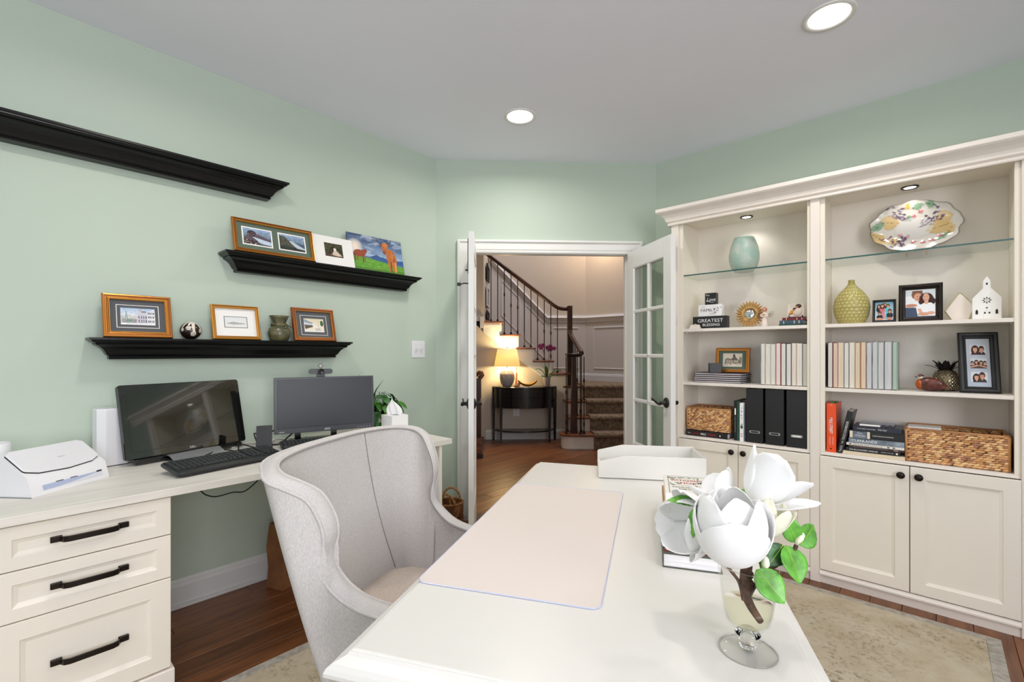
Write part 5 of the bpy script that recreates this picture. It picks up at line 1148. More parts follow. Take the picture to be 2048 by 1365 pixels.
leafp(0.70, 0.60, 0.30, 0.14, 0.25, yel); leafp(0.62, 0.42, 0.45, 0.13, 0.25, yel); leafp(0.82, 0.30, 0.25, 0.09, 0.9, yel); leafp(0.10, 0.62, 0.36, 0.15, -0.05, yel); leafp(0.03, 0.40, 0.38, 0.10, -0.7, yel); leafp(0.20, 0.2, 0.3, 0.08, 0.1, yel)
leafp(0.02, 0.42, 0.30, 0.075, 0.75, grn); leafp(0.45, 0.86, 0.2, 0.06, 0.4, grn); leafp(0.58, 0.94, 0.2, 0.06, -0.3, grn); leafp(0.74, 0.2, 0.28, 0.05, 0.6, grn); leafp(0.4, 0.66, 0.12, 0.06, 0.6, grn)
grapes(0.24, 0.86, 26, (128, 108, 130), 0.17, 0.14, -0.2); grapes(0.78, 0.74, 30, (116, 92, 118), 0.18, -0.2, -0.2); grapes(0.34, 0.10, 30, (110, 92, 118), 0.17, 0.08, 0.22)
for x, y in ((0.48, 0.72), (0.55, 0.8), (0.44, 0.32), (0.52, 0.2), (0.62, 0.19), (0.7, 0.22), (0.36, 0.36), (0.78, 0.3)): pc.ell(x, y, 0.034/pc.asp*1.2, 0.032, (204, 120, 132)); pc.ell(x-0.008, y+0.01, 0.018/pc.asp, 0.016, (228, 160, 168))
for x, y in ((0.17, 0.26), (0.2, 0.24), (0.23, 0.28), (0.255, 0.33)): pc.ell(x, y, 0.022/pc.asp, 0.022, (120, 52, 84))
pc.ell(0.395, 0.9, 0.05/pc.asp, 0.05, (226, 184, 96)); pc.ell(0.5, 0.5, 0.20, 0.2, (238, 238, 238), 0, 0.6)
b = MB(); nr, na = 26, 120; cols = []; rings = []
for j in range(nr+1):
    t = j/nr; ring_ = []
    for i in range(na):
        a = 2*PI*i/na; sc = 1+0.025*math.sin(9*a)*t**3+0.015*math.sin(15*a+1)*t**3
        u, v = math.cos(a)*t*sc, math.sin(a)*t*sc
        iy = int(min(NY-1, max(0, (v*0.5+0.5)*(NY-1)))); ix = int(min(NX-1, max(0, (u*0.5+0.5)*(NX-1))))
        cc = pc.a[iy, ix]; emb = 0.004 if abs(cc.sum()-664) > 40 else 0
        ring_.append((u*pa, 0.020-0.034*max(0, t-0.45)**1.5*2.2-emb*0.6, v*pb_)); cols.append(cc if t < 0.985 else (150, 140, 120))
    rings.append(ring_)
rings[0] = [(0, 0.02, 0)]*na if False else [(0.0001*math.cos(2*PI*i/na), 0.02, 0.0001*math.sin(2*PI*i/na)) for i in range(na)]
b.loft(rings, True, (True, False), TT)
mat('platter_glass', (255, 255, 255), 0.12, spec=0.7, attr=True); M['platter_glass'].node_tree.nodes['Principled BSDF'].inputs['Transmission Weight'].default_value = 0.3
b.build('plate', 'platter_glass', pt_, True, cols=lin(np.array(cols)), solid=0.004)
st_ = MB()
for x in (-0.03, 0.05): st_.tube([(x, -0.05, 0.016), (x, -0.052, -0.007), (x, 0.03, -0.007), (x, 0.045, 0.12)], 0.0022, 6)
st_.build('wire_stand', 'gold_bright', pt_, True)
# --- upper wooden shelf, left: lettered blocks, sunflower mirror, angel, plaque on little books
Z = BZ2+0.0004
def block(name, label, loc, w, d, h, m, rotz=0): 
    t = thing('word_block', label, 'sign block', loc, rotz); box('block', m, -w/2, w/2, 0, d, 0, h, t, bevel=0.0015); return t
g = block('b', 'long black block sign lettered in white, bottom of the block stack', (-1.094, 3.14, Z), 0.219, 0.05, 0.082, 'book_black')
text('GREATEST', 'ink_white', g, FRONT(0.004, -0.0002, 0.054), h=0.022, w=0.162); text('BLESSING', 'ink_white', g, FRONT(0.01, -0.0002, 0.026), h=0.017, w=0.108)
f = block('b', 'white block sign lettered FAMILY, middle of the block stack', (-1.094, 3.145, Z+0.0825), 0.149, 0.045, 0.0765, 'paper_white')
text('of a', 'ink_grey', f, FRONT(-0.042, -0.0002, 0.062), h=0.009); text('FAMILY', 'ink_black', f, FRONT(-0.01, -0.0002, 0.040), h=0.019, w=0.096); text("is life's", 'ink_grey', f, FRONT(0.016, -0.0002, 0.018), h=0.010, shear=0.2)
lf = MB()
for k in range(9): lf.prism([(0, 0), (0.006, 0.003), (0.013, 0), (0.006, -0.003)], 0, 0.0004, FRONT(0.028+0.035*rng.rand(), -0.0002, 0.02+0.05*rng.rand()) @ Matrix.Rotation(rng.rand()*6, 4, 'Z'))
lf.build('printed_sprig', 'ink_grey', f)
l_ = block('b', 'small black block sign lettered Love, top of the block stack', (-1.092, 3.15, Z+0.1595), 0.071, 0.045, 0.0765, 'book_black')
text('The', 'ink_white', l_, FRONT(-0.018, -0.0002, 0.062), h=0.011); text('Love', 'ink_white', l_, FRONT(0.005, -0.0002, 0.033), h=0.026, w=0.056, shear=0.3)
MB().tube([(-0.028, -0.0006, 0.022), (-0.024, -0.0006, 0.028), (-0.012, -0.0006, 0.024), (0.004, -0.0006, 0.014), (0.022, -0.0006, 0.012)], 0.001, 5).build('flourish', 'ink_white', l_)
cd = thing('place_card', 'tiny cream folded card in front of the black block sign', 'card', (-1.168, 3.087, Z))
MB().loft([[(x*k, y, z) for x in (-0.036, 0.036)] for y, z, k in ((-0.012, 0.0, 1), (0.0, 0.026, 0.8), (0.014, 0.0, 1))], False, (False, False)).build('card', 'tile_cream', cd, solid=0.0012)
MB().sphere((0, -0.001, 0.027), 0.011, 0.005, 0.004, 12).build('scroll', 'tile_cream', cd, True)
sf = thing('sunflower_mirror', 'small round mirror in a golden sunflower frame on the upper shelf', 'mirror', (-0.874, 3.225, Z), lean=0.06)
cz = 0.0885
MB().lathe([(0.036, 0.0), (0.038, 0.006), (0.043, 0.008), (0.048, 0.004), (0.052, 0.0)], 40, T=Matrix.Translation((0, -0.004, cz)) @ Matrix.Rotation(R90, 4, 'X'), caps=(False, False)).build('rim', 'sun_gold', sf, True)
MB().lathe([(0.037, 0.0015), (0.02, 0.004), (0.0005, 0.005)], 40, T=Matrix.Translation((0, -0.004, cz)) @ Matrix.Rotation(R90, 4, 'X')).build('mirror_glass', 'mirror', sf, True)
def petal_b(L, w_, T): 
    b = MB(); b.grid(lambda u, v: ((u-0.5)*2*w_*math.sin(PI*min(0.999, 0.25+0.75*v))**0.8*(1 if v < 1 else 0), L*v, 0.004*(1-abs(u-0.5)*2)+0.003*v), 4, 6, T=T); return b
for lay, (n, r0, L, w_, y) in enumerate(((26, 0.046, 0.042, 0.0075, 0.002), (24, 0.044, 0.030, 0.0065, -0.002))):
    base = None
    for k in range(n):
        a = 2*PI*(k+0.5*lay)/n; T = Matrix.Translation((0, y, cz)) @ Matrix.Rotation(a, 4, 'Y') @ basis((0, 0, 0), (1, 0, 0), (0, 0, 1)) @ Matrix.Translation((0, r0, 0))
        if base is None: o_ = petal_b(L, w_, Matrix.Identity(4)).build('petal', 'sun_gold' if lay else 'sun_gold', sf, True, solid=0.001); base = o_
        else: o_ = base.copy(); C.objects.link(o_); o_.parent = sf
        o_.matrix_local = T
ag = thing('angel_figurine', 'small carved angel figurine with wire wings beside the sunflower mirror', 'figurine', (-0.782, 3.2, Z))
MB().lathe([(0.017, 0), (0.019, 0.004), (0.017, 0.03), (0.013, 0.055), (0.012, 0.062), (0.016, 0.075), (0.017, 0.082), (0.010, 0.09), (0.005, 0.094), (0.005, 0.098)], 24).build('gown', 'angel_dress', ag, True)
MB().sphere((0, -0.001, 0.110), 0.0125, 0.0125, 0.0145, 16).build('head', 'skin', ag, True)
MB().lathe([(0.0005, 0.1255), (0.008, 0.124), (0.0135, 0.116), (0.0138, 0.108), (0.011, 0.100)], 20, T=Matrix.Translation((0, 0.002, 0)), caps=(False, False)).build('hair', 'angel_hair', ag, True)
ar_ = MB()
for s in (-1, 1): ar_.tube([(s*0.016, 0, 0.084), (s*0.020, -0.010, 0.070), (s*0.008, -0.02, 0.066), (0, -0.019, 0.074)], [0.005, 0.0045, 0.004, 0.003], 8)
ar_.build('arms', 'angel_dress', ag, True)
MB().sphere((0.002, -0.021, 0.078), 0.007, 0.005, 0.006, 10).build('hands', 'skin', ag, True)
wg = MB()
for s in (-1, 1):
    for k in range(4):
        a = 0.5-0.45*k; L = 0.045-0.006*k; c_ = Vector((s*0.012, 0.01, 0.078)); d = Vector((s*math.cos(a), 0.1, math.sin(a)*0.8)); n_ = Vector((-s*math.sin(a)*0.8, 0, math.cos(a)))
        wg.tube([c_, c_+d*L*0.6+n_*0.008, c_+d*L, c_+d*L*0.6-n_*0.006], 0.0011, 5, True)
wg.build('wings', 'wire_grey', ag, True)
def lying_book(label, loc, rotz, w, d, h, mcover, mpages='pages_flat', spine='front', name='book', grp=None, band=0.0026):
    """book lying flat; local x right, y away; the spine (or the page edge) looks to the front"""
    B = thing(name, label, 'book', loc, rotz, grp)
    if spine == 'front':
        box('pages', mpages, -w/2+0.002, w/2-0.002, band, d-0.003, band, h-band, B)
        MB().box(-w/2, w/2, 0, d, 0, band).box(-w/2, w/2, 0, d, h-band, h).box(-w/2, w/2, 0, band, band, h-band).build('cover', mcover, B, bevel=0.0006, seg=1)
    else:
        box('pages', mpages, -w/2+band, w/2-0.003, 0.003, d-0.003, band, h-band, B)
        MB().box(-w/2, w/2, 0, d, 0, band).box(-w/2, w/2, 0, d, h-band, h).box(-w/2, -w/2+band, 0, d, band, h-band).build('cover', mcover, B, bevel=0.0006, seg=1)
    return B
k1 = lying_book('thin teal book at the very bottom of the small stack under the plaque', (-0.61, 3.12, Z), 0.06, 0.15, 0.2, 0.010, 'book_teal')
k2 = lying_book('slate blue cloth book in the small stack under the plaque', (-0.62, 3.12, Z+0.0104), -0.05, 0.125, 0.19, 0.022, 'book_blue')
k3 = lying_book('dark red cloth book on top of the small stack under the plaque', (-0.61, 3.14, Z+0.0328), -0.06, 0.125, 0.17, 0.017, 'book_red')
for kk, hh in ((k2, 0.022), (k3, 0.017)):
    for x in (-0.04, 0.015, 0.04): box('gold_band', 'ink_cream', x-0.0015, x+0.0015, -0.0003, 0.0002, 0.002, hh-0.002, kk)
pq = thing('plaque', 'square cream plaque with a carved mother and child on a dark easel', 'plaque', (-0.615, 3.215, Z+0.0502), 0.12)
TP = Matrix.Translation((0, 0, 0.008)) @ Matrix.Rotation(-0.3, 4, 'X')
MB().prism(rrect(0.088, 0.084, 0.008, 3, 0, 0.042), 0, 0.01, TP @ basis((0, 0.01, 0), (1, 0, 0), (0, 0, 1))).build('tile', 'tile_cream', pq, bevel=0.002)
def bas(x, z): return TP @ Vector((x, -0.001, z))
def lump(name, m, x, z, rx, rz, rot=0.0): return MB().sphere((0, 0, 0), rx, 0.006, rz, 14, T=TP @ Matrix.Translation((x, -0.001, z)) @ Matrix.Rotation(rot, 4, 'Y')).build(name, m, pq, True)
lump('mother_gown', 'angel_dress', 0.006, 0.03, 0.026, 0.026); lump('mother_hair', 'rail_wood', 0.012, 0.068, 0.016, 0.013); lump('mother_face', 'skin', 0.006, 0.062, 0.010, 0.010); lump('child_body', 'gold_bright', -0.022, 0.03, 0.010, 0.022, 0.7); lump('child_head', 'rail_wood', -0.008, 0.05, 0.009, 0.008); lump('arm', 'skin', -0.01, 0.04, 0.018, 0.005, -0.5)
ea = MB()
for s in (-1, 1): ea.tube([(s*0.034, -0.014, 0.016), (s*0.034, -0.015, 0.004), (s*0.03, 0.03, 0.004), (s*0.02, 0.045, 0.06)], 0.0032, 6).tube([(s*0.034, 0.0, 0.004), (-s*0.0, -0.002, 0.004)], 0.003, 6)
ea.build('easel', 'rail_dark', pq, True)
# --- lower wooden shelf, left: brown portfolios, black box, framed house print, books with pages outward
Z = BZ3+0.0004
for k in range(5):
    pf = thing('portfolio', ['flat brown portfolio, bottom of the stack of five', 'flat brown portfolio, second from the bottom of the stack', 'flat brown portfolio, middle one of the stack of five', 'flat brown portfolio, fourth up in the stack', 'flat brown portfolio, top of the stack, under the black cube box'][k], 'folder', (-1.035+0.004*math.sin(5*k), 3.10, Z+0.0127*k), 0.02*math.sin(3*k+1), 'stacked brown portfolios')
    box('cover', 'book_plum', -0.148, 0.148, 0, 0.21, 0, 0.0028, pf); box('pages', 'pages_flat', -0.142, 0.142, 0.004, 0.205, 0.0028, 0.0095, pf); box('cover', 'book_plum', -0.148, 0.148, 0, 0.21, 0.0095, 0.0123, pf)
bx = thing('black_box', 'small black cube box standing on the brown portfolios', 'box', (-1.058, 3.13, Z+0.0640), 0.5); box('carton', 'book_black', -0.034, 0.034, -0.034, 0.034, 0, 0.062, bx, bevel=0.001); text('a&b', 'ink_grey', bx, FRONT(-0.015, -0.0343, 0.052), h=0.006) if False else None
def house():
    p = Pic(80, 54, (226, 216, 196)); p.noise(8, 2); p.rect(0.1, 0.9, 0.3, 0.5, (210, 200, 180)); p.poly([(0.4, 0.5), (0.6, 0.85), (0.8, 0.5)], (120, 110, 98)); p.ell(0.58, 0.84, 0.05, 0.12, (70, 64, 60)); p.poly([(0.1, 0.5), (0.2, 0.66), (0.42, 0.6), (0.42, 0.5)], (150, 140, 126)); p.rect(0.85, 0.98, 0.3, 0.72, (90, 90, 78), 0.6)
    for k in range(14): p.rect(0.12+0.056*k, 0.14+0.056*k, 0.26, 0.54, (70, 64, 60))
    for k in range(40): p.ell(0.05+0.9*rng.rand(), 0.12+0.2*rng.rand(), 0.02, 0.03, (120, 116, 100), 0, 0.6)
    p.line([(0.05, 0.26), (0.95, 0.28)], 0.01, (70, 66, 60)); return p
framed('small gold framed house print under a green mat, behind the black cube box', (-0.972, 3.20, Z+0.0642), 0.08, 0.206, 0.162, 0.2, 0.021, 'gold', 'mat_green', house(), 0.116, 0.088, 0.038)
GRP = 'books with their pages turned outward'
def page_book(label, x, z, w, h, d, mc, mp='pages', y=3.10, spine_up=0.0, lean_=0.0):
    B = thing('book', label, 'book', (x, y, z), 0, GRP)
    box('pages', mp, 0.0022, w-0.0022, 0.004, d-0.002, 0.003, h-0.003, B)
    MB().box(0, 0.0018, 0, d, 0, h).box(w-0.0018, w, 0, d, 0, h).box(0.0018, w-0.0018, d-0.002, d, 0, h).build('cover', mc, B)
    return B
cv = ['book_photo', 'book_cream', 'book_mint', 'cover_crimson', 'book_black', 'book_blue', 'book_tan', 'book_ivory', 'book_green']
ordn = ['first', 'second', 'third', 'fourth', 'fifth', 'sixth', 'seventh', 'eighth', 'ninth', 'tenth', 'eleventh', 'twelfth']
x = -0.7785
for k in range(9):
    w_ = 0.0272; page_book('tall book with pages outward, %s from the left in the left bookcase row' % ordn[k], x, Z, w_-0.0006, 0.252-0.002*(k % 3), 0.2, cv[k]); x += w_
x = -0.439
cv2 = ['book_black', 'cover_crimson', 'book_ivory', 'book_black', 'book_cream', 'book_tan', 'book_tan', 'book_photo', 'book_photo', 'book_mint', 'book_black']
mat('pages_b', (222, 206, 182), 0.85, var=0.06, vscale=2.0, stretch=(260, 2, 2)); mat('pages_c', (206, 206, 208), 0.85, var=0.07, vscale=2.0, stretch=(260, 2, 2))
for k in range(11):
    w_ = 0.0246 if k < 10 else 0.034; page_book('tall book with pages outward, %s from the left in the right bookcase row' % ordn[k], x, Z, w_-0.0006, 0.252-0.002*(k % 2), 0.2, cv2[k], 'pages_b' if k in (1, 2, 5, 6) else ('pages_c' if k in (7, 8, 9, 10) else 'pages')); x += w_
page_book('mint green book closing the right end of the right bookcase row', x, Z, 0.019, 0.25, 0.2, 'book_mint', 'book_mint')
# --- ledge, left: basket on a black book, books, file boxes
Z = BZ0+0.0004
fbk = lying_book('black cookbook lying under the small woven basket', (-1.096, 3.085, Z), 0, 0.264, 0.2, 0.033, 'book_black')
text('THE', 'ink_white', fbk, FRONT(-0.112, -0.0003, 0.0165), h=0.007); text('FLAVOR', 'ink_red', fbk, FRONT(-0.070, -0.0003, 0.0165), h=0.012, w=0.052); text('BIBLE', 'ink_white', fbk, FRONT(-0.018, -0.0003, 0.0165), h=0.0125, w=0.034, bold=0.01)
for z in (0.012, 0.017, 0.021): box('printed_line', 'ink_red', 0.006, 0.062, -0.0003, 0.0002, z-0.0008, z+0.0008, fbk)
box('publisher_mark', 'ink_cream', 0.082, 0.090, -0.0003, 0.0002, 0.012, 0.02, fbk)
def std_book(label, x, z, w, h, d, mc, y=3.09, tilt=0.0, name='book', grp=None):
    B = thing(name, label, 'book', (x, y, z), 0, grp); B.rotation_euler = (0, tilt, 0)
    box('pages', 'pages', 0.003, w-0.003, 0.004, d-0.004, 0.003, h-0.003, B)
    MB().box(0, 0.0025, 0, d, 0, h).box(w-0.0025, w, 0, d, 0, h).box(0.0025, w-0.0025, 0, 0.003, 0, h).build('cover', mc, B, bevel=0.0005, seg=1); return B
q = std_book('thin black spined book right of the small woven basket', -0.928, Z, 0.018, 0.248, 0.22, 'book_black'); box('spine_label', 'ink_white', 0.004, 0.012, -0.0004, 0.0002, 0.16, 0.20, q); box('spine_lettering', 'ink_grey', 0.006, 0.009, -0.0004, 0.0002, 0.05, 0.15, q)
std_book('dark green spined book beside the thin black book', -0.9095, Z, 0.016, 0.244, 0.22, 'book_green')
q = std_book('plum spined book mostly hidden behind the spiral cookbook', -0.893, Z, 0.034, 0.25, 0.17, 'book_plum', 3.135)
sp = thing('spiral_book', 'white spiral bound cookbook with printed spine next to the file boxes', 'book', (-0.892, 3.083, Z))
box('pages', 'paper_white', 0.0, 0.022, 0, 0.05, 0.0, 0.236, sp, bevel=0.001)
for z0, m_k in ((0.2, 'ink_black'), (0.178, 'ink_black'), (0.156, 'ink_black'), (0.137, 'ink_red')): text('SALT' if m_k == 'ink_black' else 'COOK', m_k, sp, FRONT(0.011, -0.0003, z0), h=0.011, w=0.013) if False else MB().tube([(0.006+0.010*rng.rand(), -0.0006, z0+0.012*rng.rand()) for _ in range(6)], 0.0008, 4).build('printed_lettering', m_k, sp)
MB().prism([(0.004, 0.085), (0.008, 0.11), (0.011, 0.09), (0.015, 0.116), (0.018, 0.086), (0.014, 0.075)], 0, 0.0005, FRONT(0, -0.0002, 0)).build('printed_picture', 'leaf_dark', sp)
for z in (0.045, 0.032): box('printed_line', 'ink_red', 0.005, 0.017, -0.0004, 0.0002, z-0.002, z+0.002, sp)
for k in range(30): MB().tube([(0.026+0.006*math.cos(a), 0.004+0.006*math.sin(a), 0.008+0.0075*k+0.001*a/6) for a in np.linspace(0, 2*PI, 11)[:-1]], 0.0011, 4, True).build('spiral_ring', 'spiral', sp, True) if k == 0 else None
r0 = [o_ for o_ in sp.children if o_.name.startswith('spiral_ring')][0]
for k in range(1, 29): o_ = r0.copy(); C.objects.link(o_); o_.parent = sp; o_.location = (0, 0, 0.0077*k)
names = ['leftmost of the three, with an empty label holder', 'middle one of the three, with an empty label holder', 'rightmost of the three, with a white card in its label holder']
for k, (a, b_) in enumerate(((-0.855, -0.7625), (-0.749, -0.6515), (-0.6375, -0.536))):
    fx = thing('magazine_file', 'black upright magazine file, '+names[k], 'file box', ((a+b_)/2, 3.085, Z), 0, 'black magazine files'); w_ = b_-a
    MB().box(-w_/2, w_/2, 0, 0.003, 0, 0.33).box(-w_/2, -w_/2+0.003, 0.003, 0.25, 0, 0.33).box(w_/2-0.003, w_/2, 0.003, 0.25, 0, 0.33).box(-w_/2+0.003, w_/2-0.003, 0.003, 0.25, 0, 0.003).box(-w_/2+0.003, w_/2-0.003, 0.247, 0.25, 0.003, 0.3).build('box', 'book_black', fx, bevel=0.0008, seg=1)
    lx, lz = 0.001, 0.066
    hold = MB(); oc_ = [(-0.026, -0.008), (0.026, -0.008), (0.031, 0), (0.026, 0.008), (-0.026, 0.008), (-0.031, 0)]; ic = [(-0.021, -0.0045), (0.021, -0.0045), (0.0212, 0), (0.021, 0.0045), (-0.021, 0.0045), (-0.0212, 0)]
    hold.loft([[(x+lx, -0.0002, z+lz) for x, z in oc_], [(x*0.97+lx, -0.002, z*0.95+lz) for x, z in oc_], [(x+lx, -0.002, z+lz) for x, z in ic], [(x+lx, -0.0002, z+lz) for x, z in ic]], True, (False, False)).build('label_holder', 'silver', fx)
    if k == 2: box('label_card', 'card_white', lx-0.021, lx+0.021, -0.0006, -0.0001, lz-0.0045, lz+0.0045, fx)
# --- upper wooden shelf, right
Z = BZ2+0.0004
gv = thing('gourd_vase', 'olive yellow gourd vase covered in rows of dimples', 'vase', (-0.342, 3.2, Z))
nr_, na_ = 56, 96; cols = []; rings = []
pr_ = [(0.052, 0), (0.06, 0.006), (0.078, 0.045), (0.0855, 0.095), (0.078, 0.14), (0.056, 0.178), (0.032, 0.203), (0.018, 0.222), (0.0145, 0.235), (0.0165, 0.247), (0.0145, 0.2475)]
pzs = np.array([p[1] for p in pr_]); prs = np.array([p[0] for p in pr_])
for j in range(nr_+1):
    z = 0.2475*j/nr_; r_ = float(np.interp(z, pzs, prs)); row = z/0.0182; rg_ = []
    for i in range(na_):
        a = i/na_*24; o_ = 0.5*(int(row) % 2); cell = math.hypot(((a+o_) % 1)-0.5, (row % 1)-0.5)
        dm = max(0, 1-cell/0.52) if 0.008 < z < 0.222 else 0
        rg_.append(((r_-0.0055*dm)*math.cos(2*PI*i/na_), (r_-0.0055*dm)*math.sin(2*PI*i/na_), z)); t_ = min(1, dm*1.4); cols.append(tuple(np.array((166, 152, 84))*(1-t_)+np.array((206, 200, 138))*t_))
    rings.append(rg_)
MB().loft(rings, True, (True, True)).build('body', 'gourd', gv, True, cols=lin(np.array(cols)))
SK = [(214, 160, 132), (198, 140, 114), (222, 172, 146)]
def person(p, cx, cy, s, hair, shirt, sk=0, long_=False, body=True):
    a = p.asp
    if body: p.ell(cx, cy-2.7*s, 1.75*s/a, 1.9*s, shirt)
    if long_: p.ell(cx, cy-0.5*s, 1.55*s/a, 2.0*s, hair)
    p.ell(cx, cy+0.25*s, 1.12*s/a, 1.25*s, hair)
    if body: p.rect(cx-0.3*s/a, cx+0.3*s/a, cy-1.5*s, cy-0.6*s, SK[sk])
    p.ell(cx, cy-0.12*s, 0.8*s/a, 1.05*s, SK[sk])
    p.ell(cx, cy+0.85*s, 0.85*s/a, 0.35*s, hair)
    for q in (-1, 1): p.ell(cx+q*0.3*s/a, cy+0.05*s, 0.1*s/a, 0.07*s, (60, 40, 36))
    p.ell(cx, cy-0.25*s, 0.09*s/a, 0.14*s, tuple(np.array(SK[sk])*0.9)); p.ell(cx, cy-0.58*s, 0.34*s/a, 0.13*s, (236, 226, 222)); p.line([(cx-0.34*s/a, cy-0.52*s), (cx, cy-0.68*s), (cx+0.34*s/a, cy-0.52*s)], 0.06*s, (168, 84, 84))
def group_photo():
    p = Pic(72, 92, (150, 190, 206)); p.grad((222, 226, 228), (128, 176, 196), 0, 1)
    for (x, y, s, h_, sh, sk, lg) in ((0.52, 0.86, 0.065, (120, 90, 70), (40, 44, 52), 0, 0), (0.22, 0.78, 0.068, (60, 36, 30), (44, 42, 48), 0, 1), (0.40, 0.80, 0.07, (70, 40, 32), (206, 110, 120), 2, 1), (0.70, 0.77, 0.075, (84, 60, 48), (92, 190, 206), 0, 0), (0.26, 0.40, 0.075, (70, 46, 36), (40, 44, 54), 1, 0), (0.80, 0.50, 0.078, (50, 36, 30), (46, 48, 56), 1, 0)): person(p, x, y, s, h_, sh, sk, lg)
    p.poly([(0.55, 0.1), (0.6, 0.6), (0.8, 0.6), (0.8, 0.1)], (92, 186, 204)); p.poly([(0.36, 0.1), (0.34, 0.62), (0.52, 0.62), (0.56, 0.1)], (206, 112, 122), 0.7); person(p, 0.26, 0.40, 0.075, (70, 46, 36), (40, 44, 54), 1); person(p, 0.80, 0.50, 0.078, (50, 36, 30), (46, 48, 56), 1); p.ell(0.25, 0.1, 0.2, 0.07, SK[0]).ell(0.78, 0.12, 0.16, 0.07, SK[1]).rect(0, 1, 0, 0.05, (40, 44, 54)); return p
def couple_photo():
    p = Pic(96, 100, (206, 214, 220)); p.grad((196, 204, 210), (224, 230, 234))
    p.poly([(0, 0.1), (0, 0.75), (0.25, 0.78), (0.48, 0.6), (0.5, 0.1)], (236, 238, 242)); p.ell(0.38, 0.80, 0.17, 0.16, (132, 96, 70)); p.ell(0.42, 0.72, 0.13, 0.15, SK[0]); p.poly([(0.2, 0.78), (0.24, 0.95), (0.56, 0.96), (0.6, 0.8), (0.5, 0.86), (0.3, 0.86)], (128, 92, 66)); p.ell(0.4, 0.74, 0.015, 0.012, (60, 40, 36)).ell(0.48, 0.74, 0.015, 0.012, (60, 40, 36)).line([(0.38, 0.655), (0.43, 0.64), (0.48, 0.655)], 0.012, (170, 90, 90))
    p.ell(0.70, 0.64, 0.235, 0.22, (62, 36, 32)); p.ell(0.56, 0.54, 0.12, 0.1, (62, 36, 32)).ell(0.88, 0.56, 0.12, 0.12, (62, 36, 32)); p.poly([(0.46, 0.02), (0.48, 0.42), (0.62, 0.5), (0.86, 0.5), (0.98, 0.4), (0.98, 0.02)], (240, 242, 246)); p.rect(0.64, 0.76, 0.46, 0.58, SK[2]); p.ell(0.69, 0.7, 0.105, 0.145, SK[2])
    for q in (-1, 1): p.ell(0.69+q*0.045, 0.73, 0.015, 0.011, (54, 36, 32))
    p.ell(0.69, 0.635, 0.045, 0.02, (244, 240, 238)).line([(0.64, 0.645), (0.69, 0.615), (0.74, 0.645)], 0.01, (176, 84, 88)).ell(0.69, 0.685, 0.012, 0.02, (204, 152, 126))
    p.poly([(0.40, 0.3), (0.52, 0.3), (0.60, 0.12), (0.5, 0.06)], SK[2]); p.ell(0.62, 0.1, 0.2, 0.06, SK[0]).ell(0.85, 0.13, 0.13, 0.06, SK[2]); p.poly([(0, 0.0), (0, 0.36), (0.36, 0.34), (0.42, 0)], (72, 84, 110)); p.ell(0.2, 0.42, 0.2, 0.06, SK[1]); p.rect(0, 1, 0, 0.03, (84, 96, 120)); return p
def pair(k):
    p = Pic(72, 44, (214, 218, 222))
    if k == 0: person(p, 0.34, 0.56, 0.26, (74, 36, 34), (34, 34, 40), 2, True); person(p, 0.72, 0.52, 0.24, (48, 32, 30), (38, 38, 44), 0)
    elif k == 1:
        for x, y, lg in ((0.12, 0.5, 0), (0.38, 0.62, 1), (0.66, 0.56, 1), (0.88, 0.52, 0)): person(p, x, y, 0.155, (64, 40, 36), (88, 72, 66), 0, bool(lg))
        p.poly([(0, 0.16), (0.45, 0.36), (0.5, 0.26), (0, 0.04)], SK[2]).poly([(1, 0.16), (0.55, 0.36), (0.5, 0.26), (1, 0.04)], SK[0])
    else: person(p, 0.34, 0.48, 0.25, (50, 34, 32), (40, 44, 48), 0, True); person(p, 0.68, 0.60, 0.27, (58, 42, 36), (48, 52, 54), 1)
    return p
def photo_frame(label, loc, w, h, lean, fw, m, pics, rotz=0.0):
    F = thing('photo_frame', label, 'photo frame', loc, rotz, lean=lean)
    ring(w, h, [(0, 0.002), (0, -0.016), (fw*0.2, -0.02), (fw*0.5, -0.019), (fw*0.65, -0.012), (fw*0.9, -0.009), (fw, -0.004)]).build('frame', m, F)
    box('backing', 'ink_black', -w/2+0.003, w/2-0.003, -0.003, 0.002, 0.003, h-0.003, F)
    for nm_, pic, pw, ph, px, pz in pics: (pic.sheet(nm_, pw, ph, F, px, -0.0046 if nm_ == 'photo' else -0.0035, pz, 'print_gloss'))
    MB().prism([(0.0, 0.002), (0.02, 0.002), (0.03, 0.055), (0.02, 0.06)], -0.02, 0.02, Matrix(((0, 0, 1, 0), (0, 1, 0, 0), (1, 0, 0, 0.0), (0, 0, 0, 1)))).build('easel_back', 'ink_black', F)
    return F
photo_frame('small black frame with a family group photo, between gourd vase and larger frame', (-0.197, 3.165, Z), 0.098, 0.124, 0.16, 0.011, 'black_satin', [('photo', group_photo(), 0.078, 0.104, 0, 0.010)])
photo_frame('larger dark brown frame with a couple portrait on the right upper shelf', (-0.053, 3.2, Z), 0.172, 0.198, 0.10, 0.028, 'bronze', [('photo', couple_photo(), 0.118, 0.144, 0, 0.027)])
ge = thing('crystal_ornament', 'pale gold edged faceted crystal shaped ornament beside the white church', 'ornament', (0.094, 3.21, Z))
gp = [(-0.025, 0), (0.030, 0), (0.046, 0.05), (0.044, 0.085), (0.006, 0.138), (-0.004, 0.138), (-0.034, 0.085), (-0.052, 0.05)]
MB().prism(gp, 0, 0.03, basis((0, 0.03, 0), (1, 0, 0), (0, 0, 1))).build('facets', 'tile_cream', ge, bevel=0.002, seg=1)
e_ = MB()
for y in (-0.001, 0.031): e_.tube([(x, y, z) for x, z in gp], 0.0026, 4, True)
for x, z in gp: e_.tube([(x, -0.001, z), (x, 0.031, z)], 0.0026, 4)
e_.build('gold_edges', 'geo_gold', ge)
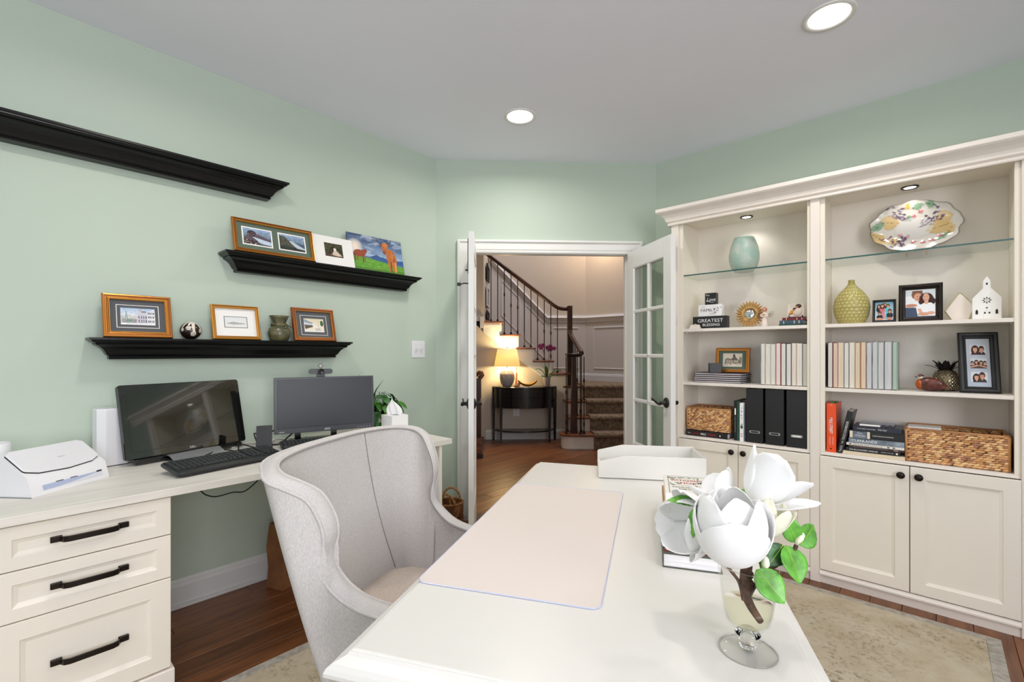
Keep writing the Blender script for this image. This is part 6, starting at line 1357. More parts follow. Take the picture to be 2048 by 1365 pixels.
chh = thing('church_ornament', 'white ceramic church ornament with cut-out windows at the right end', 'ornament', (0.186, 3.16, Z))
cpoly = [(-0.049, 0), (0.049, 0), (0.049, 0.104), (0.014, 0.150), (0.0125, 0.185), (0.0, 0.2075), (-0.0125, 0.185), (-0.0125, 0.150), (-0.049, 0.104)]
MB().prism(cpoly, 0, 0.07, basis((0, 0.07, 0), (1, 0, 0), (0, 0, 1))).build('body', 'church_white', chh, bevel=0.0015)
cw = MB(); TF = FRONT(0, -0.0002, 0)
def cut(P): cw.prism(P, 0, 0.0008, TF)
for x in (-0.034, 0.033): cut([(x-0.0042, 0.026), (x+0.0042, 0.026), (x+0.0042, 0.042), (x, 0.050), (x-0.0042, 0.042)])
for x in (-0.0065, 0.0085): cut([(x-0.0028, 0.028), (x+0.0028, 0.028), (x+0.0028, 0.036), (x-0.0028, 0.036)])
cut([(-0.005, 0.056), (0, 0.0525), (0.005, 0.056), (0, 0.0595)]); cut([(-0.003, 0.166), (0.003, 0.166), (0.003, 0.175), (-0.003, 0.175)])
for k in range(8):
    a = k*PI/4; c_, s_ = math.cos(a), math.sin(a); cut([(c_*u-s_*v, 0.092+s_*u+c_*v) for u, v in ((0.0055, 0), (0.011, 0.0026), (0.0175, 0), (0.011, -0.0026))])
cut([(0.0018*math.cos(t), 0.092+0.0018*math.sin(t)) for t in np.linspace(0, 2*PI, 9)[:-1]])
cw.build('windows', 'dark_gap', chh)
dr = MB(); dr.tube([(-0.011, -0.0006, 0.002), (-0.011, -0.0006, 0.04), (0.001, -0.0006, 0.05), (0.013, -0.0006, 0.04), (0.013, -0.0006, 0.002)], 0.0009, 5).tube([(0.001, -0.0006, 0.002), (0.001, -0.0006, 0.048)], 0.0007, 5)
dr.build('door_relief', 'church_white', chh)
# --- lower wooden shelf, right: quail, pineapple, three-photo frame
Z = BZ3+0.0004
ql = thing('quail_figurine', 'reddish brown ceramic quail with a white head patch', 'figurine', (-0.012, 3.15, Z))
b = MB(); prq = [(-0.056, 0.004, 0.040), (-0.050, 0.020, 0.038), (-0.036, 0.031, 0.036), (-0.01, 0.037, 0.036), (0.02, 0.034, 0.035), (0.042, 0.022, 0.03), (0.058, 0.006, 0.026)]
b.loft([[(x, r_*math.cos(a)*0.85, zc+r_*math.sin(a)) for a in np.linspace(0, 2*PI, 21)[:-1]] for x, r_, zc in prq]); b.build('body', 'quail_brown', ql, True, subsurf=1)
MB().sphere((-0.040, 0, 0.034), 0.019, 0.026, 0.027, 18).build('breast', 'quail_orange', ql, True)
MB().sphere((-0.040, 0, 0.070), 0.0125, 0.0115, 0.012, 16).build('head', 'petal_cream', ql, True)
MB().sphere((-0.0385, 0, 0.0765), 0.0125, 0.0118, 0.008, 14).sphere((-0.043, -0.0095, 0.0715), 0.0075, 0.003, 0.0025, 10).build('crown_feathers', 'quail_brown', ql, True)
MB().lathe([(0.0035, 0), (0.0005, 0.010)], 8, T=Matrix.Translation((-0.0515, 0, 0.070)) @ Matrix.Rotation(-R90, 4, 'Y')).build('beak', 'rail_dark', ql, True)
for s in (-1, 1): MB().sphere((0.012, s*0.027, 0.040), 0.034, 0.006, 0.020, 14).build('wing', 'quail_brown', ql, True)
MB().loft([[(0.045, -0.012, z), (0.068, -0.010, z-0.006), (0.068, 0.010, z-0.006), (0.045, 0.012, z)] for z in (0.022, 0.028)]).build('tail', 'quail_brown', ql)
pn = thing('pineapple_jar', 'beaded silver brown pineapple jar with dark metal leaves, behind the quail', 'ornament', (0.043, 3.24, Z))
pz_ = [(0.030, 0.0), (0.040, 0.006), (0.050, 0.03), (0.0515, 0.055), (0.046, 0.082), (0.034, 0.102), (0.028, 0.106)]
MB().lathe(pz_, 40).build('body', 'pine_body', pn, True)
bb_ = MB(); zs_ = [p[1] for p in pz_]; rs_ = [p[0] for p in pz_]
for j in range(11):
    z = 0.012+0.0083*j; r_ = float(np.interp(z, zs_, rs_)); n_ = 24
    for k in range(n_):
        a = 2*PI*(k+0.5*(j % 2))/n_; T = Matrix.Rotation(a, 4, 'Z') @ Matrix.Translation((r_, 0, z))
        bb_.add([(0.0042, 0, 0), (0, 0.0055, 0), (0, 0, 0.0048), (0, -0.0055, 0), (0, 0, -0.0048)], [(0, 1, 2), (0, 2, 3), (0, 3, 4), (0, 4, 1)], T)
bb_.build('bead_facets', 'bead', pn)
base = None
for lay, (n_, L, el, wd) in enumerate(((6, 0.082, 0.55, 0.015), (6, 0.085, 0.95, 0.017), (5, 0.07, 1.25, 0.014))):
    base = None
    for k in range(n_):
        a = 2*PI*(k+0.5*lay)/n_
        if base is None:
            def lf_(u, v, L=L, el=el, wd=wd): 
                s = v*L; w_ = wd*(1-v**1.6)*(0.75+0.8*v)+0.0003; bend = el*(1-0.0)-0.9*v*v*(1.15-el*0.5); return (0.014+s*math.cos(el)*0.55+0.022*v**2.2*(1.6-el)*1.1, (u-0.5)*2*w_, 0.100+s*math.sin(el)*0.98-0.012*v**3-0.004*abs(u-0.5))
            base = MB().grid(lf_, 4, 8).build('leaf', 'pine_leaf', pn, True, solid=0.0012); o_ = base
        else: o_ = base.copy(); C.objects.link(o_); o_.parent = pn
        o_.rotation_euler = (0, 0, a)
strip = Pic(6, 8, (196, 204, 214)); strip.grad((178, 188, 204), (200, 206, 214))
pw = 0.058
photo_frame('tall black frame with three stacked photos at the right end of the shelf', (0.163, 3.165, Z), 0.142, 0.298, 0.235, 0.03, 'black_satin', [('backing_card', strip, 0.082, 0.238, 0, 0.030), ('photo', pair(2), pw, 0.050, 0, 0.052), ('photo', pair(1), pw, 0.050, 0, 0.120), ('photo', pair(0), pw, 0.050, 0, 0.188)], rotz=0.12)
# --- ledge, right: orange book, leaning cookbook, stack of books
Z = BZ0+0.0004
ob = std_book('bright orange hardback standing at the left end of the right ledge', -0.4425, Z, 0.044, 0.268, 0.205, 'orange_cover', 3.085)
VT = lambda x, z: basis((x, -0.0004, z), (0, 0, -1), (1, 0, 0))        # lettering that runs down a spine
VU = lambda x, z: basis((x, -0.0004, z), (0, 0, 1), (-1, 0, 0))
text('MILK STREET', 'ink_white', ob, VT(0.022, 0.145), h=0.013, w=0.088, bold=0.02); text('THE NEW RULES', 'ink_cream', ob, VT(0.0125, 0.15), h=0.0035, w=0.06)
for x in (0.014, 0.018, 0.028, 0.032): box('printed_line', 'ink_cream', x-0.0004, x+0.0004, -0.0006, 0.0, 0.04, 0.085, ob)
text('Y E', 'ink_white', ob, FRONT(0.022, -0.0004, 0.258), h=0.005); MB().lathe([(0.004, 0), (0.0005, 0.0004)], 14, T=Matrix.Translation((0.021, -0.0003, 0.018)) @ Matrix.Rotation(R90, 4, 'X')).build('publisher_mark', 'ink_black', ob)
for x, mm in ((0.018, 'leaf'), (0.03, 'leaf_dark')): box('page_flag', mm, x, x+0.012, 0.03, 0.10, 0.262, 0.275, ob)
tk = std_book('black cookbook leaning right against the orange book', -0.3945, Z+0.0024, 0.026, 0.236, 0.19, 'book_black', 3.085, 0.20)
text('THE', 'ink_white', tk, VU(0.013, 0.062), h=0.006); text('TUCCI COOKBOOK', 'ink_white', tk, VU(0.013, 0.128), h=0.011, w=0.105); text('TUCCI', 'ink_white', tk, VU(0.013, 0.025), h=0.009, w=0.034)
sb_ = [('bil', 'cream board books lying at the bottom of the right book pile', -0.2425, 0.267, 0.017, 'book_cream', 0.0), ('vin', 'black book titled in white, on the cream book', -0.241, 0.228, 0.0205, 'book_black', 0.003), ('plm', 'plum paperback third in the right book pile', -0.228, 0.229, 0.0115, 'book_plum', 0.005), ('org', 'white book on digital life in the right book pile', -0.232, 0.241, 0.0125, 'book_ivory', 0.002), ('cln', 'slate photo book titled in large white letters', -0.227, 0.231, 0.0265, 'book_photo', 0.004), ('riv', 'thick black and blue history book in the right book pile', -0.225, 0.228, 0.040, 'book_black', 0.006), ('hov', 'black hardback under the clear case on the book pile', -0.2225, 0.203, 0.026, 'book_navy', 0.012)]
z = Z; st = {}
for key, lb_, cx_, w_, h_, m_k, dy in sb_:
    st[key] = lying_book(lb_, (cx_, 3.085+dy, z), 0.0, w_, 0.17 if key != 'bil' else 0.2, h_, m_k); z += h_+0.0003
text("THE BILLIONAIRE'S VINEGAR", 'ink_white', st['vin'], FRONT(-0.038, -0.0004, 0.0105), h=0.0075, w=0.122); text('BENJAMIN WALLACE', 'ink_white', st['vin'], FRONT(0.062, -0.0004, 0.0105), h=0.0045, w=0.05); box('publisher_mark', 'ink_cream', 0.096, 0.104, -0.0005, 0.0002, 0.006, 0.015, st['vin'])
for x0, x1, m_k in ((-0.095, 0.05, 'ink_grey'), (-0.08, 0.02, 'book_red'), (0.074, 0.092, 'ink_cream')): box('printed_line', m_k, x0, x1, -0.0005, 0.0002, 0.004 if m_k != 'book_red' else 0.0075, 0.0065 if m_k != 'book_red' else 0.009, st['plm'])
text('ORGANIZE YOUR', 'ink_black', st['org'], FRONT(-0.056, -0.0004, 0.0062), h=0.006, w=0.07); text('DIGITAL LIFE', 'ink_grey', st['org'], FRONT(0.008, -0.0004, 0.0062), h=0.006, w=0.048)
for x in (-0.108, 0.052, 0.074): box('printed_mark', 'ink_black', x, x+0.010, -0.0005, 0.0002, 0.004, 0.009, st['org'])
text('CLANLANDS', 'ink_white', st['cln'], FRONT(-0.048, -0.0004, 0.0145), h=0.0125, w=0.108, bold=0.01)
box('dust_jacket_photo', 'book_photo', -0.098, -0.038, -0.0006, 0.0, 0.002, 0.038, st['riv']); box('dust_jacket_band', 'ink_cream', -0.113, -0.1, -0.0006, 0.0, 0.002, 0.038, st['riv']); box('dust_jacket_band', 'ink_cream', -0.04, -0.026, -0.0006, 0.0, 0.002, 0.038, st['riv'])
text('TEAM', 'ink_white', st['riv'], FRONT(-0.07, -0.0008, 0.028), h=0.007); text('OF RIVALS', 'ink_white', st['riv'], FRONT(-0.068, -0.0008, 0.016), h=0.008, w=0.045); text('DORIS KEARNS GOODWIN', 'ink_white', st['riv'], FRONT(0.028, -0.0004, 0.020), h=0.006, w=0.085)
text('COLLEEN HOOVER', 'ink_cream', st['hov'], FRONT(-0.045, -0.0004, 0.012), h=0.0055, w=0.078); text('Verity', 'ink_white', st['hov'], FRONT(0.024, -0.0004, 0.012), h=0.011, w=0.036, shear=0.35)
dv = thing('disc_case', 'clear disc case lying on top of the right book pile', 'case', (-0.224, 3.10, z)); box('case', 'dvd_glass', -0.073, 0.073, 0, 0.13, 0, 0.014, dv); box('insert', 'book_photo', -0.07, 0.07, 0.002, 0.128, 0.004, 0.007, dv); box('spine_label', 'card_white', -0.072, 0.015, -0.0004, 0.0004, 0.002, 0.011, dv)
for x in (0.03, 0.056): MB().lathe([(0.008, 0), (0.008, 0.0006)], 16, T=Matrix.Translation((x, 0.0002, 0.0075)) @ Matrix.Rotation(R90, 4, 'X')).build('printed_flower', 'book_plum', dv)
# ================================================================ on the white desk
tr = thing('letter_tray', 'white wooden letter tray with cut corners at the far end of the desk', 'tray', D(0.325, 1.263, DZ+0.0004), DRZ+math.atan2(0.052, 0.415))
tw_, td_, th_ = 0.418, 0.235, 0.092
side = [(0, 0.0), (tw_, 0.0), (tw_, th_), (0.11, th_), (0.002, 0.066), (0, 0.06)]
for y in (0.008, td_): MB().prism(side, 0, 0.008, basis((0, y, 0.002), (1, 0, 0), (0, 0, 1))).build('side_panel', 'desk_white', tr, bevel=0.0015)
box('end_panel', 'desk_white', tw_-0.009, tw_, 0.008, td_-0.008, 0.004, th_, tr, bevel=0.0015); box('base', 'desk_white', 0.004, tw_-0.009, 0.008, td_-0.008, 0.006, 0.013, tr)
MB().prism([(0.0, 0.013), (0.0, 0.028), (0.012, 0.028), (0.02, 0.05), (0.026, 0.066), (0.03, 0.066), (0.03, 0.013)][:0] or [(0, 0.0), (0.012, 0.0), (0.012, 0.02), (0, 0.02)], 0.008, td_-0.008, Matrix(((1, 0, 0, 0), (0, 0, 1, 0), (0, 1, 0, 0.006), (0, 0, 0, 1)))).build('front_lip', 'desk_white', tr)
pp_ = thing('paper_stack', 'few white sheets lying inside the letter tray', 'paper', D(0.345, 1.285, DZ+0.014), DRZ+0.125); box('sheets', 'paper_white', 0, 0.36, 0.0, 0.19, 0, 0.012, pp_)
# pile of books beside the vase
def dbook(label, x, y, z, w, d, h, mcov, rot=0.0, mp='pages_flat', top=None, spine_left=True):
    B = thing('book', label, 'book', D(x, y, z), DRZ+rot)
    box('pages', mp, 0.0025, w-0.004, 0.003, d-0.003, 0.0025, h-0.0025, B)
    b = MB().box(0, w, 0, d, 0, 0.0025).box(0, w, 0, d, h-0.0025, h)
    if spine_left: b.box(0, 0.0025, 0, d, 0.0025, h-0.0025)
    b.build('cover', mcov, B, bevel=0.0006, seg=1); return B
z = DZ+0.0004
d1_ = dbook('thick dark book with white page block, bottom of the pile behind the vase', 0.556, 0.508, z, 0.132, 0.305, 0.034, 'book_olive'); z += 0.0344
d2_ = dbook('book with crimson edged cream cover, second in the desk pile', 0.562, 0.522, z, 0.122, 0.31, 0.022, 'cover_crimson'); box('cover_panel', 'book_cream', 0.006, 0.122, 0.006, 0.31, 0.0222, 0.0226, d2_); box('cover_panel', 'book_ivory', 0.045, 0.122, -0.0004, 0.006, 0.0195, 0.0226, d2_); z += 0.0230
d3_ = dbook('tan spined book with straw patterned cover, third in the desk pile', 0.564, 0.66, z, 0.125, 0.275, 0.022, 'book_tan'); box('cover_panel', 'book_cream', 0.004, 0.125, 0.0, 0.275, 0.0222, 0.0226, d3_); z += 0.0230
d4_ = dbook('cream novel with red title lettering, top of the desk pile', 0.570, 0.765, z, 0.13, 0.205, 0.024, 'book_ivory'); d4_.name = 'book'
text('THE', 'ink_black', d4_, TOPF(0.068, 0.182, 0.0242), h=0.008); text('WITCHING', 'ink_red', d4_, TOPF(0.068, 0.150, 0.0242), h=0.018, w=0.098, bold=0.01); text('TIDE', 'ink_red', d4_, TOPF(0.068, 0.118, 0.0242), h=0.018, w=0.052, bold=0.01); text('MARGARET', 'ink_black', d4_, TOPF(0.068, 0.07, 0.0242), h=0.011, w=0.09); text('MEYER', 'ink_black', d4_, TOPF(0.068, 0.05, 0.0242), h=0.011, w=0.055)
ln_ = MB().box(0.012, 0.0132, 0.004, 0.2, 0.0241, 0.0246); ln_.box(0.012, 0.126, 0.1985, 0.1995, 0.0241, 0.0246); ln_.box(0.012, 0.126, 0.092, 0.0925, 0.0241, 0.0244); ln_.build('cover_border', 'ink_black', d4_)
sprg = MB()
for k in range(26):
    x = 0.02+0.1*rng.rand(); y = [0.182, 0.17, 0.125, 0.10][k % 4]+0.012*(rng.rand()-0.5)
    if 0.05 < x < 0.09 and y < 0.175: x = 0.02 if k % 2 else 0.105
    sprg.prism([(0, 0), (0.006, 0.003), (0.013, 0), (0.006, -0.003)], 0, 0.0005, Matrix.Translation((x, y, 0.0241)) @ Matrix.Rotation(rng.rand()*6, 4, 'Z'))
sprg.build('printed_sprigs', 'book_green', d4_)
# ---------------------------------------------------------------- footed glass vase with magnolias; local x to the right of the view, y away, z up
VL = D(0.688, 0.222, DZ+0.0004); VR = math.radians(42.2)
gv_ = thing('footed_vase', 'clear footed glass vase with water and magnolia branches on the desk', 'vase', VL, VR)
MB().lathe([(0.0004, 0.0), (0.0455, 0.0), (0.0458, 0.0015), (0.044, 0.003), (0.02, 0.0055), (0.0125, 0.0075), (0.0004, 0.0075)], 64).build('foot', 'vase_glass', gv_, True)
MB().lathe([(0.0004, 0.0076), (0.0125, 0.0078), (0.0135, 0.012), (0.0150, 0.016), (0.0125, 0.0205), (0.0115, 0.0225), (0.0165, 0.026), (0.0205, 0.0305), (0.0165, 0.035), (0.0125, 0.038), (0.0004, 0.0381)], 64).build('stem', 'solid_glass', gv_, True)
MB().tube([(0.0455*math.cos(a), 0.0455*math.sin(a), 0.0016) for a in np.linspace(0, 2*PI, 65)[:-1]], 0.0011, 6, True).build('foot_rim', 'solid_glass', gv_, True)
MB().lathe([(0.0125, 0.0382), (0.024, 0.0415), (0.0345, 0.052), (0.0385, 0.066), (0.0425, 0.10), (0.0487, 0.149)], 64, caps=(True, False)).build('bowl', 'vase_glass', gv_, True)
MB().lathe([(0.018, 0.0425), (0.0325, 0.053), (0.0365, 0.066), (0.0408, 0.10), (0.0474, 0.149)], 64, caps=(True, False)).build('bowl_lining', 'vase_glass', gv_, True)
MB().tube([(0.048*math.cos(a), 0.048*math.sin(a), 0.149) for a in np.linspace(0, 2*PI, 65)[:-1]], 0.0009, 6, True).build('rim', 'solid_glass', gv_, True)
pane_glass('water_clear', (250, 250, 240), 1.22)
MB().lathe([(0.018, 0.043), (0.0322, 0.0535), (0.036, 0.066), (0.0385, 0.083), (0.0004, 0.0832)], 64).build('water', 'water_clear', gv_, True)
mg = thing('magnolia_branch', 'branch of white magnolia blossoms and green leaves in the footed vase', 'flowers', VL, VR)
def px(x, y, dep=0.80): return Vector(((x-1024)/931*dep-0.4057, dep-0.802, 0.512-(y-706)/931*dep))
stm = MB()
stm.tube(spline([(0.022, 0.0, 0.05), (0.006, 0.0, 0.075), (-0.004, 0.0, 0.10), (-0.006, -0.004, 0.13), (-0.004, -0.004, 0.155), (-0.018, -0.008, 0.18)], 5), [0.0055+0.0035*min(1, k/12) for k in range(26)], 9)
stm.tube(spline([px(1486, 1200), px(1478, 1165), px(1460, 1140), px(1440, 1112)], 5), 0.0028, 7)
stm.tube(spline([px(1494, 1200), px(1510, 1170), px(1530, 1145), px(1556, 1128), px(1580, 1112), px(1592, 1090)], 5), 0.0034, 7)
stm.tube(spline([px(1486, 1140), px(1500, 1115), px(1520, 1095), px(1530, 1078), px(1535, 1068)], 5), 0.0042, 7)
stm.tube(spline([px(1490, 1130), px(1510, 1090, 0.82), px(1512, 1040, 0.84), px(1506, 1000, 0.84)], 5), 0.003, 7)
stm.tube(spline([px(1478, 1125), px(1430, 1090, 0.84), px(1400, 1040, 0.86), px(1398, 1000, 0.86)], 5), 0.0028, 7)
for k in range(16):
    t_ = rng.rand(); stm.sphere((0.004*math.sin(9*k), -0.006, 0.09+0.07*t_), 0.004, 0.003, 0.005, 6)
stm.build('twigs', 'twig', mg, True)
def petal_patch(R, th0, th1, ha, az, tip=0.0, wav=0.0, sq=1.0):
    b = MB(); 
    def fn(u, v):
        th = th0+(th1-th0)*v; sh = (math.sin(PI*min(0.999, 0.12+0.83*v))**0.6)*(1-0.25*v**6) if v < 0.995 else 0.12
        a = az+(u-0.5)*2*ha*sh; rr = R*(1+0.05*abs(u-0.5)*2*v+tip*v**4+wav*math.sin(9*u+3*az)*v)
        return (rr*math.sin(th)*math.cos(a)*(1+0.0*v), rr*math.sin(th)*math.sin(a), sq*R*(1-math.cos(th)))
    return b.grid(fn, 12, 12)
def bloom(c, axis, petals, m='petal', roll=0.0):
    ax = Vector(axis).normalized(); q = Vector((0, 0, 1)).rotation_difference(ax).to_matrix().to_4x4()
    T = Matrix.Translation(c) @ q @ Matrix.Rotation(roll, 4, 'Z')
    for p in petals:
        o_ = petal_patch(*p).build('petal', m, mg, True, solid=0.0011, subsurf=0); o_.matrix_local = T
# big bowl-shaped blossom nearest the camera
R_ = 0.0575
bloom(px(1466, 1128, 0.775), (-0.10, -0.10, 1), [(R_, 0.1, 2.0, 1.25, -1.9, 0.05, 0.02, 1.2), (R_*1.03, 0.1, 1.95, 1.2, 0.2, 0.05, 0.02, 1.2), (R_*0.99, 0.1, 2.2, 1.25, 2.3, 0.0, 0.02, 1.22), (R_*0.93, 0.2, 2.3, 1.2, -0.7, 0.0, 0.02, 1.3), (R_*0.92, 0.2, 2.35, 1.2, 1.3, 0.0, 0.01, 1.32), (R_*0.90, 0.2, 2.45, 1.2, 3.3, 0, 0.02, 1.36), (R_*0.72, 0.3, 2.6, 1.2, -1.6, 0, 0, 1.6), (R_*0.7, 0.3, 2.7, 1.2, 0.6, 0, 0, 1.66), (R_*0.7, 0.3, 2.7, 1.2, 2.6, 0, 0, 1.64)])
# left blossom lying open
bloom(px(1420, 1046, 0.86), (-1.0, -0.35, 0.05), [(0.058, 0.1, 1.7, 1.2, 0.3, 0.06, 0.02, 1.1), (0.060, 0.1, 1.65, 1.15, 2.2, 0.1, 0.02, 1.1), (0.056, 0.1, 1.75, 1.2, -1.8, 0.04, 0.02, 1.1), (0.047, 0.2, 2.2, 1.2, 3.3, 0, 0, 1.25), (0.046, 0.2, 2.2, 1.2, 0.9, 0, 0, 1.25), (0.045, 0.2, 2.2, 1.2, -1.2, 0, 0, 1.25)])
bloom(px(1448, 1004, 0.87), (-0.35, 0.25, 0.75), [(0.040, 0.1, 1.7, 1.1, 2.9, 0.08, 0.02, 1.2), (0.040, 0.1, 1.6, 1.0, 1.2, 0.1, 0.02, 1.2), (0.036, 0.2, 1.5, 0.45, 0.3, 0.25, 0, 1.5), (0.036, 0.2, 1.7, 1.0, -1.2, 0.05, 0, 1.3)])
# slender blossom opening up to the right
bloom(px(1502, 1000, 0.82), (0.66, -0.05, 0.70), [(0.049, 0.05, 1.5, 1.25, 2.4, 0.16, 0.02, 1.75), (0.049, 0.05, 1.5, 1.2, -2.3, 0.2, 0.02, 1.8), (0.047, 0.05, 1.4, 1.15, 0.9, 0.16, 0.0, 1.8), (0.045, 0.05, 1.6, 1.2, -0.8, 0.06, 0, 1.9), (0.060, 0.05, 1.55, 0.42, 0.05, 0.5, 0.0, 1.35)])
# cream bud
bloom(px(1534, 1072, 0.80), (0.18, 0.0, 1), [(0.027, 0.1, 1.75, 0.75, 0.5, 0.12, 0.02, 1.75), (0.027, 0.1, 1.8, 0.8, 2.4, 0.1, 0.02, 1.85), (0.028, 0.1, 1.7, 0.8, -1.3, 0.12, 0.02, 1.75), (0.022, 0.2, 2.0, 0.9, 3.8, 0.0, 0.02, 2.2), (0.03, 0.1, 1.6, 0.35, 0.0, 0.35, 0, 1.6)], 'petal_cream')
def mleaf(a, b_, wd, face, m='leaf_mag', fold=0.16, droop=0.05):
    a, b_ = Vector(a), Vector(b_); L = (b_-a).length; d = (b_-a).normalized(); f = Vector(face); f = (f-d*f.dot(d)).normalized(); sd = d.cross(f)
    def fn(u, v):
        w_ = wd*math.sin(PI*v**0.8)**0.8 if 0.001 < v < 0.999 else 0.0005; s = (u-0.5)*2
        return a+d*L*v+sd*w_*s+f*(abs(s)*w_*fold-droop*L*(v-0.5)**2*4+0.0006*math.sin(v*40)*abs(s))
    MB().grid(fn, 10, 16).build('leaf', m, mg, True, solid=0.0007)
    MB().tube([a+d*L*v+f*(0.0006-droop*L*(v-0.5)**2*4) for v in np.linspace(0, 0.97, 10)], [0.0009-0.0006*v for v in np.linspace(0, 1, 10)], 5).build('midrib', 'leaf_lime', mg, True)
mleaf(px(1398, 1005, 0.85), px(1337, 999, 0.83), 0.0115, (0.1, -0.6, 0.8)); mleaf(px(1388, 1016, 0.80), px(1385, 1076, 0.79), 0.0095, (-0.8, -0.6, 0.1)); mleaf(px(1592, 1086), px(1569, 1029), 0.0165, (-0.2, -1, 0.25)); mleaf(px(1600, 1090, 0.81), px(1628, 1050, 0.83), 0.021, (0.3, -1, 0.2))
mleaf(px(1573, 1090), px(1601, 1168, 0.77), 0.0255, (0.25, -0.9, 0.4)); mleaf(px(1513, 1139, 0.775), px(1570, 1207, 0.75), 0.0245, (0.1, -0.9, 0.4)); mleaf(px(1566, 1090, 0.80), px(1535, 1132, 0.79), 0.018, (-0.1, -1, 0.3), 'leaf_dark'); mleaf(px(1520, 1080, 0.80), px(1524, 1140, 0.79), 0.0125, (0.5, -1, 0.2)); mleaf(px(1545, 1055, 0.82), px(1540, 1084, 0.80), 0.008, (0.4, -1, 0)); mleaf(px(1480, 985, 0.90), px(1500, 982, 0.9), 0.006, (0, -0.5, 0.9)); mleaf(px(1436, 985, 0.84), px(1412, 997, 0.83), 0.003, (0, -0.6, 0.8))
for a, b_ in ((px(1592, 1088), px(1605, 1066)), (px(1530, 1138, 0.78), px(1531, 1113, 0.78))):
    MB().loft([[a.lerp(b_, t)+Vector((r_*math.cos(q), r_*math.sin(q), 0)) for q in np.linspace(0, 2*PI, 11)[:-1]] for t, r_ in ((0, 0.0035), (0.4, 0.0065), (0.8, 0.005), (1, 0.0015))]).build('bud', 'petal_cream', mg, True)

# ================================================================ console table and what stands on it
CT = thing('console_table', 'black half-moon console table with two drawers under the staircase', 'table', W(0.51, 6.79, 0), PI/4)
def moon(inset, n=28, hw=0.475, dp=0.31): return [(hw-inset, -inset*0.3)]+[((hw-inset)*math.cos(a), -0.03-(dp-inset)*abs(math.sin(a))**0.85) for a in np.linspace(0, PI, n)]+[(-(hw-inset), -inset*0.3)]
MB().loft([[(x, y, z) for x, y in moon(i)] for i, z in ((0.008, 0.768), (0.0, 0.772), (0.0, 0.784), (0.008, 0.79))]).build('top', 'console_black', CT)
MB().loft([[(x, y, z) for x, y in moon(0.028)] for z in (0.49, 0.768)]).build('apron', 'console_black', CT)
mo, mi = moon(0.020), moon(0.034); sel = range(8, 24)
for z0, z1 in ((0.640, 0.755), (0.515, 0.630)):
    P = [mo[k] for k in sel]+[mi[k] for k in reversed(sel)]
    dr_ = MB().prism(P, z0, z1).build('drawer', 'console_black', CT, bevel=0.002)
    for k in (11, 20): MB().sphere((mo[k][0], mo[k][1]-0.011, (z0+z1)/2), 0.011, n=12).build('knob', 'console_black', dr_, True)
P = [mo[k] for k in sel]+[mi[k] for k in reversed(sel)]; MB().prism([(x, y-0.004) for x, y in P], 0.631, 0.639).build('bead_molding', 'console_black', CT)
MB().loft([[(x, y, z) for x, y in moon(0.05)] for z in (0.150, 0.166)]).build('lower_shelf', 'console_black', CT)
for x, y in ((-0.445, -0.03), (0.445, -0.03), (-0.345, -0.205), (0.345, -0.205)):
    MB().loft([[(x+a*w_, y+b_*w_, z) for a, b_ in ((-1, -1), (1, -1), (1, 1), (-1, 1))] for z, w_ in ((0.001, 0.014), (0.1, 0.016), (0.52, 0.024), (0.768, 0.024))]).build('leg', 'console_black', CT)
def onc(x, y=-0.13, z=0.7905): return W(0.51+x, 6.79+y, z)
LP = thing('table_lamp', 'lit table lamp with cream shade and faceted grey base on the console', 'lamp', onc(-0.255, -0.15), PI/4)
b = MB(); rr_ = [(0.060, 0.0), (0.092, 0.05), (0.112, 0.115), (0.108, 0.18), (0.070, 0.235), (0.03, 0.262)]; n_ = 9; vs_ = []; fs_ = []
for k, (r_, z_) in enumerate(rr_): vs_ += [(r_*math.cos(2*PI*(i+0.5*(k % 2))/n_), r_*math.sin(2*PI*(i+0.5*(k % 2))/n_), z_) for i in range(n_)]
for k in range(len(rr_)-1):
    for i in range(n_):
        j = (i+1) % n_; a0, a1, b0, b1 = k*n_+i, k*n_+j, (k+1)*n_+i, (k+1)*n_+j
        fs_ += [(a0, a1, b0), (a1, b1, b0)] if k % 2 == 0 else [(a0, a1, b1), (a0, b1, b0)]
b.add(vs_, fs_+[tuple(range(n_))[::-1]]); b.build('base', 'ceramic_grey', LP); MB().lathe([(0.062, 0), (0.062, 0.008)], 20).build('foot', 'rail_dark', LP); MB().lathe([(0.008, 0.25), (0.008, 0.54), (0.014, 0.545), (0.012, 0.562), (0.0005, 0.566)], 12).build('finial', 'gold', LP, True)
MB().lathe([(0.184, 0.288), (0.137, 0.532)], 40, caps=(False, False)).build('lamp_shade', 'shade', LP, True, solid=0.003)
for z in (0.33, 0.5):
    l = bpy.data.lights.new('bulb', 'POINT'); l.energy = 30; l.color = (1.0, 0.74, 0.36); l.shadow_soft_size = 0.03; lo = bpy.data.objects.new('bulb', l); C.objects.link(lo); lo.location = onc(-0.255, -0.15, 0.7905+z-0.02 if z < 0.4 else 0.7905+z)
ca = thing('taper_candle', 'thin orange taper in a copper holder beside the lamp', 'candle', onc(-0.125, -0.19), PI/4); MB().lathe([(0.03, 0), (0.03, 0.012), (0.014, 0.02), (0.014, 0.19), (0.005, 0.2), (0.005, 0.24), (0.0005, 0.242)], 16).build('taper', 'orange_glass', ca, True); MB().lathe([(0.0045, 0.24), (0.004, 0.30), (0.0005, 0.302)], 8).build('wick_cap', 'rail_dark', ca, True)
gl = thing('glass_hurricane', 'clear straight glass holder beside the orange taper', 'glass', onc(-0.09, -0.15), PI/4); MB().lathe([(0.024, 0.002), (0.026, 0.004), (0.026, 0.19)], 24, caps=(True, False)).build('glass', 'vase_glass', gl, True, solid=0.002); MB().lathe([(0.021, 0.006), (0.021, 0.05)], 16).build('filling', 'ceramic_grey', gl)
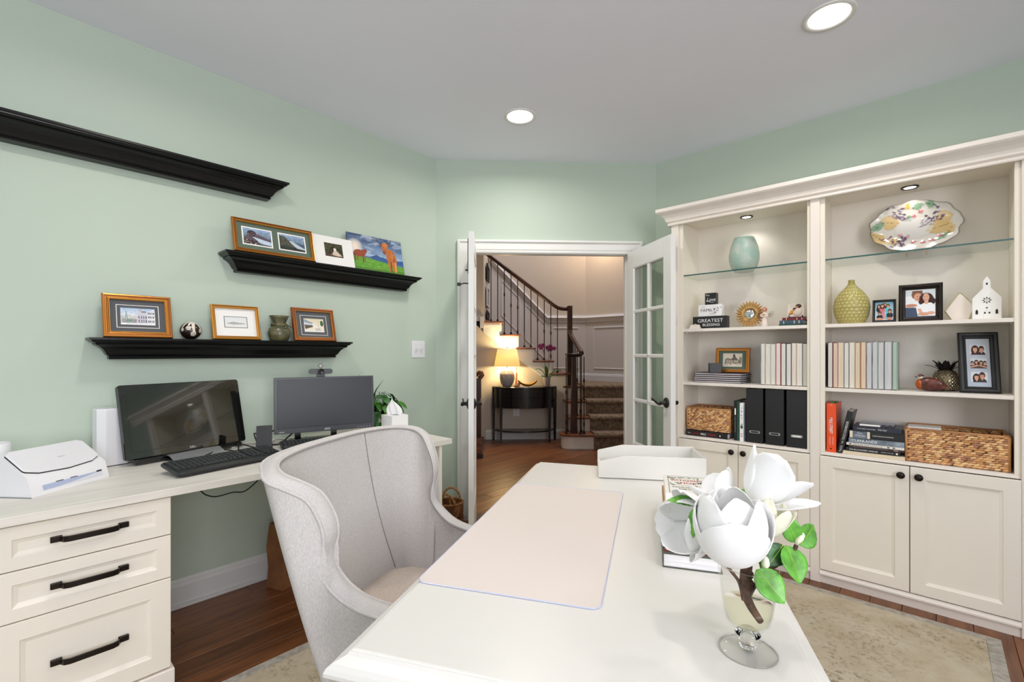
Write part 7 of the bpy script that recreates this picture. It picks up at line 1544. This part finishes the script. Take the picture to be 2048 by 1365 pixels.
di = thing('leaf_dish', 'shallow golden leaf shaped dish on the console', 'dish', onc(0.035, -0.17), PI/4); MB().grid(lambda u, v: ((u-0.5)*0.27, (v-0.5)*0.15*math.sin(PI*(0.06+0.88*u))**0.7, 0.004+0.062*(abs(u-0.5)*2)**2.2+0.03*(abs(v-0.5)*2)**2), 18, 10).build('dish', 'gold_bright', di, True, solid=0.003)
op = thing('potted_orchid', 'purple orchid in a pale mauve pot on the console', 'plant', onc(0.315, -0.14), PI/4)
MB().lathe([(0.042, 0), (0.044, 0.003), (0.056, 0.13), (0.058, 0.134), (0.054, 0.134), (0.05, 0.115), (0.0005, 0.115)], 28).build('pot', 'orchid_pot', op, True)
def oleaf(az, L, wd, up): 
    d = Vector((math.cos(az), math.sin(az), 0)); s_ = Vector((-math.sin(az), math.cos(az), 0))
    MB().grid(lambda u, v: Vector((0, 0, 0.115))+d*(L*v*(0.75+0.25*v))+s_*((u-0.5)*2*wd*math.sin(PI*(0.12+0.87*v))**0.7)+Vector((0, 0, up*math.sin(v*1.9)-0.02*abs(u-0.5))), 6, 10).build('leaf', 'leaf_dark', op, True, solid=0.002)
for az, L, wd, up in ((0.15, 0.21, 0.028, 0.12), (2.9, 0.16, 0.024, 0.14), (-0.5, 0.17, 0.026, 0.05), (-2.5, 0.11, 0.022, 0.04), (1.6, 0.1, 0.024, 0.18)): oleaf(az, L, wd, up)
ost = MB(); ost.tube(spline([(0, 0, 0.1), (-0.02, 0, 0.3), (-0.04, 0, 0.47), (-0.07, -0.01, 0.57)], 5), 0.0035, 6).tube(spline([(0.01, 0, 0.1), (0.03, 0, 0.3), (0.03, 0, 0.46), (0.05, -0.01, 0.55)], 5), 0.0035, 6); ost.build('flower_stems', 'twig', op, True)
for cx_, cz_, n_ in ((-0.085, 0.575, 3), (0.025, 0.55, 4), (0.075, 0.53, 2)):
    for k in range(n_):
        q = Matrix.Translation((cx_+0.028*math.cos(2.3*k), -0.03+0.02*math.sin(2*k), cz_+0.025*math.sin(2.3*k+0.6)))
        fl_ = MB()
        for p in range(5): fl_.sphere((0.017, 0, 0), 0.017, 0.004, 0.012, 8, T=q @ Matrix.Rotation(2*PI*p/5+k, 4, 'Y'))
        fl_.build('blossom', 'orchid', op, True)
wo = thing('wall_outlet', 'white wall outlet under the console table', 'outlet', W(0.398, 6.84, 0.40), PI/4); box('plate', 'plastic_white', -0.045, 0.045, -0.006, 0, -0.06, 0.06, wo, bevel=0.002); 
for z in (-0.025, 0.025): MB().lathe([(0.017, 0), (0.016, 0.002)], 16, T=Matrix.Translation((0, -0.006, z)) @ Matrix.Rotation(R90, 4, 'X')).build('socket', 'plastic_pale', wo)
